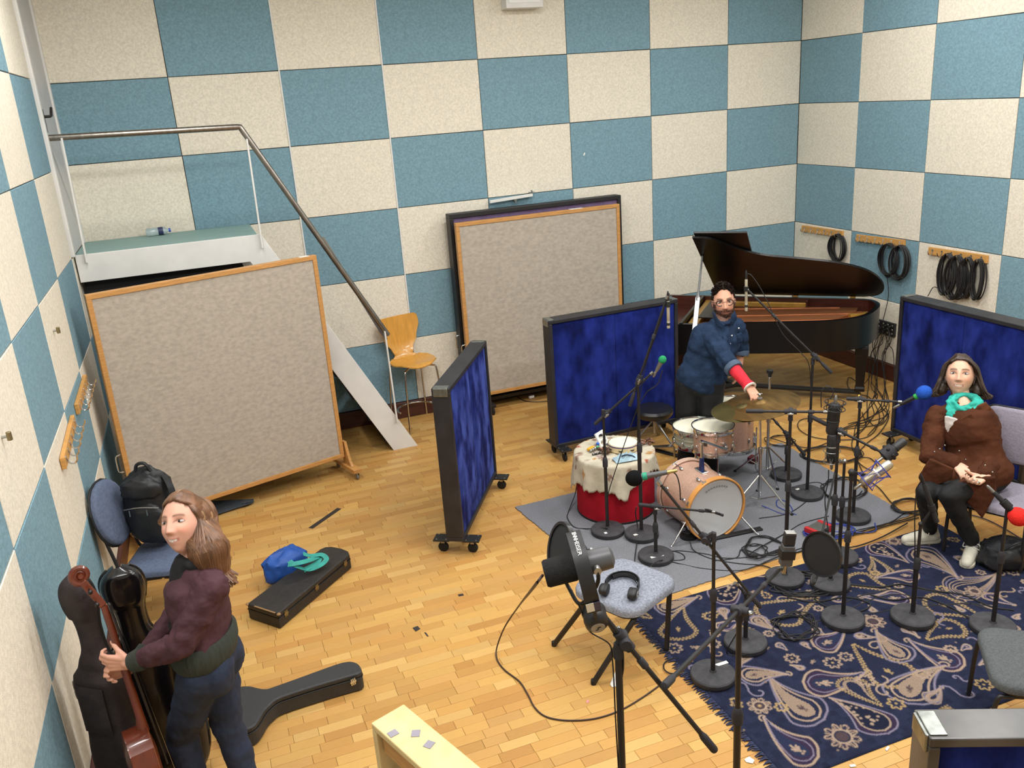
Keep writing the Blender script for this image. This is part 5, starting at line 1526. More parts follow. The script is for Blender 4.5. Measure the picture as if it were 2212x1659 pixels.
s = S_['k']; mic_pencil('slim black microphone with a silver connector pointing down in front of the seated woman', vp(1996, 1045, s['T']), vp(2024, 1128, s['T']), M_MICBODY, r=.0135, clip=.62)
s = S_['l']; mic_hand('black microphone with a red foam ball at the right edge', vp(2146, 1063, s['T']), vp(2199, 1116, s['T']), 'd8302a', None, .05, M_MICBODY)

s = S_['k']; MB().cyl(s['T'] - zzz * .01, vp(2014, 1099, s['T']), .009, .007, 8).sphere(s['T'], .014, 8, 6).build('mic_clip', M_BLACKP, s['root'])
s = S_['l']; MB().cyl(s['T'] - zzz * .02, vp(2176, 1091, s['T']), .011, n=8).lathe(vp(2166, 1082, s['T']), [(.0185, 0), (.023, .002), (.023, .05), (.0185, .05)], vp(2199, 1116, s['T']) - vp(2146, 1063, s['T']), 12, closed=True).build('mic_clip', M_BLACKP, s['root'])
def big_mic(label, c, ax, L, r, body, grille, ring=None, cradle=None, split=.55):
    """large condenser: c centre, ax direction of the grille end"""
    c = Vector(c); ax = Vector(ax).normalized(); b0 = c - ax * L / 2
    t = thing('microphone', label, 'microphone', b0)
    MB().lathe(b0, [(0, 0), (r * .62, 0), (r * .92, .012), (r, .03), (r, L * split), (r * .97, L * split + .003)], ax, 20).build('body', body, t)
    MB().lathe(b0, [(r * .97, L * split), (r * .98, L * split + .004), (r * .98, L * .9), (r * .8, L * .97), (r * .4, L), (0, L)], ax, 20).build('grille', grille, t)
    MB().lathe(b0 + ax * (L * split - .004), [(r, 0), (r * 1.05, .002), (r * 1.05, .008), (r, .010)], ax, 20).build('trim_ring', ring or M_STEEL, t)
    MB().lathe(b0 - ax * .05, [(0, 0), (.005, 0), (.0095, .01), (.0095, .05)], ax, 12).build('connector', M_STEEL, t)
    return t, b0
def cradle(t, c, ax, r, m, h=.06, n=8, name='cradle'):
    c = Vector(c); ax = Vector(ax).normalized(); x = ax.orthogonal().normalized(); y = ax.cross(x)
    mb = MB()
    for s in (-1, 1):
        mb.tube([c + ax * s * h / 2 + (x * cos(q) + y * sin(q)) * r for q in np.linspace(0, 2 * pi, 25)[:-1]], .0028, 6, closed=True)
    for i in range(4):
        q = pi / 4 + i * pi / 2; e = (x * cos(q) + y * sin(q)) * r
        mb.cyl(c + ax * h / 2 + e, c - ax * h / 2 + e, .0022, n=6)
    for i in range(n):
        q0, q1 = 2 * pi * i / n, 2 * pi * (i + .5) / n
        mb.tube([c + ax * h / 2 * (1 if i % 2 else -1) + (x * cos(q0) + y * sin(q0)) * r, c + (x * cos(q1) + y * sin(q1)) * r * .5, c + ax * h / 2 * (-1 if i % 2 else 1) + (x * cos(q0 + .7) + y * sin(q0 + .7)) * r], .0016, 5)
    return mb.build(name, m, t)
# upper black microphone hung from the level boom, lower one in a silver wire cradle
s = S_['m']; mc = vp(1800, 905, s['T']); upv = (vp(1797, 930, s['T']) - vp(1803, 880, s['T'])).normalized()
tm, b0 = big_mic('tall black studio microphone hanging upside down from the level boom', mc, upv, .20, .036, M_BLACKP, M_GRILLE, M_BLACKP)
cradle(tm, mc - upv * .085, upv, .06, M_BLACK, .04)
s = S_['r']; mc2 = vp(1797, 985, s['T']); mu = (vp(1798, 950, s['T']) - vp(1797, 990, s['T'])).normalized()
tm2, b2 = big_mic('black studio microphone standing in a silver wire cradle under the hanging one', vp(1797, 968, s['T']), mu, .20, .032, M_BLACKP, M_GRILLE, M_STEEL)
cradle(tm2, mc2, mu, .052, M_STEEL, .075)
MB().cyl(s['T'] - zzz * .02, mc2 + (s['T'] - mc2).normalized() * .05, .006, n=8).sphere(s['T'], .016, 10, 8).build('swivel', M_STEEL, tm2)
# silver gold microphone in a blue elastic cradle
s = S_['j']; ja, jb = vp(1868, 1040, s['T'], 20), vp(1919, 1004, s['T'], 20); jd = (jb - ja).normalized()
M_CHAMP = mat('champagne_mic', 'a69a86', .35, .7, var=.08, scale=30)
tj, bj = big_mic('silver gold studio microphone in a blue elastic cradle over the rug', (ja + jb) / 2, jd, .20, .027, M_CHAMP, mat('silver_grille', 'b9b4a4', .35, .7, var=.2, scale=300), M_WHITE, split=.5)
M_BLUEWEB = mat('blue_elastic', '34388c', .7)
cradle(tj, ja + jd * .06, jd, .062, M_BLUEWEB, .12, 12)
MB().beam(s['T'], ja + jd * .03 - jd.cross(zzz) * .05, .02, .014).sphere(s['T'], .02, 10, 8).cyl(s['T'] - zzz * .05, s['T'] + zzz * .01, .014, n=10).build('swivel', M_BLACKP, tj)
# black microphone on the long boom beside the seated woman
s = S_['q']; qc = s['b']; qd = (CM @ Vector((.75, .62, .1))).normalized()
tq, bq_ = big_mic('black square studio microphone on the long boom near the seated woman', qc + qd * .055, qd, .165, .026, M_BLACKP, M_GRILLE, M_BLACKP)
qs = qd.cross(zzz).normalized()
MB().cyl(qc - qd * .02, qc + qd * .05, .043, n=18).build('cradle_ring', M_GRIP, tq)
for i in range(6):
    e_ = (qs * cos(i * pi / 3) + qd.cross(qs) * sin(i * pi / 3)); MB().sphere(qc + qd * .02 + e_ * .042, .011, 8, 6).build('rubber_lug', M_RUBBER, tq)
# dual studio microphone on the foreground boom
s = S_['f']; fc_ = vp(1702, 1182, s['b']); fu = (vp(1708, 1148, s['b']) - vp(1697, 1215, s['b'])).normalized()
fx = (CM @ Vector((1, 0.1, 0))); fx = (fx - fu * fx.dot(fu)).normalized(); fy = fu.cross(fx)
t = thing('microphone', 'black rectangular studio microphone with a silver top on the foreground boom', 'microphone', fc_ - fu * .08)
Rf = Matrix((fx, fy, fu)).transposed()
mb = MB(); FM = Matrix.Translation(fc_) @ Rf.to_4x4()
mb.prism([(-.026, -.018), (-.02, -.022), (.02, -.022), (.026, -.018), (.026, .018), (.02, .022), (-.02, .022), (-.026, .018)], -.085, .012, FM); mb.build('body', M_MICGREY, t, bevel=.003)
mb = MB(); mb.prism([(-.025, -.017), (.025, -.017), (.025, .017), (-.025, .017)], .012, .072, FM); mb.build('grille', M_GRILLE, t, bevel=.006)
MB().prism([(-.022, -.016), (.022, -.016), (.022, .016), (-.022, .016)], .072, .076, FM).build('top_plate', M_STEEL, t, bevel=.002)
MB().prism([(-.032, -.025), (.032, -.025), (.032, .025), (-.032, .025)], -.052, -.006, FM).build('clip', M_BLACKP, t, bevel=.004)
MB().cyl(fc_ - fu * .085, fc_ - fu * .13, .0095, n=10).build('connector', M_STEEL, t)
# box microphone lying low in front of the bass drum
kc = at(1487, 1135, .10)
t = thing('microphone', 'small dark box microphone on a low shock mount in front of the bass drum', 'microphone', (kc.x, kc.y, 0))
MB().box(kc + zzz * .055, (.05, .035, .13), rotz(.4)).build('body', M_MICBODY, t, bevel=.006)
MB().lathe((kc.x, kc.y, .008), [(0, 0), (.062, 0), (.062, .02), (.03, .028), (.02, .06), (0, .06)], (0, 0, 1), 20).build('low_base', M_BLACKP, t)
cradle(t, kc + zzz * -.005, (0, 0, 1), .06, M_BLACK, .05)

# pop filters
def pop(label, c, nrm, r, goose):
    c = Vector(c); nrm = Vector(nrm).normalized(); t = thing('pop_filter', label, 'pop filter', c)
    x = nrm.orthogonal().normalized(); y = nrm.cross(x)
    MB().lathe(c, [(r, -.006), (r + .008, -.007), (r + .008, .007), (r, .006)], nrm, 40, closed=True).build('rim', mat('glossy_black_rim', '202022', .25), t)
    m_ = mat('nylon_mesh', '17171a', .8, var=.25, scale=260, alpha=.93)
    MB().lathe(c, [(0, .003), (r * .6, .003), (r, .001)], nrm, 40).lathe(c, [(0, -.003), (r * .6, -.003), (r, -.001)], nrm, 40).build('mesh_screen', m_, t)
    MB().tube(smooth_path(goose, 6), .006, 8).build('gooseneck', M_BLACKP, t)
    return t
def facing(c, du, dv):
    """unit vector from c towards the gallery, turned sideways"""
    v = (CAM - Vector(c)).normalized(); r_ = v.cross(zzz).normalized(); u_ = r_.cross(v)
    return (v - r_ * du + u_ * dv).normalized()
pc = vp(1775, 1197, S_['q']['T'] + Vector((0, 0, 0))); pc = at(1775, 1197, 1.0)
pr = 44 * (pc - CAM).length / FPX
pop('round black pop filter in front of the rug microphones', pc, facing(pc, -.75, -.25), pr * .96, [pc + Vector((0, .01, -pr)), pc + Vector((.03, .08, -pr - .06)), S_['q']['B'] + zzz * .78 + Vector((-.03, -.02, 0)), S_['q']['B'] + zzz * .78])
dT = S_['d']['T']
p2c = vp(1212, 1192, S_['d']['b'] + Vector((.0, .10, 0)))
pop('black pop filter tilted behind the foreground dynamic microphone', p2c, facing(p2c, -2.2, .25), .08, [p2c + Vector((.0, 0, -.078)), p2c + Vector((.02, 0, -.13)), S_['d']['b'] + Vector((-.02, .03, -.03)), S_['d']['b']])

# foreground dynamic microphone with headphones hung over it
tb1 = S_['d']['b']
ma, mb_ = vp(1174, 1241, tb1, 8), vp(1262, 1218, tb1, 8); md = (ma - mb_).normalized()
t = thing('microphone', 'large black dynamic microphone with a wide foam end in the foreground', 'microphone', mb_)
rr = 29.5 * (ma - CAM).length / FPX
L1 = (ma - mb_).length
MB().lathe(ma + md * -.002, [(0, 0), (rr * .9, -.001), (rr, -.008), (rr * 1.02, -L1 * .72), (rr * .95, -L1 * .78), (0, -L1 * .78)], md, 28).build('foam_cover', foam('2b2a2a'), t)
MB().lathe(ma, [(rr * .9, -L1 * .77), (rr * .88, -L1 * 1.15), (rr * .8, -L1 * 1.65), (rr * .4, -L1 * 1.72), (0, -L1 * 1.72)], md, 28).build('body', M_MICGREY, t)
yk = mb_ - md * L1 * .25
sd = md.cross(zzz).normalized()
MB().tube(smooth_path([yk + sd * rr, yk + sd * (rr + .012), yk + sd * (rr + .008) - zzz * rr, tb1 + zzz * .01, yk - sd * (rr + .008) - zzz * rr, yk - sd * (rr + .012), yk - sd * rr], 4), .006, 8).build('yoke', M_BLACKP, t)
MB().cyl(yk + sd * (rr + .018), yk + sd * rr, .011, n=12).cyl(yk - sd * (rr + .018), yk - sd * rr, .011, n=12).cyl(tb1 - zzz * .02, tb1 + zzz * .03, .012, n=10).build('yoke_screws', M_STEEL, t)['kind'] = 'stuff'

M_HPBLK = mat('headphone_black', '1d1d1f', .5)
M_PAD = mat('leatherette_pad', '161617', .6, bump=.2, bscale=90)
M_HPGREY = mat('headphone_grey', '8f8c86', .4, .3)
def headphones(label, M, arc=.085, open_=.0, letter=False, cupg=True):
    """local frame: headband arch in the xz plane, cups at the ends, +y forward"""
    t = thing('headphones', label, 'headphones', M.translation)
    A = [(-.082 - open_, 0, -.055), (-.088 - open_, 0, -.01), (-.078, 0, .045), (-.045, 0, .085), (0, 0, .10), (.045, 0, .085), (.078, 0, .045), (.088 + open_, 0, -.01), (.082 + open_, 0, -.055)]
    path = smooth_path([Vector(q) for q in A], 6)
    band = path[4:-4]
    MB().tube([M @ q for q in band], .016, 10, flat=.30, upv=M.to_3x3() @ Vector((0, 0, 1))).build('headband', M_HPBLK, t) if False else None
    rows = []
    for q in band:
        rad = Vector((q.x, 0, q.z - .01)).normalized()
        rows.append([M @ (q + Vector((0, w, 0)) - rad * 0) for w in (-.017, -.009, 0, .009, .017)])
    MB().sheet(rows, .007).build('headband', M_HPBLK, t)
    rows = []
    for q in band[8:-8]:
        rad = Vector((q.x, 0, q.z - .01)).normalized()
        rows.append([M @ (q + Vector((0, w, 0)) - rad * (.008 + .006 * (1 - abs(w) / .014))) for w in (-.014, -.007, 0, .007, .014)])
    MB().sheet(rows[::-1], .003).build('headband_pad', M_PAD, t)
    for s_ in (-1, 1):
        c = Vector((s_ * (.078 + open_), 0, -.085)); nrm = Vector((s_ * 1, 0, -.08)).normalized()
        R = Matrix(((0, 0, 1), (1, 0, 0), (0, 1, 0))).transposed()
        cup = MB()
        P = [(.028 * cos(q), .040 * sin(q)) for q in np.linspace(0, 2 * pi, 29)[:-1]]
        def ring(sc, off): return [M @ (c + Vector((s_ * off, x * sc, y * sc))) for x, y in P]
        def stack(lv, mt, name):
            mb = MB(); n = len(P); rs = [ring(sc, off) for sc, off in lv]
            mb.add([q for r_ in rs for q in r_], [(i * n + k, i * n + (k + 1) % n, (i + 1) * n + (k + 1) % n, (i + 1) * n + k) for i in range(len(rs) - 1) for k in range(n)] + [tuple(range(n)), tuple(range((len(rs) - 1) * n, len(rs) * n))], True)
            return mb.build(name, mt, t, sharp=.9)
        cu = stack([(.5, -.004), (1.0, -.002), (1.04, .008), (.95, .022), (.7, .028)], M_HPBLK, 'ear_cup')
        stack([(.75, -.022), (1.0, -.019), (1.06, -.012), (1.0, -.002)], M_PAD, 'ear_pad')
        mb = MB(); n = len(P)
        a_, b_ = ring(.62, .0285), ring(.58, .0305)
        mb.add(a_ + b_, [(k, (k + 1) % n, n + (k + 1) % n, n + k) for k in range(n)] + [tuple(range(n, 2 * n))]); mb.build('cup_badge', M_HPGREY, cu)
        # curved mark on the badge
        mk = MB(); z_ = .031
        for pts in ([(-.007, -.006), (-.002, -.006), (.001, -.001), (-.001, .003), (.002, .006), (.007, .006)],):
            pth = smooth_path([M @ (c + Vector((s_ * z_, x, y))) for x, y in pts], 4); mk.tube(pth, .0013, 5)
        mk.build('badge_mark', M_BLACKP, cu)
        MB().tube(smooth_path([M @ Vector((s_ * (.088 + open_), 0, -.01)), M @ Vector((s_ * (.096 + open_), .0, -.04)), M @ (c + Vector((s_ * .022, 0, .012)))], 4), .006, 8).build('arm', M_HPBLK, t)
    return t, band
def letters(txt, parent, band, M, i0, i1, size, m, wofs=0):
    """raised letters that follow the headband"""
    L = [0]
    for a_, b_ in zip(band, band[1:]): L.append(L[-1] + (b_ - a_).length)
    mid = (L[i0] + L[i1]) / 2
    cu = bpy.data.curves.new('lettering', 'FONT'); cu.body = txt; cu.size = size; cu.extrude = .0003; cu.align_x = 'CENTER'; cu.align_y = 'CENTER'; cu.resolution_u = 3
    ob = bpy.data.objects.new('lettering_tmp', cu); COL.objects.link(ob)
    bpy.context.view_layer.update()
    me = bpy.data.meshes.new_from_object(ob.evaluated_get(bpy.context.evaluated_depsgraph_get())); bpy.data.objects.remove(ob)
    o = ORG.get(parent.name)
    for v in me.vertices:
        s_ = mid + v.co.x
        k = max(0, min(len(L) - 2, int(np.searchsorted(L, s_)) - 1)); q = (s_ - L[k]) / max(1e-6, L[k + 1] - L[k])
        p = band[k].lerp(band[k + 1], q); tg = (band[k + 1] - band[k]).normalized(); nn = Vector((-tg.z, 0, tg.x)); 
        if nn.dot(Vector((p.x, 0, p.z))) < 0: nn = -nn
        v.co = (M @ (p + Vector((0, -v.co.y * -1 + wofs, 0)) + nn * (.0078 + v.co.z))) - Vector(o)
    me.materials.clear(); me.materials.append(m)
    return link('lettering', me, parent)
# hung headphones: arch over the microphone, cups hanging towards the gallery
hy_ = -md; tcH = CAM - tb1; tcH.z = 0; tcH.normalize(); hz_ = (zzz * .85 + tcH * .55 - md * .1).normalized(); hz_ = (hz_ - hy_ * hz_.dot(hy_)).normalized(); hx_ = hy_.cross(hz_)
hb = vp(1256, 1216, tb1, 8) + hz_ * (rr * .88 - .09)
MH = Matrix.Translation(hb) @ Matrix((hx_, hy_, hz_)).transposed().to_4x4() @ Matrix.Scale(1.22, 4)
hp_, band = headphones('black headphones hung over the foreground microphone, white lettering on the band', MH, letter=True)
letters('SENNHEISER', hp_, band, MH, 6, len(band) - 13, .0135, mat('white_print', 'e8e6e0', .6))
for k, (i_, m_) in enumerate(((len(band) - 6, M_WHITETAPE),)):
    p = band[i_]; MB().box((0, 0, 0), (.012, .03, .002), Matrix((hx_, hy_, hz_)).transposed()).build('tape_label', m_, hp_, org=(0, 0, 0)) if False else None
q_ = band[-5]; tg = (band[-4] - band[-6]).normalized(); nn = Vector((-tg.z, 0, tg.x)); nn = nn if nn.x > 0 else -nn
MB().sheet([[MH @ (q_ + tg * a_ + Vector((0, w_, 0)) + nn * .0078) for w_ in (-.016, .002)] for a_ in (-.018, .018)], .0008).build('paper_label', M_WHITETAPE, hp_)
MB().sheet([[MH @ (q_ + tg * a_ + Vector((0, w_, 0)) + nn * .0078) for w_ in (.002, .016)] for a_ in (-.018, .018)], .0008).build('blue_label', mat('navy_label', '2b3358', 0.5), hp_)
# headphones lying on the padded stool
hc_ = at(1345, 1262, .475)
zx = (at(1375, 1285, .475) - at(1310, 1275, .475)).normalized()
fw_ = Vector((-zx.y, zx.x, 0))
MH2 = Matrix.Translation(hc_ + zzz * .006) @ Matrix((zx, -zzz, fw_)).transposed().to_4x4()
headphones('black headphones with grey badges lying on the padded stool', MH2)

# ------------------------------------------------------------------ cables
M_CABLE = mat('black_cable', '1c1a1b', .55)
M_CABLEB = mat('brown_black_cable', '35231d', .55)
M_CABLEU = mat('blue_cable', '2a3a86', .5)
CABLE_N = 0
def cable(label, pts, r=.0042, m=None, group=None, z=.010, k=6, floor=True):
    P = [at(q[0], q[1], q[2] if len(q) > 2 else z) if not isinstance(q, Vector) else q for q in pts]
    mb = MB().tube(smooth_path(P, k), r, 6)
    o = mb.build('cable', m or M_CABLE, org=P[0]); return tag(o, label, 'cable', group)
def loops(u, v, ru, rv, turns, ph=0, jit=.12, z=.012):
    r2 = random.Random(int(u * 7 + v)); out = []
    n = int(turns * 10)
    for i in range(n + 1):
        a = ph + 2 * pi * i / 10; q = 1 + jit * (r2.random() - .5) * 2
        out.append((u + ru * q * cos(a), v + rv * q * sin(a), z + .006 * (i % 7) * .5))
    return out
cable('brown cable looping across the open floor to the foreground microphone', [vp(1172, 1243, tb1, 8), vp(1150, 1272, tb1, 0), (1120, 1310, .55), (1090, 1355, .2), (1073, 1400, .03), (1074, 1425), (1090, 1447), (1122, 1472), (1140, 1500), (1155, 1528), (1180, 1548), (1225, 1556), (1285, 1552), (1340, 1534), (1390, 1505), (1440, 1470), (1480, 1452), (1530, 1430)], .0045, M_CABLEB, z=.006)
cable('thin cable dropping from the hung headphones beside the tripod', [vp(1247, 1300, tb1), vp(1262, 1335, tb1), vp(1275, 1365, dT), vp(1315, 1390, dT), vp(1322, 1420, dT), vp(1326, 1470, dT), vp(1330, 1560, dT), vp(1336, 1659, dT)], .0022)
cable('cable running up the foreground tripod stand', [vp(1300, 1330, dT), vp(1322, 1360, dT), vp(1343, 1400, dT), vp(1346, 1440, dT), vp(1341, 1480, dT), vp(1340, 1560, dT), vp(1345, 1640, dT), vp(1346, 1700, dT)], .0036)
cable('cable from the stand left of the red table sweeping over the carpet edge', [vp(1431, 800, S_['a']['T']), vp(1420, 830, S_['a']['T']), vp(1395, 850, S_['a']['T']), vp(1370, 900, S_['a']['T']), vp(1320, 1045, S_['a']['B']), vp(1312, 1080, S_['a']['B'])], .0034)
cable('black cable curling from the carpet to the left table stand', [(1247, 1030, .25), (1243, 1065, .08), (1228, 1105, .014), (1226, 1120, .012), (1240, 1138, .012), (1262, 1142, .012), (1300, 1141, .05), (1312, 1142, .06)], .004)
cable('cable tied up the tall boom toward the hanging pencil microphone', [vp(1443, 640, S_['b']['T']), vp(1446, 634, S_['b']['T']), vp(1440, 648, S_['b']['T']), vp(1425, 700, S_['b']['T']), vp(1400, 770, S_['b']['T']), vp(1388, 820, S_['b']['T']), vp(1378, 900, S_['b']['B']), vp(1378, 1000, S_['b']['B']), vp(1383, 1090, S_['b']['B']), vp(1389, 1150, S_['b']['B'])], .0034)
cable('cable looping from the black foam microphone down its boom', [vp(1442, 1020, S_['e']['T']), vp(1452, 1019, S_['e']['T']), vp(1462, 1028, S_['e']['T']), vp(1468, 1050, S_['e']['T']), vp(1470, 1080, S_['e']['T'])], .0034)
cable('cable crossing the carpet in front of the short bass drum stand', [(1375, 1095, .36), (1373, 1110, .2), (1378, 1150, .05), (1372, 1200, .014), (1370, 1225, .012)], .004)
cable('cable from the bass drum box microphone along the carpet', [(1490, 1170, .04), (1500, 1190, .014), (1540, 1208), (1600, 1218), (1650, 1222), (1690, 1240)], .004)
cable('cable looping on the carpet beside the short stand base', [(1425, 1185), (1470, 1195), (1478, 1208), (1450, 1210), (1445, 1200), (1460, 1190), (1520, 1196), (1570, 1206), (1640, 1200), (1700, 1180)], .004)
cable('cable across the front edge of the grey carpet', [(1370, 1250, .44), (1395, 1230, .3), (1430, 1210, .05), (1470, 1218), (1520, 1228), (1600, 1232), (1660, 1212)], .0036)
cable('loose loops of black cable on the front of the grey carpet', loops(1650, 1180, 42, 20, 3.3, .4, .2) + [(1700, 1150), (1735, 1130), (1790, 1115)], .004)
cable('second loose coil of cable at the carpet front', loops(1632, 1190, 26, 14, 2.3, 1.4, .25) + [(1590, 1205), (1540, 1212)], .004)
cable('coil of black cable lying at the back right of the grey carpet', loops(1797, 981, 66, 17, 5, 0, .08), .0042)
cable('coil of cable on the floor behind the grey carpet', loops(1685, 952, 30, 11, 2.6, 0, .15) + [(1740, 967), (1790, 955), (1830, 930)], .004)
cable('cable wandering over the floor under the piano tail', [(1885, 775, .35), (1880, 810, .15), (1862, 830), (1835, 815), (1832, 835), (1850, 850), (1880, 860), (1900, 900), (1880, 940), (1830, 950), (1760, 945), (1725, 925), (1735, 905), (1800, 905)], .004)
cable('cable trailing from the wall sockets past the piano leg', [atx(1905, 720, -.06), atx(1885, 740, -.05), (1895, 800, .1), (1890, 850), (1905, 880), (1920, 900), (1900, 935), (1870, 960), (1850, 990), (1880, 1015), (1920, 1010)], .004)
cable('cable dropping from the wall sockets along the skirting', [atx(1912, 722, -.06), atx(1920, 745, -.06), atx(1930, 765, -.05), (1930, 850), (1915, 905), (1890, 920), (1875, 900), (1880, 870), (1895, 850)], .004)
for i in range(9):
    u0 = 1898 + 3.6 * i
    r9 = random.Random(i); J = lambda k: r9.uniform(-k, k); cable('black cable hanging from the wall socket plate to the floor', [atx(u0, 712 + (i % 3) * 8, -.08), atx(u0 - 8 + i + J(7), 738 + J(5), -.11), atx(1882 + i * 4 + J(9), 772 + J(8), -.08 + J(.02)), at(1878 + i * 5 + J(12), 832 + J(8), .04), at(1880 + i * 5 + J(18), 866 + J(10), .008), at(1868 + i * 6 + J(22), 900 + J(16), .008), at(1850 + J(40), 930 + J(22), .008)], .0038, group='cables from the socket plate')
cable('cable snaking from the piano leg to the low boom stand', [(1862, 890), (1870, 920), (1850, 935), (1840, 960), (1852, 985), (1880, 990), (1895, 1010), (1870, 1030), (1850, 1020)], .004)
cable('cable running from the coil toward the seated woman', [(1850, 990), (1870, 1030), (1900, 1055), (1925, 1085), (1950, 1105), (1990, 1112)], .004)
cable('coil of black cable beside the left shoe of the seated woman', loops(1962, 1092, 34, 15, 4.2, .5, .12) + [(1920, 1130), (1850, 1150), (1790, 1165)], .0042)
cable('bundle cable along the carpet edge toward the red box', [(2010, 1100), (1960, 1120), (1900, 1135), (1850, 1146), (1800, 1158), (1760, 1180), (1700, 1200)], .0044)
cable('second bundle cable along the rug edge', [(1985, 1118), (1930, 1132), (1870, 1150), (1820, 1160), (1770, 1175), (1720, 1188), (1650, 1215)], .0044)
cable('dark cable from under the woman chair across the floor', [(2212, 1168), (2170, 1142), (2130, 1122), (2090, 1110)], .0042, mat('purple_cable', '30263f', .5))
cable('cable crossing under the chair of the seated woman', [(2180, 1108), (2140, 1108), (2090, 1098), (2060, 1090)], .0042)
cable('coil of black cable beside the carpet right side', loops(1822, 1055, 48, 22, 3.6, .3, .14), .0042)
cable('cable along the grey carpet between the stand bases', [(1700, 1055), (1760, 1042), (1780, 1050), (1765, 1060), (1740, 1085), (1700, 1110), (1640, 1120)], .004)
cable('blue cable on the carpet by the cymbal stand', [(1645, 1092, .03), (1660, 1098), (1690, 1110), (1712, 1104), (1700, 1085), (1680, 1080), (1678, 1092), (1690, 1100), (1720, 1112)], .0038, M_CABLEU)
cable('blue cable coil around the red box', loops(1790, 1146, 52, 16, 3.5, 0, .18) + [(1880, 1150), (1890, 1130)], .0046, M_CABLEU)
cable('thick cable heap around the pop filter stand base', loops(1735, 1262, 60, 22, 7.5, .2, .35), .0042)
cable('thin cable coil lying on the rug', loops(1718, 1352, 44, 26, 6.5, 1, .3), .0036)
cable('cable running from the rug coil to the stand bases', [(1760, 1345), (1800, 1330), (1850, 1310), (1900, 1290), (1950, 1285), (2000, 1300), (2060, 1320), (2120, 1345)], .0052)
cable('cable curving over the rug past the central stand', [(1790, 1330), (1840, 1295), (1900, 1278), (1960, 1272), (2020, 1280), (2080, 1300), (2150, 1320)], .0052)
cable('cable sweeping over the right of the rug', [(1740, 1280), (1800, 1310), (1870, 1325), (1930, 1318), (2000, 1310), (2100, 1305), (2180, 1320)], .0052)
cable('cable from the slim microphone down its stand', [vp(1990, 1038, S_['k']['T']), vp(1980, 1060, S_['k']['T']), vp(1976, 1120, S_['k']['B']), vp(1976, 1200, S_['k']['B']), vp(1968, 1320, S_['k']['B'])], .0036)
cable('cable hanging in a loop above the hanging studio microphone', [vp(1793, 862, S_['m']['T']), vp(1800, 850, S_['m']['T']), vp(1796, 838, S_['m']['T']), vp(1783, 835, S_['m']['T']), vp(1774, 850, S_['m']['T']), vp(1774, 880, S_['m']['T'])], .0034)
cable('cable below the wire cradle microphone', [vp(1790, 1015, S_['r']['T']), vp(1789, 1040, S_['r']['T']), vp(1782, 1080, S_['r']['B']), vp(1788, 1140, S_['r']['B']), (1795, 1215)], .0036)
cable('cable along the piano boom', [vp(1612, 600, S_['n']['T']), vp(1613, 593, S_['n']['T']), vp(1622, 594, S_['n']['T']), vp(1640, 618, S_['n']['T']), vp(1662, 660, S_['n']['T']), vp(1690, 720, S_['n']['T']), vp(1730, 762, S_['n']['T']), vp(1748, 790, S_['n']['T']), vp(1752, 860, S_['n']['B'])], .0034)
cable('thin cable coiling beside the foreground boom foot', [(1610, 1330, .6), (1590, 1370, .3), (1570, 1410, .06), (1600, 1415, .05), (1640, 1405), (1660, 1398)], .0036)
cable('small loop of cable at the left edge of the rug', [(1475, 1452), (1450, 1455), (1436, 1447), (1434, 1435), (1442, 1427), (1460, 1421)], .004)
cable('black cable on the floor under the rear grey screen', [(1118, 858), (1135, 866), (1160, 868), (1185, 866)], .004)
c = at(1148, 857, .02); tag(MB().box(c, (.06, .03, .03), rotz(.2)).build('white_plug', M_WHITE, bevel=.005, org=c), 'small white plug on the floor at the foot of the rear screen', 'plug')
for i_, (l_, p_) in enumerate((('cable looping between the two central stand bases on the rug', [(1700, 1290), (1760, 1300), (1830, 1290), (1880, 1305), (1850, 1322), (1790, 1312), (1760, 1290), (1800, 1270)]),
        ('cable lying across the rug toward the charcoal chair', [(1880, 1285), (1930, 1296), (1990, 1290), (2050, 1310), (2100, 1340), (2120, 1352)]),
        ('cable crossing the rug behind the slim microphone stand', [(1830, 1262), (1900, 1268), (1950, 1262), (2010, 1275), (2080, 1285), (2140, 1310), (2190, 1318)]),
        ('black cable spilling over the rug edge near the red box', [(1760, 1200), (1800, 1186), (1850, 1180), (1905, 1160), (1960, 1130)]))):
    cable(l_, p_, .0048, z=.017)
# coils on the hook rails
def hook_coil(label, u0, u1, v0, v1, seed, hang=None, x=-.05):
    a_, b_ = atx((u0 + u1) / 2, v0, x), atx((u0 + u1) / 2, v1, x)
    l_, r_ = atx(u0, (v0 + v1) / 2, x), atx(u1, (v0 + v1) / 2, x)
    w = abs(l_.y - r_.y) / 2; r2 = random.Random(seed); P = []
    top = a_.z; bot = b_.z; cy = a_.y
    for i in range(15):
        ww = w * r2.uniform(.66, 1.12); bb = bot + (top - bot) * r2.uniform(0, .10); xx = x + r2.uniform(-.03, .03); sh = r2.uniform(-.15, .15) * w
        for j in range(12):
            q = 2 * pi * j / 12
            e = sin(q / 2) ** .8
            P.append(Vector((xx + .008 * sin(q * 2), cy + sh * e - ww * sin(q) * (.55 + .45 * e), top - (top - bb) * (1 - cos(q)) / 2)))
    o = MB().tube(smooth_path(P, 3), .0056, 6).build('cable_coil', M_CABLE, org=P[0]); tag(o, label, 'cable coil', 'cable coils on the hook rails')
    if hang: cable(hang[0], [Vector((x, cy, bot + .02))] + [atx(u, v, x) for u, v in hang[1]], .004)
hook_coil('single black cable coil on the hook rail nearest the corner', 1792, 1827, 506, 568, 1)
hook_coil('left of the two cable coils on the middle hook rail', 1900, 1942, 526, 600, 2, ('cable hanging down from the middle hook rail to the wall sockets', [(1919, 640), (1908, 690), (1904, 705)]))
hook_coil('right of the two cable coils on the middle hook rail', 1925, 1966, 530, 606, 3)
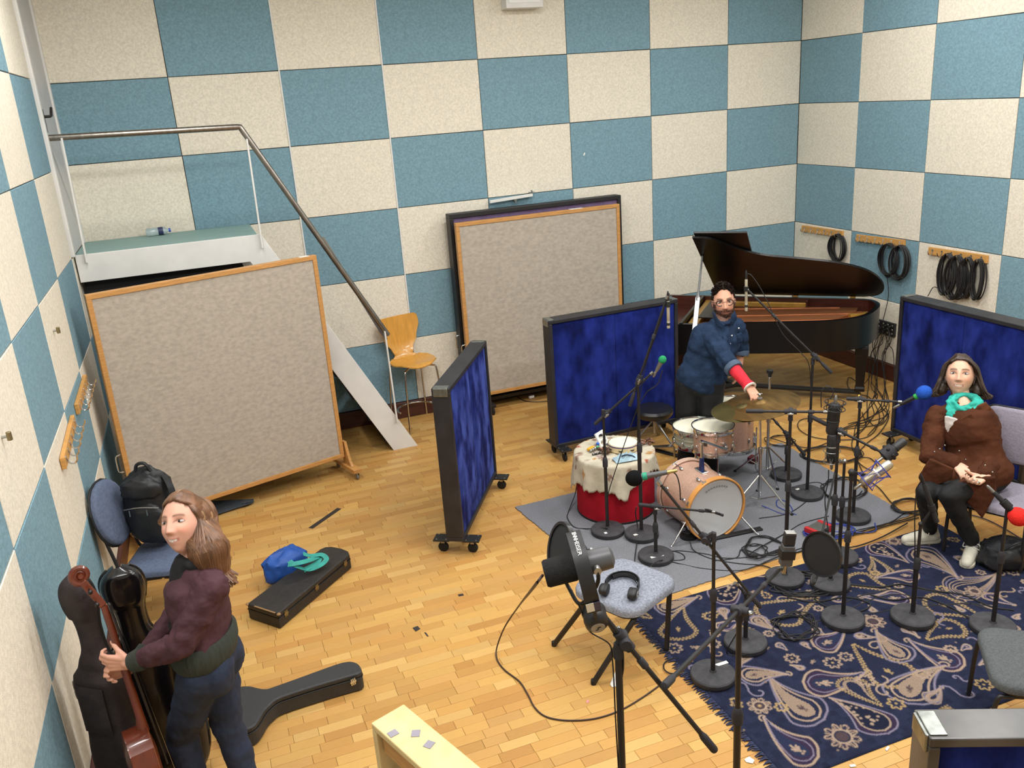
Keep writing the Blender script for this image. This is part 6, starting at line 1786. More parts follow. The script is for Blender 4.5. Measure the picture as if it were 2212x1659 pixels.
hook_coil('first cable coil from the corner on the right hook rail', 2026, 2068, 548, 640, 4, ('cable hanging from the first coil of the right hook rail', [(2018, 620), (2004, 640)]))
hook_coil('second cable coil from the corner on the right hook rail', 2046, 2090, 552, 650, 5)
hook_coil('third cable coil from the corner on the right hook rail', 2074, 2108, 556, 648, 6)
hook_coil('last cable coil on the right hook rail, nearest the seated woman', 2100, 2131, 560, 650, 7)
# red interface box in the blue coil
c = at(1767, 1143, .035); Rr = rotz(.25)
t = thing('interface_box', 'small silver box with red end caps among the blue cables', 'box', (c.x, c.y, .0))
MB().box(c, (.12, .10, .045), Rr).build('case', M_STEEL, t, bevel=.003)
for s_ in (-1, 1):
    MB().box(c + Rr @ Vector((s_ * .072, 0, 0)), (.028, .108, .054), Rr).build('end_cap', mat('red_cap', 'b01f22', .45), t, bevel=.004)
for i in range(3): MB().cyl(c + Rr @ Vector((-.03 + .03 * i, -.05, 0)), c + Rr @ Vector((-.03 + .03 * i, -.062, 0)), .009, n=10).build('socket', M_BLACKP, t)

# ------------------------------------------------------------------ cases and bags on the left
M_CASE = mat('black_case_tolex', '26221f', .55, var=.3, scale=30, bump=.25, bscale=240)
M_CASEG = mat('black_case_vinyl', '2c2c2d', .5, var=.15, scale=60, bump=.25, bscale=300)
M_WORN = mat('worn_tan_edge', '8a6a44', .7)
def case_prism(t, P, z0, z1, split, m, name='case'):
    mb = MB().prism([(p.x, p.y) for p in P], z0, split - .0015); mb.build(name + '_base', m, t, bevel=.006, seg=3)
    mb = MB().prism([(p.x, p.y) for p in P], split + .0015, z1); mb.build(name + '_lid', m, t, bevel=.010, seg=3)
    q = [p for p in P]; mb = MB(); mb.tube([Vector((p.x, p.y, split)) for p in q], .0035, 5, closed=True); mb.build('edge_trim', M_BLACKP, t)
def latch(t, u, v, z, dirv, m=M_STEEL):
    c = at(u, v, z); n = Vector((dirv[0], dirv[1], 0)).normalized(); s_ = Vector((-n.y, n.x, 0))
    mb = MB()
    for i in (-1, 0, 1): mb.beam(c + s_ * i * .010 - zzz * .02, c + s_ * i * .010 + zzz * .02, .007, .005, n)
    mb.beam(c - s_ * .018, c + s_ * .018, .012, .006, n); mb.build('latch', m, t, bevel=.001)
zt_ = .115
top = [(533, 1304), (600, 1326), (755, 1197), (752, 1190), (738, 1184), (716, 1180), (702, 1181), (691, 1186)]
P = [at(u, v, zt_) for u, v in top]
t = thing('oblong_case', 'old oblong black instrument case with worn corners, blue bag leaning on it', 'case', (P[0] + P[2]) / 2 - zzz * zt_)
case_prism(t, P, .006, zt_, .075, M_CASE)
nv = (P[1] - P[2]).normalized(); nv = Vector((nv.y, -nv.x, 0)); nv = -nv if nv.dot(CAM - P[1]) < 0 else nv
for q in (.09, .50, .92):
    u, v = px(P[1].lerp(P[2], q) + nv * .003 - zzz * .040); z_ = zt_ - .040; latch(t, u, v, z_, nv, mat('aged_brass', '94825a', .4, .8))
for i, p in enumerate((P[0], P[1])):
    MB().sphere(p - zzz * .006 + (P[3] - P[0]).normalized() * .006, (.014, .014, .008), 10, 6).build('worn_corner', M_WORN, t)
MB().beam(P[0] + (P[1] - P[0]) * .25 + zzz * .0005, P[1] - (P[1] - P[0]) * .08 + zzz * .0005, .010, .003).build('worn_edge', M_WORN, t)
for q in (.15, .5, .85):
    c = P[1] + (P[2] - P[1]) * q; MB().lathe(Vector((c.x, c.y, .0)) + nv * -.03, [(0, 0), (.012, 0), (.012, .008), (0, .008)], (0, 0, 1), 10).build('rubber_foot', M_RUBBER, t)
zb_ = .118
bo = [(781, 1449), (779, 1440), (772, 1432), (760, 1428), (745, 1429), (720, 1436), (640, 1465), (592, 1482), (575, 1487), (558, 1485), (540, 1481), (518, 1482), (498, 1490), (482, 1505), (474, 1526), (476, 1550), (488, 1568), (508, 1577), (530, 1576), (549, 1567), (562, 1550), (572, 1533), (586, 1519), (606, 1506), (682, 1481), (758, 1459), (773, 1455)]
P = [at(u, v, zb_) for u, v in bo]; P = smooth_path(P, 3, closed=True)
c = sum(P, Vector()) / len(P); t = thing('guitar_case', 'black long necked guitar shaped case lying on the floor beside the standing woman', 'case', (c.x, c.y, 0))
case_prism(t, P, .006, zb_, .085, M_CASEG)
for (u, v), dv in (((763, 1473), (.3, -1)), ((543, 1572), (-.1, -1))): latch(t, u, v, .085, dv, M_CHROME)
mb = MB()
# blue bag with teal straps
M_BLUEBAG = mat('blue_nylon', '184a98', .55, var=.2, scale=9, bump=.3, bscale=18)
M_TEALSTRAP = mat('teal_strap', '2f9085', .7, var=.15, scale=20)
bc = at(610, 1240, .09)
t = thing('blue_bag', 'blue nylon bag with teal straps slumped on the oblong case', 'bag', (bc.x, bc.y, 0))
def lump(ctr, ax, ay, az, seed, amp=.12, n=26, m=18):
    V, F = [], []
    for i in range(m + 1):
        th_ = pi * i / m
        for j in range(n):
            ph = 2 * pi * j / n; d = Vector((sin(th_) * cos(ph), sin(th_) * sin(ph), cos(th_)))
            r = 1 + amp * noise.noise(d * 2.2 + Vector((seed, 0, 0))) + amp * .5 * noise.noise(d * 5 + Vector((0, seed, 0)))
            sgn = lambda x, p: math.copysign(abs(x) ** p, x)
            V.append(ctr + ax * sgn(d.x, .8) * r + ay * sgn(d.y, .8) * r + az * sgn(d.z, .75) * r)
    for i in range(m):
        for j in range(n): F.append((i * n + j, (i + 1) * n + j, (i + 1) * n + (j + 1) % n, i * n + (j + 1) % n))
    return V, F
bu = (at(680, 1195, .1) - at(585, 1250, .1)).normalized(); bw = Vector((-bu.y, bu.x, 0))
V, F = lump(at(618, 1222, .12), bu * .165, bw * .10, zzz * .115, 3.1, .20)
MB().add(V, F, True).build('bag_body', M_BLUEBAG, t)
def ribbon(pts, w, nrm, k=6):
    P = smooth_path(pts, k); rows = []
    for i, p in enumerate(P):
        tg = (P[min(i + 1, len(P) - 1)] - P[max(i - 1, 0)]).normalized(); s_ = tg.cross(Vector(nrm)); s_.normalize()
        rows.append([p - s_ * w / 2, p, p + s_ * w / 2])
    return MB().sheet(rows, .003)
ribbon([at(625, 1212, .24), at(640, 1222, .22), at(665, 1230, .16), at(690, 1222, .16), at(705, 1208, .17), at(695, 1198, .19), at(672, 1200, .21), at(655, 1196, .24)], .035, (0, -.3, 1)).build('strap', M_TEALSTRAP, t)
ribbon([at(622, 1220, .23), at(640, 1217, .235), at(668, 1210, .21), at(690, 1202, .18), at(684, 1216, .165), at(655, 1232, .17)], .035, (.2, -.5, 1)).build('strap', M_TEALSTRAP, t)
# backpack on the chair
M_PACK = mat('black_nylon', '1a1b1e', .5, var=.3, scale=14, bump=.2, bscale=40)
kb0 = Vector((-7.10, -2.70, .475)); 
bx_, by_ = rotz(-.35) @ Vector((1, 0, 0)), rotz(-.35) @ Vector((0, 1, 0))
t = thing('backpack', 'bulging black backpack standing on the slate blue chair', 'backpack', (kb0.x, kb0.y, .47))
V, F = lump(kb0 + zzz * .25, bx_ * .165, by_ * .11, zzz * .25, 1.7, .13, 30, 22); MB().add(V, F, True).build('pack_body', M_PACK, t)
V, F = lump(kb0 + zzz * .17 - by_ * .09 + bx_ * .02, bx_ * .125, by_ * .06, zzz * .14, 4.7, .12); MB().add(V, F, True).build('front_pocket', M_PACK, t)
V, F = lump(kb0 + zzz * .40 - by_ * .07, bx_ * .13, by_ * .06, zzz * .075, 7.7, .14); MB().add(V, F, True).build('top_pocket', M_PACK, t)
MB().tube(smooth_path([kb0 + zzz * .49 - bx_ * .05, kb0 + zzz * .54 - bx_ * .03, kb0 + zzz * .545 + bx_ * .02, kb0 + zzz * .49 + bx_ * .05], 5), .011, 8).build('carry_loop', M_PACK, t)
MB().tube(smooth_path([kb0 - by_ * .155 + zzz * (.30) - bx_ * .10, kb0 - by_ * .165 + zzz * .315, kb0 - by_ * .15 + zzz * .30 + bx_ * .12], 5), .004, 6).build('zip', M_STEEL, t)
for s_ in (-.06, .05): MB().beam(kb0 - by_ * .168 + bx_ * s_ + zzz * .30, kb0 - by_ * .17 + bx_ * s_ + zzz * .26, .007, .004).build('zip_pull', M_STEEL, t)
ribbon([kb0 + zzz * .46 + bx_ * .13, kb0 + zzz * .38 + bx_ * .185 - by_ * .06, kb0 + zzz * .2 + bx_ * .19 - by_ * .08, kb0 + zzz * .08 + bx_ * .16], .05, (1, -1, .3)).build('shoulder_strap', M_PACK, t)

# cello case halves and cello
M_CCASE = mat('cello_case_fabric', '332a2b', .7, var=.25, scale=18, bump=.2, bscale=120)
M_CSHINE = mat('cello_case_gloss', '120f12', .22, coat=.3)
def cello_half(t, C0, out, h, m, w=.20, dep=.12, lean=(0, 0), name='shell'):
    """half shell of a cello case: C0 foot centre, out the outward direction"""
    out = Vector((out[0], out[1], 0)).normalized(); sx = Vector((-out.y, out.x, 0))
    prof = [(0, .12), (.02, .155), (.08, .19), (.2, .205), (.30, .195), (.38, .165), (.45, .16), (.53, .172), (.60, .16), (.66, .11), (.71, .072), (.78, .066), (.83, .075), (.88, .095), (.93, .098), (.97, .075), (1.0, .02)]
    P = smooth_path([Vector((a_, b_, 0)) for a_, b_ in prof], 4)
    rows = []
    for q in P:
        hw = max(.012, q.y) * w / .205; z = q.x * h + .02
        dd = dep * (.72 if .62 < q.x < .84 else (1 if q.x < .62 else .85)); dd *= min(1, .35 + hw / .11)
        base = Vector(C0) + zzz * z + Vector((lean[0], lean[1], 0)) * q.x
        row = []
        for j in range(17):
            a_ = pi * j / 16; ca, sa = cos(a_), sin(a_)
            sq = lambda x, p: math.copysign(abs(x) ** p, x)
            row.append(base - sx * hw * sq(ca, .55) + out * dd * sq(sa, .45))
        rows.append(row)
    return MB().sheet(rows, .007).build(name, m, t, sharp=1.2), rows
CA = Vector((-7.225, -4.60, 0))
t = thing('cello_case', 'back half of a black fabric cello case standing against the left wall', 'case', CA)
sh_, rows = cello_half(t, CA, (-.62, -.78), 1.285, M_CCASE, .145, .105, (-.02, -.02))
mb = MB(); q_ = []
for i in range(4, 60, 1):
    if i < len(rows): q_.append(rows[i][0])
MB().tube(q_, .006, 6).build('rim_trim', M_BLACKP, t)
MB().tube([r_[-1] for r_ in rows[2:-2]], .006, 6).build('rim_trim', M_BLACKP, t)
o3 = Vector((-.62, -.78, 0)); s3 = Vector((.78, -.62, 0))
pk = MB(); pkc = CA + zzz * .66 + o3 * .112 + Vector((-.01, -.01, 0))
rows_ = [[pkc + s3 * (x * .075) + zzz * (y * .12) + o3 * (.012 * (1 - x * x * x * x) * (1 - y ** 4)) for x in np.linspace(-1, 1, 9)] for y in np.linspace(-1, 1, 11)]
pk.sheet(rows_, .004).build('pocket', M_CCASE, t)
for z in (.74, .70): MB().tube(smooth_path([CA + zzz * z - s3 * .14 + o3 * .05, CA + zzz * z - s3 * .155 + o3 * .06, CA + zzz * (z - .05) - s3 * .155 + o3 * .06, CA + zzz * (z - .06) - s3 * .14 + o3 * .05], 3), .005, 6).build('buckle', M_STEEL, t)
CL = Vector((-7.075, -4.42, 0))
t = thing('open_cello_case', 'glossy black lid of the cello case standing open behind the cello', 'case lid', CL)
sh2, rows2 = cello_half(t, CL, (.10, -.99), 1.16, M_CSHINE, .195, .085, (-.05, .03))
MB().tube([r_[0] for r_ in rows2[2:-2]] , .007, 6).build('rim_trim', M_CSHINE, t)
MB().tube([r_[-1] for r_ in rows2[2:-2]], .007, 6).build('rim_trim', M_CSHINE, t)
# cello
M_VARN = mat('cello_varnish', '6b2e1a', .3, var=.3, scale=5, stretch=(3, 3, 1), coat=.4)
M_FINGER = mat('ebony_fingerboard', '141112', .35)
M_SPRUCE = mat('spruce_top', '83401f', .32, var=.2, scale=6, stretch=(8, 8, 1), coat=.4)
c_nut = min((at(212, 1312, z_) for z_ in np.linspace(1.1, 1.4, 40)), key=lambda p: abs(p.y + 4.79)); c_grip = at(254, 1440, .945)
c_foot = c_nut + (c_grip - c_nut) * ((c_nut.z - .09) / (c_nut.z - c_grip.z)); c_foot = Vector((max(-7.17, min(c_foot.x, -7.1)), max(-4.98, c_foot.y), .09))

cx_ = (c_nut - c_foot).normalized(); front = Vector((.96, .22, 0)); front = (front - cx_ * front.dot(cx_)).normalized(); side = cx_.cross(front)
t = thing('cello', 'reddish brown cello held upright by the standing woman', 'cello', c_foot)
HB = .56
def cw(q): 
    T_ = [(0, .03), (.03, .13), (.12, .165), (.25, .165), (.38, .125), (.5, .105), (.6, .115), (.75, .132), (.9, .12), (.97, .08), (1, .03)]
    for (a_, x), (b_, y) in zip(T_, T_[1:]):
        if a_ <= q <= b_: k = (q - a_) / (b_ - a_); k = k * k * (3 - 2 * k); return x + (y - x) * k
    return .03
def cpt(q, s_, f): return c_foot + cx_ * (q * HB) + side * s_ + front * f
qs_ = np.linspace(0, 1, 34)
ol = [(q, cw(q)) for q in qs_] + [(q, -cw(q)) for q in qs_[::-1]]
n = len(ol)
MB().add([cpt(q, s_, f) for f in (-.045, .045) for q, s_ in ol], [(i, (i + 1) % n, n + (i + 1) % n, n + i) for i in range(n)], True).build('ribs', M_VARN, t)
for f0, sg, m_, nm in ((.045, 1, M_SPRUCE, 'top_plate'), (-.045, -1, M_VARN, 'back_plate')):
    rw = [[cpt(q, cw(q) * 1.03 * x, f0 + sg * (.003 + .016 * (1 - x * x) * min(1, 6 * q, 6 * (1 - q)))) for x in np.linspace(-1, 1, 11)] for q in qs_]
    MB().sheet(rw if sg > 0 else [r_[::-1] for r_ in rw], .004).build(nm, m_, t)
NB = c_foot + cx_ * HB
Lk = (c_nut - NB).length
MB().tube([NB - cx_ * .02 + front * .03, NB + cx_ * .05 + front * .035, c_nut + front * .022], [.028, .018, .014], 10).build('neck', M_VARN, t)
MB().beam(NB - cx_ * .20 + front * .085, c_nut + front * .042, .034, .010, front).build('fingerboard', M_FINGER, t, bevel=.003)
# pegbox and scroll
bk = -front
MB().beam(c_nut + front * .02, c_nut + cx_ * .13 + bk * .03, .030, .030, front).build('pegbox', M_VARN, t, bevel=.005)
sc0 = c_nut + cx_ * .155 + bk * .03
sp = []
for i in range(40):
    a_ = i / 39 * 2.3 * 2 * pi; r_ = .036 * (1 - i / 39 * .86)
    sp.append(sc0 + cx_ * r_ * cos(a_ + pi) + front * r_ * sin(a_ + pi))
MB().tube(sp, [.015 - .007 * i / 39 for i in range(40)], 8, flat=1.0).cyl(sc0 - side * .026, sc0 + side * .026, .010, n=12).build('scroll', M_VARN, t)
for i in range(4):
    p = c_nut + cx_ * (.03 + .03 * i) + bk * (.004 + .005 * i); s_ = 1 if i % 2 else -1
    MB().cyl(p, p + side * s_ * .055, .004, n=8).sphere(p + side * s_ * .06, (.010, .010, .010), 8, 6).build('peg', M_FINGER, t)
mbs = MB()
for i in range(4):
    o_ = side * (-.009 + .006 * i)
    mbs.tube([c_nut + front * .05 + o_ * .8, cpt(.36, 0, .115) + o_ * 1.6, cpt(.10, 0, .075) + o_], .0009, 4, cap=False)
mbs.build('strings', M_STEEL, t)
MB().beam(cpt(.36, -.04, .06), cpt(.36, .04, .06), .006, .085, front).build('bridge', M_BIRCH, t, bevel=.003)
MB().beam(cpt(.27, 0, .075), cpt(.03, 0, .065), .035, .010, front).build('tailpiece', M_FINGER, t, bevel=.004)
MB().cyl(c_foot, c_foot - cx_ * .075, .005, n=8).build('endpin', M_STEEL, t)
# scraps, tape and the dark cloth under the big screen
M_BLKTAPE = mat('black_gaffer', '2b2422', .7)
a_, b_ = at(671, 1141, .0015), at(733, 1098, .0015)
tag(MB().beam(a_, b_, .042, .0014).build('tape_strip', M_BLKTAPE, org=(a_ + b_) / 2), 'long black strip of tape stuck on the parquet', 'tape')
def scrap(name, label, cat, pts, m, z=.0022, org=None):
    P = [at(u, v, z) for u, v in pts]; c = sum(P, Vector()) / len(P)
    tag(MB().prism([(p.x, p.y) for p in P], z - .0012, z).build(name, m, org=c), label, cat)
scrap('tape_scrap', 'small square black tape scrap on the open parquet', 'tape', [(891, 1356), (902, 1352), (908, 1358), (898, 1364)], M_BLKTAPE)
scrap('tape_scrap', 'thin sliver of black tape near the square scrap', 'tape', [(916, 1366), (920, 1366), (926, 1374), (923, 1375)], M_BLKTAPE)
scrap('tape_scrap', 'tiny black tape scrap on the floor right of the blue gobo foot', 'tape', [(989, 1284), (1000, 1282), (1002, 1286), (991, 1288)], M_BLKTAPE)
M_PAPER = mat('torn_paper', 'dedad6', .8)
scrap('paper_scrap', 'torn white paper scrap behind the foreground tripod', 'paper', [(1318, 1478), (1324, 1462), (1330, 1450), (1340, 1462), (1334, 1482), (1322, 1484)], M_PAPER, .004)
scrap('paper_scrap', 'white paper scrap at the lower edge left of the rug', 'paper', [(1608, 1640), (1618, 1634), (1630, 1642), (1626, 1649), (1612, 1646)], M_PAPER, .004)
scrap('paper_scrap', 'tiny white scrap below the rug fringe corner', 'paper', [(1834, 1652), (1846, 1650), (1850, 1655), (1838, 1657)], M_PAPER, .004)
scrap('paper_scrap', 'white crumb beside the right rug edge', 'paper', [(1912, 1618), (1918, 1611), (1922, 1614), (1916, 1622)], M_PAPER, .004)
scrap('paper_scrap', 'small pink scrap on the parquet', 'paper', [(1266, 1514), (1271, 1511), (1273, 1515), (1268, 1520)], mat('pink_scrap', 'd98a86', .8))
P0 = [(440, 1115), (470, 1121), (495, 1119), (520, 1098), (545, 1082), (520, 1075), (470, 1085)]
rows = []
for i in range(8):
    row = []
    for j in range(14):
        x, y = j / 13, i / 7
        u = 436 + 112 * x - 10 * y * (1 - x); v = 1078 + 6 * (1 - x) + y * (42 - 34 * x)
        row.append(at(u, v, .012 + .022 * abs(noise.noise(Vector((x * 4, y * 3, 2)))) + .015 * (1 - y)))
    rows.append(row)
tag(MB().sheet(rows, .003).build('dark_cloth', mat('slate_cloth', '3c4248', .85, var=.25, scale=9), org=rows[3][6]), 'dark slate cloth crumpled on the floor under the large grey screen', 'cloth')
# black bag and gear behind the shoes of the seated woman
bgc = at(2175, 1205, .06)
t = thing('black_bag', 'soft black bag on the floor beside the seated woman', 'bag', (bgc.x, bgc.y, 0))
V, F = lump(bgc + zzz * .03, Vector((.17, -.03, 0)), Vector((.03, .11, 0)), zzz * .10, 9.1, .2); MB().add(V, F, True).build('bag_body', M_PACK, t)
MB().tube(smooth_path([bgc + Vector((-.1, -.05, .11)), bgc + Vector((-.05, -.09, .16)), bgc + Vector((.05, -.09, .15)), bgc + Vector((.1, -.05, .10))], 5), .008, 7).build('handle', M_PACK, t)
sh = at(2140, 1190, .04)
t = thing('headphones_case', 'small black bag with shiny buckle by the right shoe of the seated woman', 'bag', (sh.x, sh.y, 0))
V, F = lump(sh + zzz * .02, Vector((.07, 0, 0)), Vector((0, .055, 0)), zzz * .06, 5.1, .25); MB().add(V, F, True).build('bag_body', M_PACK, t)
MB().sphere(sh + Vector((-.02, -.04, .06)), (.015, .008, .01), 8, 6).build('buckle', M_CHROME, t)
# ------------------------------------------------------------------ people
M_SKIN = mat('skin', 'd9a58c', .5, attr='tint', var=.05, scale=30, spec=.35)
for m_ in (M_SKIN,):
    b_ = m_.node_tree.nodes['Principled BSDF']; b_.inputs['Subsurface Weight'].default_value = .12; b_.inputs['Subsurface Radius'].default_value = (.01, .004, .002)
def caps(mb, a, b, ra, rb, n=12):
    a, b = Vector(a), Vector(b); d = b - a; L = d.length
    if L < 1e-5: return mb.sphere(a, ra, n, 8)
    P = [(max(1e-5, ra * cos(q)), ra * sin(q)) for q in np.linspace(-pi / 2, 0, 5)] + [(max(1e-5, rb * cos(q)), L + rb * sin(q)) for q in np.linspace(0, pi / 2, 5)]
    return mb.lathe(a, P, d, n)
def blob(name, mb, voxel, m, parent, smooth=3, wr=0.0, wscale=12, tint=None, label=None, seed=0, wstretch=None):
    """one continuous skin over the rough shapes in mb"""
    me = mb.mesh(name, [])
    tmp = bpy.data.objects.new('tmp', me); COL.objects.link(tmp)
    bm = bmesh.new(); bm.from_mesh(me); bmesh.ops.recalc_face_normals(bm, faces=bm.faces); bm.to_mesh(me); bm.free()
    r = tmp.modifiers.new('r', 'REMESH'); r.mode = 'VOXEL'; r.voxel_size = voxel; r.use_smooth_shade = True
    if smooth:
        s = tmp.modifiers.new('s', 'SMOOTH'); s.factor = .5; s.iterations = smooth
    bpy.context.view_layer.update()
    out = bpy.data.meshes.new_from_object(tmp.evaluated_get(bpy.context.evaluated_depsgraph_get()))
    bpy.data.objects.remove(tmp); out.name = name
    n = len(out.vertices); co = np.empty(n * 3); out.vertices.foreach_get('co', co); co = co.reshape(-1, 3)
    if wr:
        no = np.empty(n * 3); out.vertices.foreach_get('normal', no); no = no.reshape(-1, 3)
        S_x = wstretch or (1, 1, 1)
        h = np.array([noise.noise(Vector((p[0] * wscale * S_x[0] + seed, p[1] * wscale * S_x[1], p[2] * wscale * S_x[2]))) + .5 * abs(noise.noise(Vector((p[0] * wscale * 2.3, p[1] * wscale * 2.3 + seed, p[2] * wscale * 2.3)))) for p in co])
        co = co + no * (h * wr)[:, None]
    if tint is not None:
        arr = np.ones((n, 4), np.float32); arr[:, :3] = tint(co)
        out.color_attributes.new('tint', 'FLOAT_COLOR', 'POINT').data.foreach_set('color', arr.ravel())
    o = np.array(ORG.get(parent.name, (0, 0, 0)) if parent else (0, 0, 0))
    out.vertices.foreach_set('co', (co - o).ravel()); out.update()
    out.materials.clear(); out.materials.append(m)
    out.polygons.foreach_set('use_smooth', [True] * len(out.polygons))
    return link(name, out, parent, label=label)
def G(x, s): return np.exp(-(x / s) ** 2)
def head_shape(smile=1.0, man=False):
    bm = bmesh.new(); bmesh.ops.create_icosphere(bm, subdivisions=5, radius=1)
    d = np.array([v.co for v in bm.verts]); F = [tuple(v.index for v in f.verts) for f in bm.faces]; bm.free()
    dx, dy, dz = d.T
    X, Y, Z = .0735 * dx, .094 * dy, .117 * dz
    t = np.clip(-dz, 0, 1)
    X = X * (1 - (.22 if man else .33) * t ** 1.7); 
    Y = np.where(Y > 0, Y * (1 - .06 * t ** 2), Y * (1 - .50 * t ** 1.2))
    Y = np.where(Y > 0, Y + .010 * t, Y)
    fr = np.clip((dy - .15) / .3, 0, 1)
    ax = np.abs(X)
    f = np.zeros_like(X)
    f += (.006 if man else .003) * G(ax - .026, .02) * G(Z - .034, .010)
    f -= .012 * G(ax - .031, .015) * G(Z - .010, .012)
    nz = np.where((Z < .026) & (Z > -.040), .007 + .018 * np.clip((.022 - Z) / .050, 0, 1), 0) * np.clip((Z + .041) / .008, 0, 1) * np.clip((.030 - Z) / .01, 0, 1)
    f += nz * G(X, .0085 + .004 * np.clip((.02 - Z) / .05, 0, 1))
    f += .008 * G(ax - .0125, .006) * G(Z + .030, .008)
    f += .006 * G(X, .024) * G(Z + .056 - 6 * X ** 2 * smile, .006) + .0065 * G(X, .019) * G(Z + .070 - 9 * X ** 2 * smile, .007)
    f -= .004 * G(X, .026) * G(Z + .0625 - 9 * X ** 2 * smile, .003)
    f += (.004 + .004 * smile) * G(ax - .042, .016) * G(Z + .026, .020)
    f += .008 * G(X, .018) * G(Z + .100, .015)
    Y = Y + f * fr
    return np.stack([X, Y, Z], 1), F
def head_basis(c, fwd, roll=0.0, s=1.0):
    f = Vector(fwd).normalized(); u = (zzz - f * f.z).normalized(); x = f.cross(u)
    u2 = u * cos(roll) + x * sin(roll); x2 = f.cross(u2)
    return Matrix.Translation(c) @ Matrix((x2, f, u2)).transposed().to_4x4() @ Matrix.Scale(s, 4)
def face_tint(HM, skin, lips, brow, hair=None, beard=None, smile=1.0, teeth=True, seed=0):
    inv = np.array(HM.inverted())
    skin, lips, brow = (np.array(lin(c)) for c in (skin, lips, brow))
    def f(co):
        p = co @ inv[:3, :3].T + inv[:3, 3]; x, y, z = p.T; ax = np.abs(x)
        col = np.tile(skin, (len(co), 1))
        near = (ax < .12) & (np.abs(z) < .14) & (np.abs(y) < .13)
        fr = near & (y > .03)
        def mixin(mask, c, a=1.0):
            k = (mask * a)[:, None]; col[:] = col * (1 - k) + np.array(c) * k
        mixin(fr * np.clip(G(ax - .042, .018) * G(z + .024, .018), 0, 1), skin * np.array((1.04, .78, .72)), .6)
        mixin(fr * G(ax - .031, .017) * G(z - .012, .011), skin * np.array((.72, .62, .6)), .65)
        mixin(fr * np.clip(G(x, .014) * G(z + .033, .008), 0, 1), skin * np.array((.9, .7, .65)), .6)
        if beard is not None:
            bc = np.array(lin(beard))
            jaw = np.clip((-.038 - z) / .012, 0, 1) * np.clip((y + .02) / .02, 0, 1)
            side = np.clip((ax - .052) / .008, 0, 1) * np.clip((.01 - z) / .02, 0, 1) * np.clip((y + .0) / .02, 0, 1)
            lipz = 1 - .85 * G(x, .022) * G(z + .064, .007) 
            mixin(near * np.clip(np.maximum(jaw, side) * lipz, 0, 1) * (z > -.135), bc, .88)
        zm = -.0625 + 9 * x ** 2 * smile
        mixin(fr * (G(z - zm, .0085) ** 2) * np.clip((.027 - ax) / .004, 0, 1), lips, .9)
        if teeth: mixin(fr * (np.abs(z - zm - .0008) < .0034) * (ax < .0185) * 1.0, lin('e9dfd2'), .95)
        else: mixin(fr * (np.abs(z - zm) < .0018) * (ax < .022) * 1.0, lips * .5, .8)
        zb = .0335 - 2.2 * (ax - .03) ** 2 * 6
        mixin(fr * G(z - zb, .0042) * np.clip((ax - .010) / .004, 0, 1) * np.clip((.052 - ax) / .006, 0, 1), brow, .85)
        zl = .0155 - 26 * (ax - .031) ** 2
        mixin(fr * G(z - zl, .0026) * (np.abs(ax - .031) < .018), brow * .6, .75)
        if hair is not None:
            mixin(near * np.clip((z - .055 + .9 * np.clip(y, -1, .09) * .0) / .01, 0, 1) * (y < .055), lin(hair), .95)
            mixin(near * (y < .0) * (z > -.03) * (ax > .03) * 1.0, lin(hair), .8)
        return col
    return f
def eyes(t, HM, iris):
    wht, ir = np.array(lin('b9afa9')), np.array(lin(iris))
    for s in (-1, 1):
        mb = MB().sphere((0, 0, 0), (.0155, .0105, .0066), 28, 18)
        V = mb.v; cols = [(.01, .01, .012) if hypot(v[0], v[2]) < .0026 else (ir if hypot(v[0], v[2]) < .0060 else wht) for v in V]
        mb.v = [tuple(HM @ (Vector(v) + Vector((s * .031, .0705, .0085)))) for v in V]
        o = mb.build('eye', mat('eye', 'ffffff', .2, attr='tint'), t)
        arr = np.ones((len(V), 4), np.float32); arr[:, :3] = np.array(cols)
        o.data.color_attributes.new('tint', 'FLOAT_COLOR', 'POINT').data.foreach_set('color', arr.ravel())
def add_head(mb, HM, smile, man=False):
    V, F = head_shape(smile, man)
    mb.add([HM @ Vector(v) for v in V], F)
    R = HM.to_3x3()
    s = HM.to_scale().x
    for q in (-1, 1):
        c = HM @ Vector((q * .074, -.008, -.004))
        mb.sphere(c, (.009 * s, .020 * s, .030 * s), 12, 8, R=(R.normalized() @ Matrix.Rotation(q * .35, 3, 'Z')))
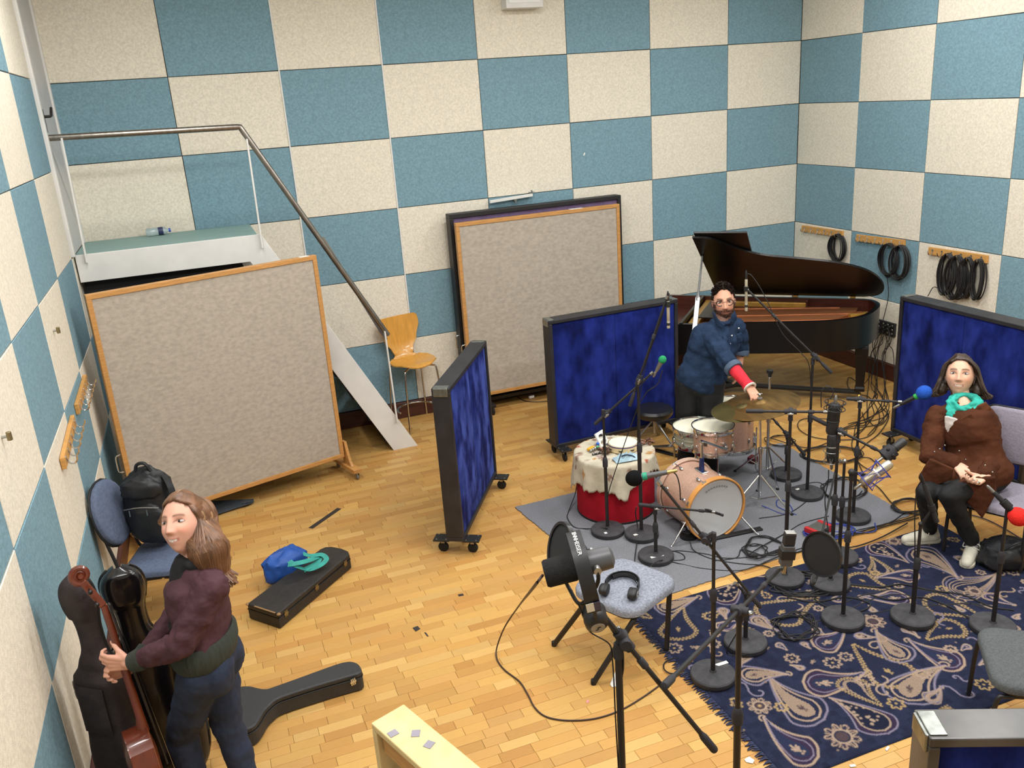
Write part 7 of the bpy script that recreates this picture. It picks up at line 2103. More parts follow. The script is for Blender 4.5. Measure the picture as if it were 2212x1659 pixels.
def hand(mb, w, d, n, side, curl, s=1.0, spread=.0, thumb=.5, tcurl=.5):
    """palm, four jointed fingers and a thumb; d fingers, n palm side, side = +1/-1 thumb side along d x n"""
    w, d, n = Vector(w), Vector(d).normalized(), Vector(n).normalized(); n = (n - d * n.dot(d)).normalized(); t = d.cross(n) * side
    offs = (.031, .0105, -.010, -.029); lens = (.074, .082, .076, .060); kn = (.088, .092, .086, .078)
    caps(mb, w - d * .02 * s, w + d * .02 * s, .026 * s, .024 * s)
    for i in range(4):
        k = w + d * kn[i] * s + t * offs[i] * s
        caps(mb, w + d * .012 * s + t * offs[i] * .6 * s, k, .0155 * s, .0115 * s, 10)
        c = curl[i] if isinstance(curl, (list, tuple)) else curl
        p = k; a = c * .55; L = lens[i] * s
        for j, (fr_, rr) in enumerate(((.46, .0098), (.30, .0088), (.24, .0078))):
            dd = (d * cos(a) + n * sin(a) + t * spread * (1.5 - i) * .12).normalized()
            q = p + dd * L * fr_; caps(mb, p, q, rr * s, rr * .92 * s, 10); p = q; a += c
    b = w + d * .022 * s + t * .026 * s; dd = (t * .75 * (1 - thumb * .6) + d * .65 + n * .55 * thumb).normalized()
    q = b + dd * .046 * s; caps(mb, b, q, .0145 * s, .0115 * s, 10); d2 = (dd + n * .6 * tcurl - t * .35 * tcurl).normalized()
    q2 = q + d2 * .033 * s; caps(mb, q, q2, .011 * s, .0098 * s, 10); d3 = (d2 + n * .3 * tcurl - t * .3 * tcurl).normalized(); caps(mb, q2, q2 + d3 * .024 * s, .0098 * s, .0082 * s, 10)
    return mb
def limb(mb, pts, rs, n=14):
    for (a, b), (ra, rb) in zip(zip(pts, pts[1:]), zip(rs, rs[1:])): caps(mb, a, b, ra, rb, n)
def torso(mb, H, N, L, F, hipw, shw, dep, waist=.85, grow=0.0, bust=0.0, low=-.16):
    """closed loft from below the hips H to the neck base N; L person's left, F front"""
    ax = N - H; Lh = ax.length; u = ax.normalized(); S = L; D = (F - u * F.dot(u)).normalized(); S = D.cross(u) * -1
    K_ = [(low, .35 * hipw, .4 * dep), (low + .05, .85 * hipw, .85 * dep), (.0, hipw, 1.06 * dep), (.15, hipw * .97, dep), (.36, hipw * waist, dep * .90), (.56, (hipw * waist + shw) * .5, dep * (.98 + bust)), (.74, shw * .97, dep * (1.04 + bust * .6)), (.88, shw * .84, dep * .90), (.97, shw * .50, dep * .66), (1.03, shw * .30, dep * .5)]
    P = smooth_path([Vector(k) for k in K_], 4); n = 28; rows = []
    for q in P:
        c = H + u * (Lh * q.x) + D * (.014 if .45 < q.x < .85 else 0)
        rows.append([c + S * ((q.y + grow) * math.copysign(abs(cos(t)) ** .85, cos(t))) + D * ((q.z + grow) * math.copysign(abs(sin(t)) ** .85, sin(t))) for t in np.linspace(0, 2 * pi, n + 1)[:-1]])
    m = len(rows); V = [p for r_ in rows for p in r_]
    mb.add(V, [(i * n + j, i * n + (j + 1) % n, (i + 1) * n + (j + 1) % n, (i + 1) * n + j) for i in range(m - 1) for j in range(n)] + [tuple(range(n)), tuple(range((m - 1) * n, m * n))])

# ---- standing woman with the cello
def curve_rows(P, w, nrm): return ribbon(P, w, nrm)
M_HAIR1 = mat('light_brown_hair', '6d4a31', .42, var=.4, scale=26, stretch=(1, 1, .25), spec=.5)
M_HAIR1B = mat('fair_hair_strand', '94704c', .40, var=.25, scale=26, spec=.5)
M_JACKET = mat('plum_jacket', '4b3036', .75, var=.14, scale=9, bump=.12, bscale=70, spec=.2)
M_RIB = mat('dark_green_rib', '2d332c', .85, var=.2, scale=60, stretch=(1, 1, .1), bump=.3)
M_JEANS = mat('indigo_denim', '1f2a40', .85, var=.25, scale=16, detail=5, bump=.2, bscale=240)
M_BLKTOP = mat('black_jersey', '17171a', .85, var=.15, scale=20)
F1 = Vector((-.93, .37, 0)).normalized(); L1_ = Vector((-F1.y, F1.x, 0))
H1 = Vector((-6.80, -4.83, .86)); N1 = at(430, 1222, 1.30); HC1 = at(397, 1131, 1.475)
S1 = 1.08
HM1 = head_basis(HC1, facing(HC1, -.62, .10), radians(9), S1)
P1 = thing('person', 'smiling woman', 'person', (H1.x, H1.y, 0))
P1['label'] = 'smiling woman standing in a plum jacket and jeans, holding the cello neck'
shL, shR = at(456, 1268, 1.25), N1 - L1_ * .155 - zzz * .05 + F1 * .02
def neck_at(z): return c_foot + cx_ * ((z - c_foot.z) / cx_.z)
dL1, nL1 = Vector((-.93, .22, .12)).normalized(), Vector((.10, 1, .1)).normalized()
dR1, nR1 = Vector((-.86, -.15, .05)).normalized(), Vector((.1, -1, .1)).normalized()
haL = neck_at(.975) - dL1 * .078 - nL1 * .034; haR = neck_at(.90) - dR1 * .075 - nR1 * .036
elL = at(392, 1392, 1.06); elR = N1 - L1_ * .17 + F1 * .16 - zzz * .26
hipL, hipR = H1 + L1_ * .085, H1 - L1_ * .085
knL, knR = at(392, 1585, .46), at(492, 1565, .47); anL, anR = Vector((knL.x + .02, knL.y - .02, .09)), Vector((knR.x + .05, knR.y - .05, .09))
body = MB()
add_head(body, HM1, 1.1)
caps(body, N1 - zzz * .03, HM1 @ Vector((0, -.03, -.05)), .058, .052)
torso(body, H1, N1, L1_, F1, .140, .150, .088)
wdL = (haL - elL).normalized(); wdR = (haR - elR).normalized()
limb(body, [shL, elL, haL], [.048, .038, .026]); limb(body, [shR, elR, haR], [.048, .038, .026])
limb(body, [hipL, knL, anL], [.085, .055, .040]); limb(body, [hipR, knR, anR], [.085, .055, .040])
nk = cx_                                                     # cello neck direction
hand(body, haL, dL1, nL1, -1, [.85, .9, .95, 1.0], 1.0, thumb=.8)
hand(body, haR, dR1, nR1, 1, [.85, .9, .95, 1.0], .98, thumb=.8)
for a_, k_ in ((anL, knL), (anR, knR)): caps(body, Vector((a_.x, a_.y, .05)), Vector((a_.x, a_.y, .05)) + F1 * .15, .04, .032)
blob('body', body, .0048, M_SKIN, P1, 2, tint=face_tint(HM1, 'dba58e', 'b0605a', '6b4a35', '6d4a31', None, 1.1, True))
eyes(P1, HM1, '33291f')
# jeans
jm = MB(); R1 = Matrix((L1_, F1, zzz)).transposed()
jm.sphere(H1 + zzz * .03, (.158, .122, .16), 20, 12, R=R1); jm.sphere(H1 - F1 * .045 + L1_ * .065 - zzz * .03, (.092, .092, .110), 16, 10, R=R1); jm.sphere(H1 - F1 * .045 - L1_ * .065 - zzz * .03, (.092, .092, .110), 16, 10, R=R1)
limb(jm, [hipL - zzz * .02, knL + (knL - hipL) * .02, anL - zzz * .03], [.098, .068, .055]); limb(jm, [hipR - zzz * .02, knR, anR - zzz * .03], [.098, .068, .055])
blob('jeans', jm, .0085, M_JEANS, P1, 3, .010, 13, seed=3)
bq = H1 - F1 * .140 + L1_ * .075 + zzz * -.0
# jacket
jk = MB(); torso(jk, H1 + zzz * .10, N1 - zzz * .01, L1_, F1, .155, .165, .105, 1.0, .008, .08)
for sd_q, sh_q, el_q, ha_q in ((1, shL, elL, haL), (-1, shR, elR, haR)):
    limb(jk, [N1 + L1_ * .05 * sd_q - zzz * .03, sh_q], [.062, .066])
    sv = MB(); limb(sv, [sh_q + zzz * .004, sh_q.lerp(el_q, .5), el_q, el_q.lerp(ha_q, .5), el_q + (ha_q - el_q) * .86], [.073, .066, .058, .049, .036]); blob('sleeve', sv, .007, M_JACKET, P1, 5, .011, 22, seed=8 + sd_q)
blob('jacket', jk, .0085, M_JACKET, P1, 9, .009, 17, seed=8)
wj = MB()
wst = [H1 + zzz * .075 + (L1_ * cos(q) * .186 + F1 * sin(q) * .136) for q in np.linspace(0, 2 * pi, 40)[:-1]]
wj.lathe((0, 0, 0), [(0, 0)], n=3) if False else None
rows = [[H1 + zzz * z + (L1_ * cos(q) * (.152 + gx) + F1 * sin(q) * (.108 + gx)) for q in np.linspace(0, 2 * pi, 41)] for z, gx in ((.02, .002), (.04, .016), (.08, .024), (.115, .024), (.14, .010))]
wj.sheet(rows, .008).build('waistband', M_RIB, P1)
for e_, h_, nm in ((elL, haL, 'cuff'), (elR, haR, 'cuff')):
    d_ = (h_ - e_).normalized(); c_ = e_ + (h_ - e_) * .86
    MB().lathe(c_ - d_ * .03, [(.036, 0), (.047, .004), (.047, .03), (.042, .06), (.034, .062), (.033, .0)], d_, 24, closed=True).build(nm, M_RIB, P1)
# dark top at the open front and collar
fm_ = MB(); 
for q in np.linspace(0, 1, 6): fm_.sphere(H1 + (N1 - H1) * (.40 + .55 * q) + F1 * (.085 - .03 * q), (.085, .062, .08), 14, 9, R=R1)
for q in np.linspace(0, 2 * pi, 13)[:-1]: fm_.sphere(N1 + zzz * .035 + (L1_ * cos(q) + F1 * sin(q)) * .055, .026, 10, 7)
blob('dark_top', fm_, .009, M_BLKTOP, P1, 3, .008, 14)
for a_ in (anL, anR):
    sm = MB(); caps(sm, Vector((a_.x, a_.y, .045)) - F1 * .05, Vector((a_.x, a_.y, .04)) + F1 * .15, .048, .040); sm.box(Vector((a_.x, a_.y, .012)) + F1 * .05, (.26, .08, .02), Matrix((F1, -L1_, zzz)).transposed()); blob('shoe', sm, .01, M_BLKTOP, P1, 2)
# hair: a cap and falling strands
def hair_cap(name, HM, m, parent, cut, puff=.010, extra=None, vox=.007, smooth=2, wr=.004):
    V, F = head_shape(0); V = V.copy()
    d = V / np.linalg.norm(V, axis=1)[:, None]
    V = V + d * puff
    keep = cut(V)
    mb = MB()
    for p in V[keep][::2]:
        mb.sphere(HM @ Vector(p), .0085, 6, 4)
    if extra: extra(mb)
    return blob(name, mb, vox, m, parent, smooth, wr, 40)
def cut_long(V):
    x, y, z = V.T
    hairline = .090 - 7 * (np.abs(x)) ** 2
    return ((z > hairline) | (y < .022 - .15 * np.abs(x) + .35 * np.clip(z, 0, 1))) & ((z > -.05) | (y < -.01))
HP0, HP1, HP2 = HM1 @ Vector((.015, -.045, .0)), at(450, 1186, 1.375), at(468, 1238, 1.27)
def mass1(mb):
    caps(mb, HP0, HP1, .082, .070); caps(mb, HP1, HP2, .070, .046); caps(mb, HM1 @ Vector((.05, -.03, .02)), HP1, .04, .05)
hair_cap('hair', HM1, M_HAIR1, P1, cut_long, .006, mass1)
def strands(name, HM, m, parent, n, seed, tips, part=.02, r0=.010, lift=.012, zroot=.105, rows=1):
    """tips(k, side) gives the world path a strand follows after leaving the scalp"""
    r2 = random.Random(seed); mb = MB()
    for k in range(n):
        s = 1 if k % 2 else -1; q = r2.random()
        y0 = .05 - .12 * q
        root = Vector((part + s * .004, y0, sqrt(max(0, 1 - (y0 / .094) ** 2)) * .117 + lift * .8))
        path = tips(s, q, r2, HM, root)
        L = len(path); rr = r0 * r2.uniform(.7, 1.2)
        mb.tube(smooth_path(path, 4), [rr * (1 - .55 * (i / (4 * (L - 1))) ** 3) for i in range(4 * (L - 1) + 1)], 5, flat=.45)
    return mb.build(name, m, parent, fix=False)
def tips1(s, q, r2, HM, root):
    x1 = .080 * s * r2.uniform(.85, 1.03)
    P = [root]
    for z_, k in ((.085, .55), (.045, .92), (.0, 1.02), (-.045, 1.0)):
        yy = root.y * (1 - .3 * (root.z - z_)) - .010 - (.035 if s > 0 else .012) * (1 - z_ / .117) * .7
        yy = min(yy, .030 - .02 * (1 if z_ < .02 else 0)) if z_ < .05 else yy
        P.append(Vector((x1 * k + root.x * (1 - k) * .5, yy - .02 * q, z_)))
    W_ = [HM @ p for p in P[:-1]]
    ax = (HP2 - HP1).normalized(); A_ = ax.orthogonal().normalized(); B_ = ax.cross(A_)
    ph = r2.uniform(0, 2 * pi); cd_ = (CAM - HP1).normalized()
    o_ = A_ * cos(ph) + B_ * sin(ph)
    if o_.dot(cd_) < -.2: o_ = -o_
    e1_ = HP1 + o_ * .070 - ax * .03; e2_ = HP1.lerp(HP2, .6) + o_ * .064; e3_ = HP2 + o_ * .050; tip = HP2 + o_ * r2.uniform(.03, .075) + ax * r2.uniform(.02, .075) + Vector((r2.uniform(-.02, .01), 0, 0))
    W_ += [e1_, e2_, e3_, tip]
    return W_
strands('hair_strands', HM1, M_HAIR1, P1, 240, 5, tips1, .0, .0125)
strands('hair_strands', HM1, M_HAIR1B, P1, 70, 15, tips1, .0, .0065, .016)

# ---- seated woman
M_SUEDE = mat('brown_suede', '4a2a1b', .9, var=.28, scale=7, detail=5, bump=.1, bscale=60, spec=.12)
M_SUEDED = mat('brown_suede_flap', '55321f', .9, var=.2, scale=9, spec=.12)
M_TEALSC = mat('teal_scarf', '2f9c8c', .75, var=.3, scale=12, bump=.25, bscale=30, spec=.2)
M_TROUSER = mat('black_denim', '0a0b0d', .8, var=.25, scale=14, bump=.15, bscale=120)
M_SHOE = mat('white_leather', 'cfcbba', .5, var=.08, scale=20)
M_SOLE = mat('white_sole', 'c3bda9', .6)
M_HAIR2 = mat('dark_brown_hair', '38291f', .4, var=.4, scale=26, stretch=(1, 1, .25), spec=.5)
M_HAIR2B = mat('brown_hair_strand', '47372a', .4, var=.2, scale=26, spec=.5)
F2 = Vector((-.87, -.5, 0)).normalized(); L2 = Vector((-F2.y, F2.x, 0))
H2 = at(2114, 1022, .535); N2 = at(2084, 876, .95); HC2 = at(2074, 812, 1.105)
S2 = 1.16
HM2 = head_basis(HC2, facing(HC2, -.06, .06), radians(3), S2)
P2 = thing('person', 'seated woman in a brown suede coat and teal scarf, white shoes on the rug', 'person', (H2.x, H2.y, 0))
sR, sL = at(2024, 900, .865), at(2132, 912, .855)
eR, eL = at(2008, 985, .66), at(2143, 994, .64); wR, wL = at(2066, 1003, .635), at(2128, 1030, .615)
hR, hL = H2 - L2 * .09, H2 + L2 * .09
kR, kL_ = at(2000, 1063, .50), at(2050, 1070, .50); aR, aL = at(2010, 1145, .10), at(2102, 1172, .11)
tR, tL = at(1952, 1169, .03), at(2086, 1222, .03)
b2 = MB(); add_head(b2, HM2, 1.0); caps(b2, N2 - zzz * .03, HM2 @ Vector((0, -.028, -.06)), .055, .050)
torso(b2, H2, N2, L2, F2, .15, .16, .095)
hRd, hLd = (at(2098, 1037, .60) - wR).normalized(), (at(2096, 1040, .60) - wL).normalized()
limb(b2, [sR, eR, wR], [.046, .036, .025]); limb(b2, [sL, eL, wL], [.046, .036, .025])
limb(b2, [hR, kR, aR], [.08, .052, .038]); limb(b2, [hL, kL_, aL], [.08, .052, .038])
toCam = (CAM - wR).normalized()
hand(b2, wR, hRd, -toCam * .35 - zzz * .8, 1, [.35, .55, .65, .7], 1.0, thumb=.5)
hand(b2, wL, hLd + F2 * .2 - zzz * .1, -L2 * -.2 + zzz * .75 + toCam * -.1, 1, [.8, .8, .85, .9], .98, thumb=.6)
for a_, t_ in ((aR, tR), (aL, tL)): caps(b2, Vector((a_.x, a_.y, .055)), Vector((a_.x, a_.y, .05)).lerp(Vector((t_.x, t_.y, .04)), .6), .030, .022)
blob('body', b2, .0048, M_SKIN, P2, 2, tint=face_tint(HM2, 'dcae94', 'b0685c', '3a2c22', '2c211b', None, 1.0, True))
eyes(P2, HM2, '38424e')
tr = MB()
limb(tr, [hR, kR, aR + (kR - aR) * .06], [.098, .066, .048]); limb(tr, [hL, kL_, aL + (kL_ - aL) * .06], [.098, .066, .048]); tr.sphere(H2, (.16, .13, .12), 16, 10, R=Matrix((L2, F2, zzz)).transposed())
blob('trousers', tr, .0085, M_TROUSER, P2, 3, .008, 14, seed=2)
for a_, t_, nm in ((aR, tR, 'right'), (aL, tL, 'left')):
    d_ = Vector((t_.x - a_.x, t_.y - a_.y, 0)); L_ = d_.length; d_.normalize(); s_ = Vector((-d_.y, d_.x, 0)); g0 = Vector((a_.x, a_.y, 0))
    sm = MB(); caps(sm, g0 - d_ * .02 + zzz * .055, g0 + d_ * (L_ - .02) + zzz * .040, .046, .036); caps(sm, g0 - d_ * .02 + zzz * .05, g0 - d_ * .012 + zzz * .095, .044, .040); caps(sm, g0 + d_ * .03 + zzz * .06, g0 + d_ * (L_ * .7) + zzz * .045, .044, .040)
    so_ = blob('shoe', sm, .006, M_SHOE, P2, 2)
    P_ = [(L_ + .012, 0), (L_ - .005, .034), (L_ - .05, .046), (L_ * .4, .038), (-.03, .040), (-.066, .022), (-.066, -.022), (-.03, -.040), (L_ * .4, -.038), (L_ - .05, -.046), (L_ - .005, -.034)]
    MB().prism([(g0.x + d_.x * a + s_.x * b, g0.y + d_.y * a + s_.y * b) for a, b in dense(P_ + [P_[0]], 4)[:-1]], .013, .036).build('sole', M_SOLE, so_, bevel=.005)
    lc_ = MB()
    for i in range(4):
        c_ = g0 + d_ * (.035 + .022 * i) + zzz * (.104 - .007 * i)
        lc_.tube(smooth_path([c_ - s_ * .026 - zzz * .012, c_ + zzz * .002, c_ + s_ * .026 - zzz * .012 + d_ * .008], 4), .0032, 6)
    lo_ = g0 + d_ * .03 + zzz * .108
    for q in (-1, 1): lc_.tube(smooth_path([lo_, lo_ + s_ * q * .04 + zzz * .012, lo_ + s_ * q * .05 - zzz * .02 + d_ * .01, lo_ + s_ * q * .02 - zzz * .012 + d_ * .012], 4), .003, 6)
    lc_.build('laces', mat('lace_white', 'ddd9cc', .8), so_)
    MB().cyl(g0 + zzz * .09, g0 + zzz * .13 + (aL * 0), .041, .040, 16).build('sock', mat('grey_sock', 'a5a3a0', .9), so_)
R2 = Matrix((L2, F2, zzz)).transposed()
ct = MB(); torso(ct, H2 + zzz * .02, N2 - zzz * .005, L2, F2, .160, .172, .112, 1.0, .010, .10)
for sh_q, el_q, ha_q in ((sR, eR, wR), (sL, eL, wL)):
    limb(ct, [N2.lerp(sh_q, .35) - zzz * .01, sh_q], [.062, .068])
    sv = MB(); limb(sv, [sh_q, sh_q.lerp(el_q, .5), el_q, el_q.lerp(ha_q, .5), el_q + (ha_q - el_q) * .86], [.074, .069, .062, .057, .050]); blob('sleeve', sv, .007, M_SUEDE, P2, 5, .012, 18, seed=3)
limb(ct, [hR + zzz * .035, hR.lerp(kR, .5) + zzz * .03], [.115, .092]); limb(ct, [hL + zzz * .035, hL.lerp(kL_, .5) + zzz * .025], [.115, .095])
blob('coat', ct, .009, M_SUEDE, P2, 8, .010, 15, seed=5)
# collar flaps, shirt, snaps
def flap(pts, th, m, nm, parent=P2, vox=.0045):
    """soft edged piece of cloth with the outline pts"""
    c = sum(pts, Vector()) / len(pts); nrm = (pts[1] - pts[0]).cross(pts[2] - pts[0]).normalized(); n = len(pts)
    mb = MB().add([p + nrm * th / 2 for p in pts] + [c + nrm * th * .9] + [p - nrm * th / 2 for p in pts] + [c - nrm * th * .9],
                  [(i, (i + 1) % n, n) for i in range(n)] + [(n + 1 + (i + 1) % n, n + 1 + i, 2 * n + 1) for i in range(n)] + [(i, n + 1 + i, n + 1 + (i + 1) % n, (i + 1) % n) for i in range(n)])
    return blob(nm, mb, vox, m, parent, 4, .004, 26)
def on_coat(u, v, base, f=.0): return vp(u, v, base + F2 * f)
cb = N2 + F2 * .10 - zzz * .08
fl_ = [(2098, 898), (2112, 876), (2130, 868), (2140, 880), (2137, 898), (2124, 897)]
flap([vp(u, v, N2 + F2 * (.10 if u < 2125 else .06)) for u, v in fl_], .014, M_SUEDED, 'collar')
fl_ = [(2074, 905), (2098, 893), (2106, 903), (2090, 925), (2068, 950), (2056, 945), (2062, 925)]
flap([vp(u, v, N2 + F2 * .15) for u, v in fl_], .014, M_SUEDED, 'lapel')
flap([vp(u, v, N2 + F2 * .145) for u, v in ((2040, 898), (2074, 905), (2062, 925), (2050, 944), (2042, 922))], .014, mat('white_shirt', 'c9c2bb', .8, var=.06, scale=14), 'shirt')
for u, v in ((2019, 976), (2030, 970), (2041, 962), (2072, 974), (2086, 993), (2128, 1005), (2144, 1020)):
    p = vp(u, v, (wR if u < 2060 else (wL if u > 2100 else N2 + F2 * .16)) + (CAM - wR).normalized() * .07); MB().sphere(p, .0055, 8, 6).build('snap', M_STEEL, P2)
# scarf: overlapping loops of cloth
sc = MB()
for i, (rx_, ry_, dz_, th_, dip_) in enumerate(((.066, .060, -.005, .019, .030), (.078, .074, -.020, .022, .070), (.084, .100, -.030, .023, .100), (.080, .122, -.040, .022, .130), (.060, .132, -.052, .020, .155))):
    pts = []
    for q in np.linspace(0, 2 * pi, 29)[:-1]:
        fr_ = max(0, sin(q)) ** 1.6
        pts.append(N2 + zzz * (.035 + dz_ * .6 - (dip_) * fr_ + .012 * (1 - sin(q))) + L2 * cos(q) * (rx_ + .004 * sin(5 * q + i)) + F2 * (sin(q) * ry_ + .018))
    for a_, b_ in zip(pts, pts[1:] + pts[:1]): caps(sc, a_, b_, th_, th_, 8)
blob('scarf', sc, .0065, M_TEALSC, P2, 2, .010, 30, wstretch=(1, 1, 2.2))
tcL = (CAM - kL_); tcL.z = 0; tcL.normalize()
flap([vp(u, v, hL.lerp(kL_, .45) + tcL * .10) for u, v in ((2066, 1040), (2110, 1030), (2150, 1030), (2152, 1066), (2122, 1118), (2088, 1082), (2070, 1064))], .026, M_SUEDE, 'coat_skirt')
flap([vp(u, v, hR.lerp(kR, .62) + tcL * .09) for u, v in ((2008, 990), (2060, 1012), (2056, 1034), (2022, 1047), (1992, 1050), (1984, 1030))], .026, M_SUEDE, 'coat_skirt')
# watch and bracelet
for f_, r_, m_ in ((.10, .034, M_CHROME), (-.35, .032, M_BLACKP)):
    d_ = (wR - eR).normalized(); c_ = wR + d_ * (.03 * f_ * 2 - .005)
    MB().lathe(c_, [(.029, -.005), (.031, -.006), (.031, .006), (.029, .005)], d_, 20, closed=True).build('bracelet', m_, P2)
def mass2(mb):
    for q in (-1, 1):
        caps(mb, HM2 @ Vector((q * .070, -.035, .02)), HM2 @ Vector((q * .098, -.03, -.085)), .034, .042)
    caps(mb, HM2 @ Vector((0, -.075, .02)), HM2 @ Vector((0, -.085, -.09)), .06, .06)
cap_ = hair_cap('hair', HM2, M_HAIR2, P2, cut_long, .007, mass2)
def tips2(s, q, r2, HM, root):
    x1 = .088 * s * r2.uniform(.92, 1.08); P = [root]
    f_ = (.056 if s > 0 else .074) - .10 * q
    for z_, k in ((.090, .50), (.05, .92), (.0, 1.08), (-.045, 1.24), (-.085, 1.42), (-.112, 1.52 + r2.uniform(-.1, .25)), (-.122, 1.36 + r2.uniform(-.1, .2))):
        yy = f_ * (1 - .25 * (1 - z_ / .117)) - .012
        if z_ < .03: yy = min(yy, .022)
        P.append(Vector((x1 * k + root.x * (1 - k) * .4, yy + r2.uniform(-.004, .004), z_ + r2.uniform(-.006, .006))))
    return [HM @ p for p in P]
strands('hair_strands', HM2, M_HAIR2, P2, 210, 21, tips2, .020, .0115)
strands('hair_strands', HM2, M_HAIR2B, P2, 60, 33, tips2, .020, .006, .016)
# small silver object held in her hands
c_ = at(2116, 1045, .60); tag(MB().lathe(c_, [(0, 0), (.010, .001), (.011, .004), (.011, .055), (.006, .062), (0, .062)], (at(2092, 1035, .60) - c_), 14).build('silver_tube', M_STEEL, org=c_), 'small silver tube held in the hands of the seated woman', 'tube')

# ---- man reaching over the drums
M_DENIM = mat('denim_shirt', '22324a', .85, var=.24, scale=13, detail=5, bump=.2, bscale=200, spec=.15)
M_DENIMB = mat('denim_inside', '46566b', .85, var=.2, scale=20)
M_CAST = mat('red_cast', 'd8323f', .8, var=.08, scale=40, bump=.4, bscale=160, spec=.15)
M_GAUZE = mat('white_gauze', 'ddd6c6', .9)
M_HAIR3 = mat('short_dark_hair', '211712', .75, var=.4, scale=60, spec=.15)
M_GLASS = mat('dark_glasses', '120c0b', .3)
HC3 = at(1563, 652, 1.43); S3 = 1.16
toC = CAM - HC3; toC.z = 0; toC.normalize()
F3 = (toC * .95 + zzz.cross(toC) * -.15).normalized(); L3 = Vector((-F3.y, F3.x, 0))
H3 = at(1512, 824, .82); H3 = Vector((H3.x, H3.y, .84)); N3 = at(1558, 702, 1.265)
HM3 = head_basis(HC3, facing(HC3, .10, -.15), radians(4), S3)
P3 = thing('person', 'bearded man in glasses and denim shirt reaching over the drums with a red arm cast', 'person', (H3.x, H3.y, 0))
s3R, s3L = at(1530, 722, 1.21), at(1590, 708, 1.215)
e3R, w3R = at(1574, 783, 1.045), at(1612, 828, .935); e3L, w3L = at(1600, 752, 1.03), at(1597, 788, .90)
h3R, h3L = H3 - L3 * .09 - zzz * .02, H3 + L3 * .09 - zzz * .02
f3R, f3L = Vector((H3.x - L3.x * .12 - F3.x * .02, H3.y - L3.y * .12 - F3.y * .02, .09)), Vector((H3.x + L3.x * .07 - F3.x * .05, H3.y + L3.y * .07 - F3.y * .05, .09))
k3R, k3L = h3R.lerp(f3R, .5) + F3 * .03, h3L.lerp(f3L, .5) + F3 * .03
b3 = MB(); add_head(b3, HM3, .2, True); caps(b3, N3 - zzz * .03, HM3 @ Vector((0, -.025, -.06)), .062, .060)
torso(b3, H3, N3, L3, F3, .155, .175, .10)
nut = rc_ + zzz * .06
d3 = (nut - w3R); d3.normalize(); a3 = (w3R - e3R).normalized()
limb(b3, [s3R, e3R, w3R], [.052, .042, .028]); limb(b3, [s3L, e3L, w3L], [.052, .040, .027])
limb(b3, [h3R, k3R, f3R], [.085, .06, .042]); limb(b3, [h3L, k3L, f3L], [.085, .06, .042])
hand(b3, w3R + a3 * .02, a3 * .95 - zzz * .15, -zzz - a3 * .15, 1, [.55, .5, .55, .6], 1.05, spread=.6, thumb=.8, tcurl=.6)
hand(b3, w3L, Vector((0, 0, -1)) + L3 * -.1, -L3 - F3 * .2, -1, [.3, .3, .35, .4], 1.0)
for a_ in (f3R, f3L): caps(b3, Vector((a_.x, a_.y, .05)), Vector((a_.x, a_.y, .045)) + F3 * .15, .04, .03)
blob('body', b3, .0048, M_SKIN, P3, 2, tint=face_tint(HM3, 'd6a085', 'a8655a', '2a1d18', '1f1815', '4a2c20', .1, False))
eyes(P3, HM3, '30241c')
sh_m = MB(); torso(sh_m, H3 + zzz * .0, N3 - zzz * .005, L3, F3, .178, .188, .120, .96, .010, .0, -.22)
for sh_q, el_q, ha_q, q_ in ((s3R, e3R, w3R, .18), (s3L, e3L, w3L, .12)):
    limb(sh_m, [N3.lerp(sh_q, .4) - zzz * .02, sh_q], [.066, .072])
    sv = MB(); limb(sv, [sh_q, sh_q.lerp(el_q, .5), el_q, el_q + (ha_q - el_q) * q_], [.078, .074, .066, .060]); blob('sleeve', sv, .007, M_DENIM, P3, 5, .013, 22, seed=6)
for q in np.linspace(0, 2 * pi, 15)[:-1]: sh_m.sphere(N3 + zzz * .03 + (L3 * cos(q) + F3 * sin(q)) * .068, .022, 8, 6)
blob('denim_shirt', sh_m, .0085, M_DENIM, P3, 8, .011, 17, seed=12)
for e_, w_, q0 in ((e3R, w3R, .17), (e3L, w3L, .10)):
    d_ = (w_ - e_).normalized(); c_ = e_ + (w_ - e_) * q0
    MB().lathe(c_, [(.050, 0), (.069, .002), (.071, .03), (.066, .045), (.050, .045)], d_, 24, closed=True).build('rolled_cuff', M_DENIMB, P3)
MB().lathe(e3R, [(.046, (w3R - e3R).length * .22), (.050, (w3R - e3R).length * .25), (.045, (w3R - e3R).length * .7), (.040, (w3R - e3R).length * 1.0), (.047, (w3R - e3R).length * 1.10), (.047, (w3R - e3R).length * 1.20), (.040, (w3R - e3R).length * 1.22), (.034, (w3R - e3R).length * 1.0), (.036, (w3R - e3R).length * .3)], a3, 28, closed=True).build('arm_cast', M_CAST, P3)
MB().lathe(e3R + a3 * (w3R - e3R).length * 1.205, [(.034, -.004), (.050, -.006), (.052, .004), (.040, .008)], a3, 28, closed=True).build('cast_padding', M_GAUZE, P3)
tz_m = MB(); limb(tz_m, [h3R, k3R, f3R - zzz * .02], [.11, .082, .064]); limb(tz_m, [h3L, k3L, f3L - zzz * .02], [.11, .082, .064]); tz_m.sphere(H3 - zzz * .03, (.17, .13, .12), 16, 10, R=Matrix((L3, F3, zzz)).transposed())
blob('trousers', tz_m, .010, M_TROUSER, P3, 3, .008, 12, seed=4)
for a_ in (f3R, f3L):
    sm = MB(); caps(sm, Vector((a_.x, a_.y, .045)) - F3 * .05, Vector((a_.x, a_.y, .04)) + F3 * .16, .05, .042); sm.box(Vector((a_.x, a_.y, .012)) + F3 * .055, (.28, .085, .02), Matrix((F3, -L3, zzz)).transposed()); blob('shoe', sm, .01, M_BLKTOP, P3, 2)
mb = MB()
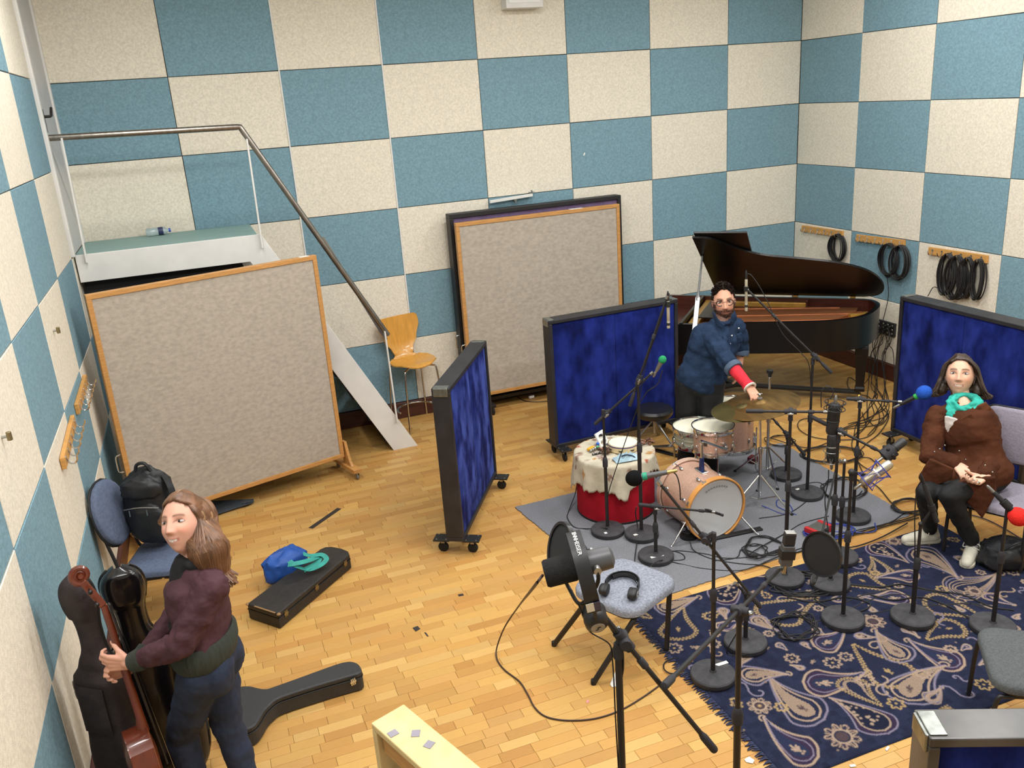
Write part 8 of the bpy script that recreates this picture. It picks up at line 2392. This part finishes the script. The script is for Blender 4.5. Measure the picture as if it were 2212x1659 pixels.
for q in (.0, .16, .30, .46, .6): pass
for u, v in ((1581, 725), (1578, 742), (1596, 709)):
    p = vp(u, v, N3 + F3 * .16); MB().sphere(p, .006, 8, 6).build('button', M_WHITETAPE, P3)
for pts_ in (((1590, 722), (1602, 718), (1604, 738), (1592, 742)), ((1546, 728), (1562, 724), (1563, 745), (1549, 748))):
    flap([vp(u, v, N3 + F3 * .155) for u, v in pts_], .014, M_DENIM, 'chest_pocket', P3)
ribbon([vp(1580, 706, N3 + F3 * .125), vp(1577, 742, N3 + F3 * .165), vp(1572, 780, N3 + F3 * .16), vp(1566, 822, N3 + F3 * .13)], .028, toC).build('button_placket', M_DENIM, P3)
flap([vp(u, v, N3 + F3 * .135) for u, v in ((1540, 672), (1552, 690), (1566, 702), (1560, 712), (1545, 700))], .014, M_DENIM, 'collar', P3)
flap([vp(u, v, N3 + F3 * .135) for u, v in ((1588, 668), (1592, 690), (1582, 704), (1577, 695), (1580, 680))], .014, M_DENIM, 'collar', P3)
def cut_short(V):
    x, y, z = V.T
    return (z > .090 - 1.0 * np.clip(np.abs(x) - .03, 0, 1)) & (y < .062) | ((y < -.012) & (z > -.035) & ((np.abs(x) < .055) | (z > .022) | (y < -.035))) | ((np.abs(x) > .050) & (y < .034) & (y > -.014) & (z > .024))
hair_cap('hair', HM3, M_HAIR3, P3, cut_short, .004, None, .006, 1, .005)
tf = MB(); rt_ = random.Random(4)
for _ in range(260):
    a_, b_ = rt_.uniform(-1, 1), rt_.uniform(-1, .62)
    x_, y_ = a_ * .066, b_ * .088
    zz_ = 1 - (x_ / .0765) ** 2 - (y_ / .097) ** 2
    if zz_ < .22: continue
    p_ = Vector((x_, y_, sqrt(zz_) * .121)); n_v = Vector((x_ / .0765, y_ / .097, p_.z / .121)).normalized()
    d_v = (Vector((rt_.uniform(-.5, .5), .55 if y_ > .0 else -.5, .1)) + n_v * .55).normalized()
    tf.tube([HM3 @ (p_ - n_v * .004), HM3 @ (p_ + d_v * .012 + n_v * .004), HM3 @ (p_ + d_v * .026)], [.0052, .0046, .0016], 5)
tf.build('hair_tufts', M_HAIR3, P3, fix=False)
bd = MB(); V_, F_ = head_shape(.1, True); d_ = V_ / np.linalg.norm(V_, axis=1)[:, None]; V_ = V_ + d_ * .001; x, y, z = V_.T
kp = ((z < -.076) & (y > .0) & (z > -.125)) | ((np.abs(x) > .050) & (z < -.0) & (y > .0) & (y < .055) & (z > -.09)) | ((np.abs(x) < .028) & (np.abs(z + .050) < .005) & (y > .05)) | ((np.abs(np.abs(x) - .032) < .005) & (z < -.05) & (z > -.08) & (y > .04))
for p in V_[kp][::3]: bd.sphere(HM3 @ Vector(p), .0052, 6, 4)
blob('beard', bd, .0042, mat('beard_hair', '3c2419', .7, var=.4, scale=80), P3, 1, .003, 60)
gl = MB()
for s_ in (-1, 1):
    pts = [HM3 @ Vector((s_ * .031 + .0235 * cos(q), .092 - .006 * abs(cos(q)), .007 + .018 * math.copysign(abs(sin(q)) ** .8, sin(q)))) for q in np.linspace(0, 2 * pi, 25)[:-1]]
    gl.tube(pts, .0034, 6, closed=True)
    gl.tube([HM3 @ Vector((s_ * .054, .088, .012)), HM3 @ Vector((s_ * .074, .06, .012)), HM3 @ Vector((s_ * .080, -.005, .008))], .002, 6)
gl.tube(smooth_path([HM3 @ Vector((-.009, .095, .010)), HM3 @ Vector((0, .101, .013)), HM3 @ Vector((.009, .095, .010))], 4), .0025, 6)
gl.build('glasses', M_GLASS, P3)
